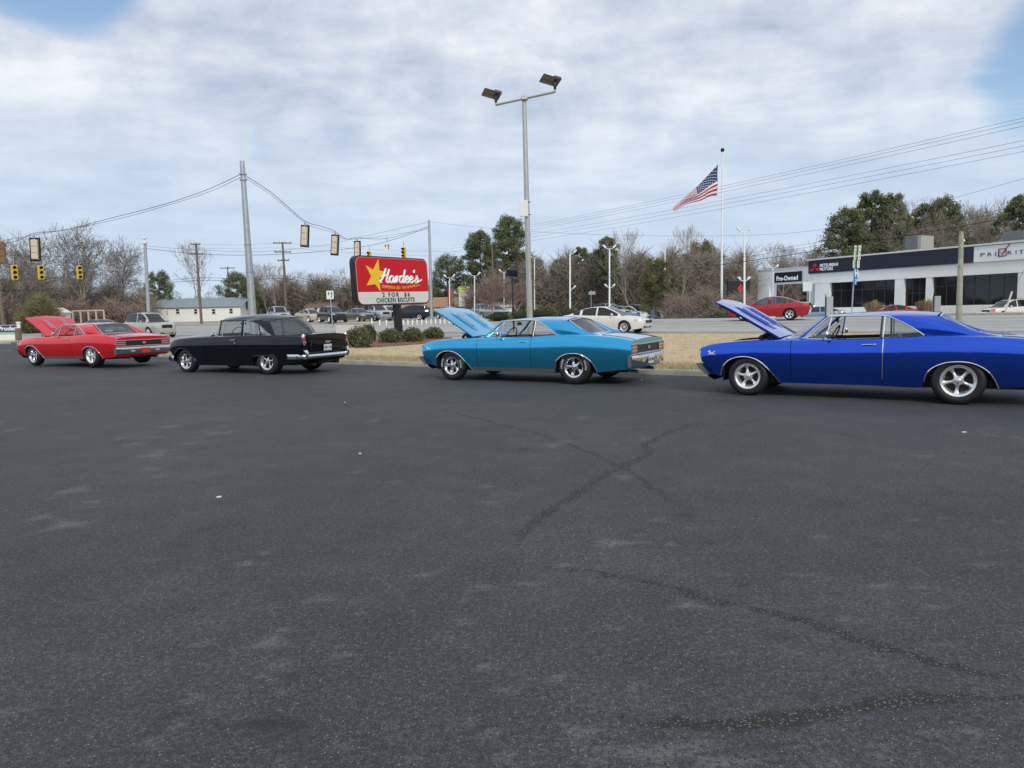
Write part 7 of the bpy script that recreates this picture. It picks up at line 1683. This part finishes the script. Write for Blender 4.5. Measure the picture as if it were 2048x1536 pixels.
# people by the showroom
def person(lbn, u, Yd, shirt, trousers, lean=0., yaw=0.):
    g = GX(u, Yd); o = thing('person', lbn, 'person', g, yaw); hgt = 1.74
    def skin(name, vs_, es, rs, mat, par):
        me = bpy.data.meshes.new(name); me.from_pydata(vs_, es, []); ob = bpy.data.objects.new(name, me); col.objects.link(ob)
        md = ob.modifiers.new('s', 'SKIN'); me.skin_vertices[0].data[0].use_root = True
        for i, r in enumerate(rs): me.skin_vertices[0].data[i].radius = (r, r*.8)
        ob.modifiers.new('u', 'SUBSURF').levels = 1; dg = bpy.context.evaluated_depsgraph_get(); m2 = bpy.data.meshes.new_from_object(ob.evaluated_get(dg)); bpy.data.objects.remove(ob); m2.name = name; m2.materials.clear(); m2.materials.append(mat); m2.shade_smooth(); return link(name, m2, par)
    L = lean
    vs_ = [(0, 0, .95), (0, L*.3, 1.15), (0, L*.7, 1.38), (0, L, 1.50), (0, L-.02, 1.62), (.19, L*.8, 1.42), (.24, L*.6-.05, 1.16), (.22, L*.6-.20, .98), (-.19, L*.8, 1.42), (-.25, L*.6, 1.15), (-.24, L*.6-.1, .92), (.10, 0, .90), (.12, -.03, .50), (.12, .02, .08), (.12, -.12, .04), (-.10, 0, .90), (-.12, .02, .50), (-.13, .06, .08), (-.13, -.08, .04)]
    es = [(0, 1), (1, 2), (2, 3), (3, 4), (2, 5), (5, 6), (6, 7), (2, 8), (8, 9), (9, 10), (0, 11), (11, 12), (12, 13), (13, 14), (0, 15), (15, 16), (16, 17), (17, 18)]
    rs = [.15, .14, .17, .06, .10, .07, .05, .035, .07, .05, .035, .10, .07, .05, .045, .10, .07, .05, .045]
    skin('body', vs_, es, rs, SKINM, o)
    skin('jacket', [(x*1.02, y, z) for x, y, z in (vs_[0], vs_[1], vs_[2], vs_[5], vs_[6], vs_[8], vs_[9])], [(0, 1), (1, 2), (2, 3), (3, 4), (2, 5), (5, 6)], [.175, .165, .19, .085, .065, .085, .065], shirt, o)
    skin('trousers', [vs_[0], vs_[11], vs_[12], vs_[13], vs_[15], vs_[16], vs_[17]], [(0, 1), (1, 2), (2, 3), (0, 4), (4, 5), (5, 6)], [.165, .115, .085, .065, .115, .085, .065], trousers, o)
    h = MB(); h.lathe([(0, .135), (.06, .12), (.095, .06), (.10, 0), (.085, -.05)], c=(0, L+.015, 1.65), seg=12); h.build('hair', pbr('hair_dark', (.02, .015, .012), .7), o)
SKINM = pbr('skin', (.42, .24, .17), .6)
person('person in a grey jacket standing by the showroom left of another person', 1766, 70, pbr('jacket_grey', (.14, .15, .16), .8), pbr('trousers_dark', (.03, .03, .04), .8), 0, .4)
person('person in a black coat leaning towards a paler bag by the showroom', 1777, 72, pbr('coat_black', (.012, .012, .014), .8), pbr('trousers_dark', (.03, .03, .04), .8), -.18, 1.2)

# white bollards in front of the left lots
for k, (u, v_, hp_) in enumerate([(743, 647, 15), (758.5, 643.5, 12), (772, 642.5, 11)]+[(797+(u_*9.2), 641.5-u_*.25, 10) for u_ in range(12)]):
    if 783 < u < 804: u = u+0
    g = GX(u, 62); h_ = hp_*62/FPX; m = MB(); m.lathe([(0, h_), (.05, h_-.01), (.065, h_-.06), (.065, 0)], seg=10)
    m.build('delineator_post', WHITE, None, label='white post in the row before the parked cars, larger one left of the sign post' if k == 0 else 'thin white post in the row along the far kerb', cat='bollard', group='white posts along the far kerb', loc=tuple(g))
# white timber frame and far left bits
g = GX(177, 78); o = thing('timber_frame', 'pale open timber fence frame behind the champagne SUV', 'fence', g); w_ = 62*78/FPX; ht = V(177, 620, 78).z-g.z
for k in range(5): m = MB(); m.box((-w_/2+w_*k/4, 0, ht/2), (.14, .14, ht)); m.build('upright', pbr('pale_timber', (.50, .42, .36), .8), o, 0)
m = MB(); m.box((0, 0, ht-.06), (w_+.14, .15, .13)); m.build('top_rail', pbr('pale_timber', (.5, .42, .36), .8), o, 0); m = MB(); m.box((0, 0, ht*.35), (w_, .1, .1)); m.build('middle_rail', pbr('pale_timber', (.5, .42, .36), .8), o, 0)
m = MB(); g = GX(118, 86); m.box((0, 0, 1.0), (1.9, 1.5, 2.0)); m.add([(-1.1, -.9, 1.95), (1.1, -.9, 1.95), (0, -.9, 2.55), (-1.1, .9, 1.95), (1.1, .9, 1.95), (0, .9, 2.55)], [(0, 2, 5, 3), (1, 4, 5, 2), (0, 1, 2), (3, 5, 4)]); m.build('shed', SIDING, None, 0, label='tiny white shed with peaked roof behind the red hood', cat='shed', loc=tuple(g))
# long grey roof car / parked vehicles on the lots
PK = 'cars parked in the far lots'
def park(spec, lbn, u, Yd, head, pm, wheel='plain'):
    g = GX(u, Yd); return modern('parked_car' if SPECS[spec]['cat'] == 'car' else 'parked_suv', spec, lbn, (g.x, g.y, g.z+.1), R_(head), pm, PK, wheel, detail=False)
park('suv', 'silver grey pickup-like SUV parked left of the beige car', 552, 84, -60, P_SILV); park('sedan', 'beige sedan parked left of the dark SUV', 610, 80, -50, P_BEIGE); park('compact_suv', 'dark navy SUV parked nose on beside the arrow sign', 655, 74, -55, P_DKBL)
park('sedan', 'slate grey sedan parked right of the dark SUV', 705, 78, -50, P_GREY); park('suv', 'silver SUV parked beneath the left corner of the restaurant sign', 742, 80, -55, P_SILV); park('compact_suv', 'white SUV parked behind the silver one', 768, 90, -55, P_WHITE)
park('sedan2', 'maroon sedan parked right of the sign post', 812, 92, -120, P_MAROON); park('compact_suv', 'black SUV parked broadside right of the sign post', 842, 80, 175, P_DKBL); park('compact_suv', 'blue parked SUV behind the open light blue hood', 960, 84, -70, P_LBL)
park('sedan', 'grey blue sedan parked behind the tip of the light blue hood', 890, 84, -60, P_GREY); park('sedan', 'silver sedan parked at the middle gap between hood and hedge', 978, 80, -60, P_SILV)
cl = [P_SILV, P_LBL, P_WHITE, P_GREY, P_SILV, P_LBL, P_SILV]; wd_s = ('first', 'second', 'third', 'fourth', 'fifth', 'sixth', 'last')
for k in range(7): park('sedan' if k % 3 else 'compact_suv', 'pale car, %s from the left in the middle lot row' % wd_s[k], 1205+k*19.5, 79, -48, cl[k])
park('sedan', 'steel blue car parked low in front of the showroom', 1664, 66, 160, P_LBL); park('sedan', 'small bright red car parked in front of the showroom door', 1806, 68, 182, P_CRIM); park('compact_suv', 'dark car parked behind the crimson sedan tail', 1618, 82, 165, P_GREY)
park('compact_suv', 'white SUV facing left at the right edge before the showroom', 2036, 62, 196, P_WHITE); park('suv', 'white truck nosing in beside the white SUV at the right edge', 2012, 72, 200, P_WHITE)
# litter on the asphalt
r = random.Random(2)
for (u, v_) in [(1928, 865), (720, 908), (690, 805), (438+0, 995), (1283, 760), (1395, 741)]:
    g = G(u, v_); m = MB(); m.box((0, 0, .006), (.025+r.random()*.02, .012+r.random()*.012, .008), rz=r.random()*3); m.build('litter', WHITE, None, 0, label={1928: 'scrap of white litter below the blue rear wheel', 720: 'tiny white scrap on the asphalt left of centre', 690: 'tiny pale scrap near the black sedan', 438: 'tiny white scrap at the far left asphalt', 1283: 'white scrap on the asphalt between light blue and cobalt cars', 1395: 'pale scrap beside the kerb ahead of the cobalt car'}[u], cat='litter', group='scraps of litter on the asphalt', loc=tuple(g))
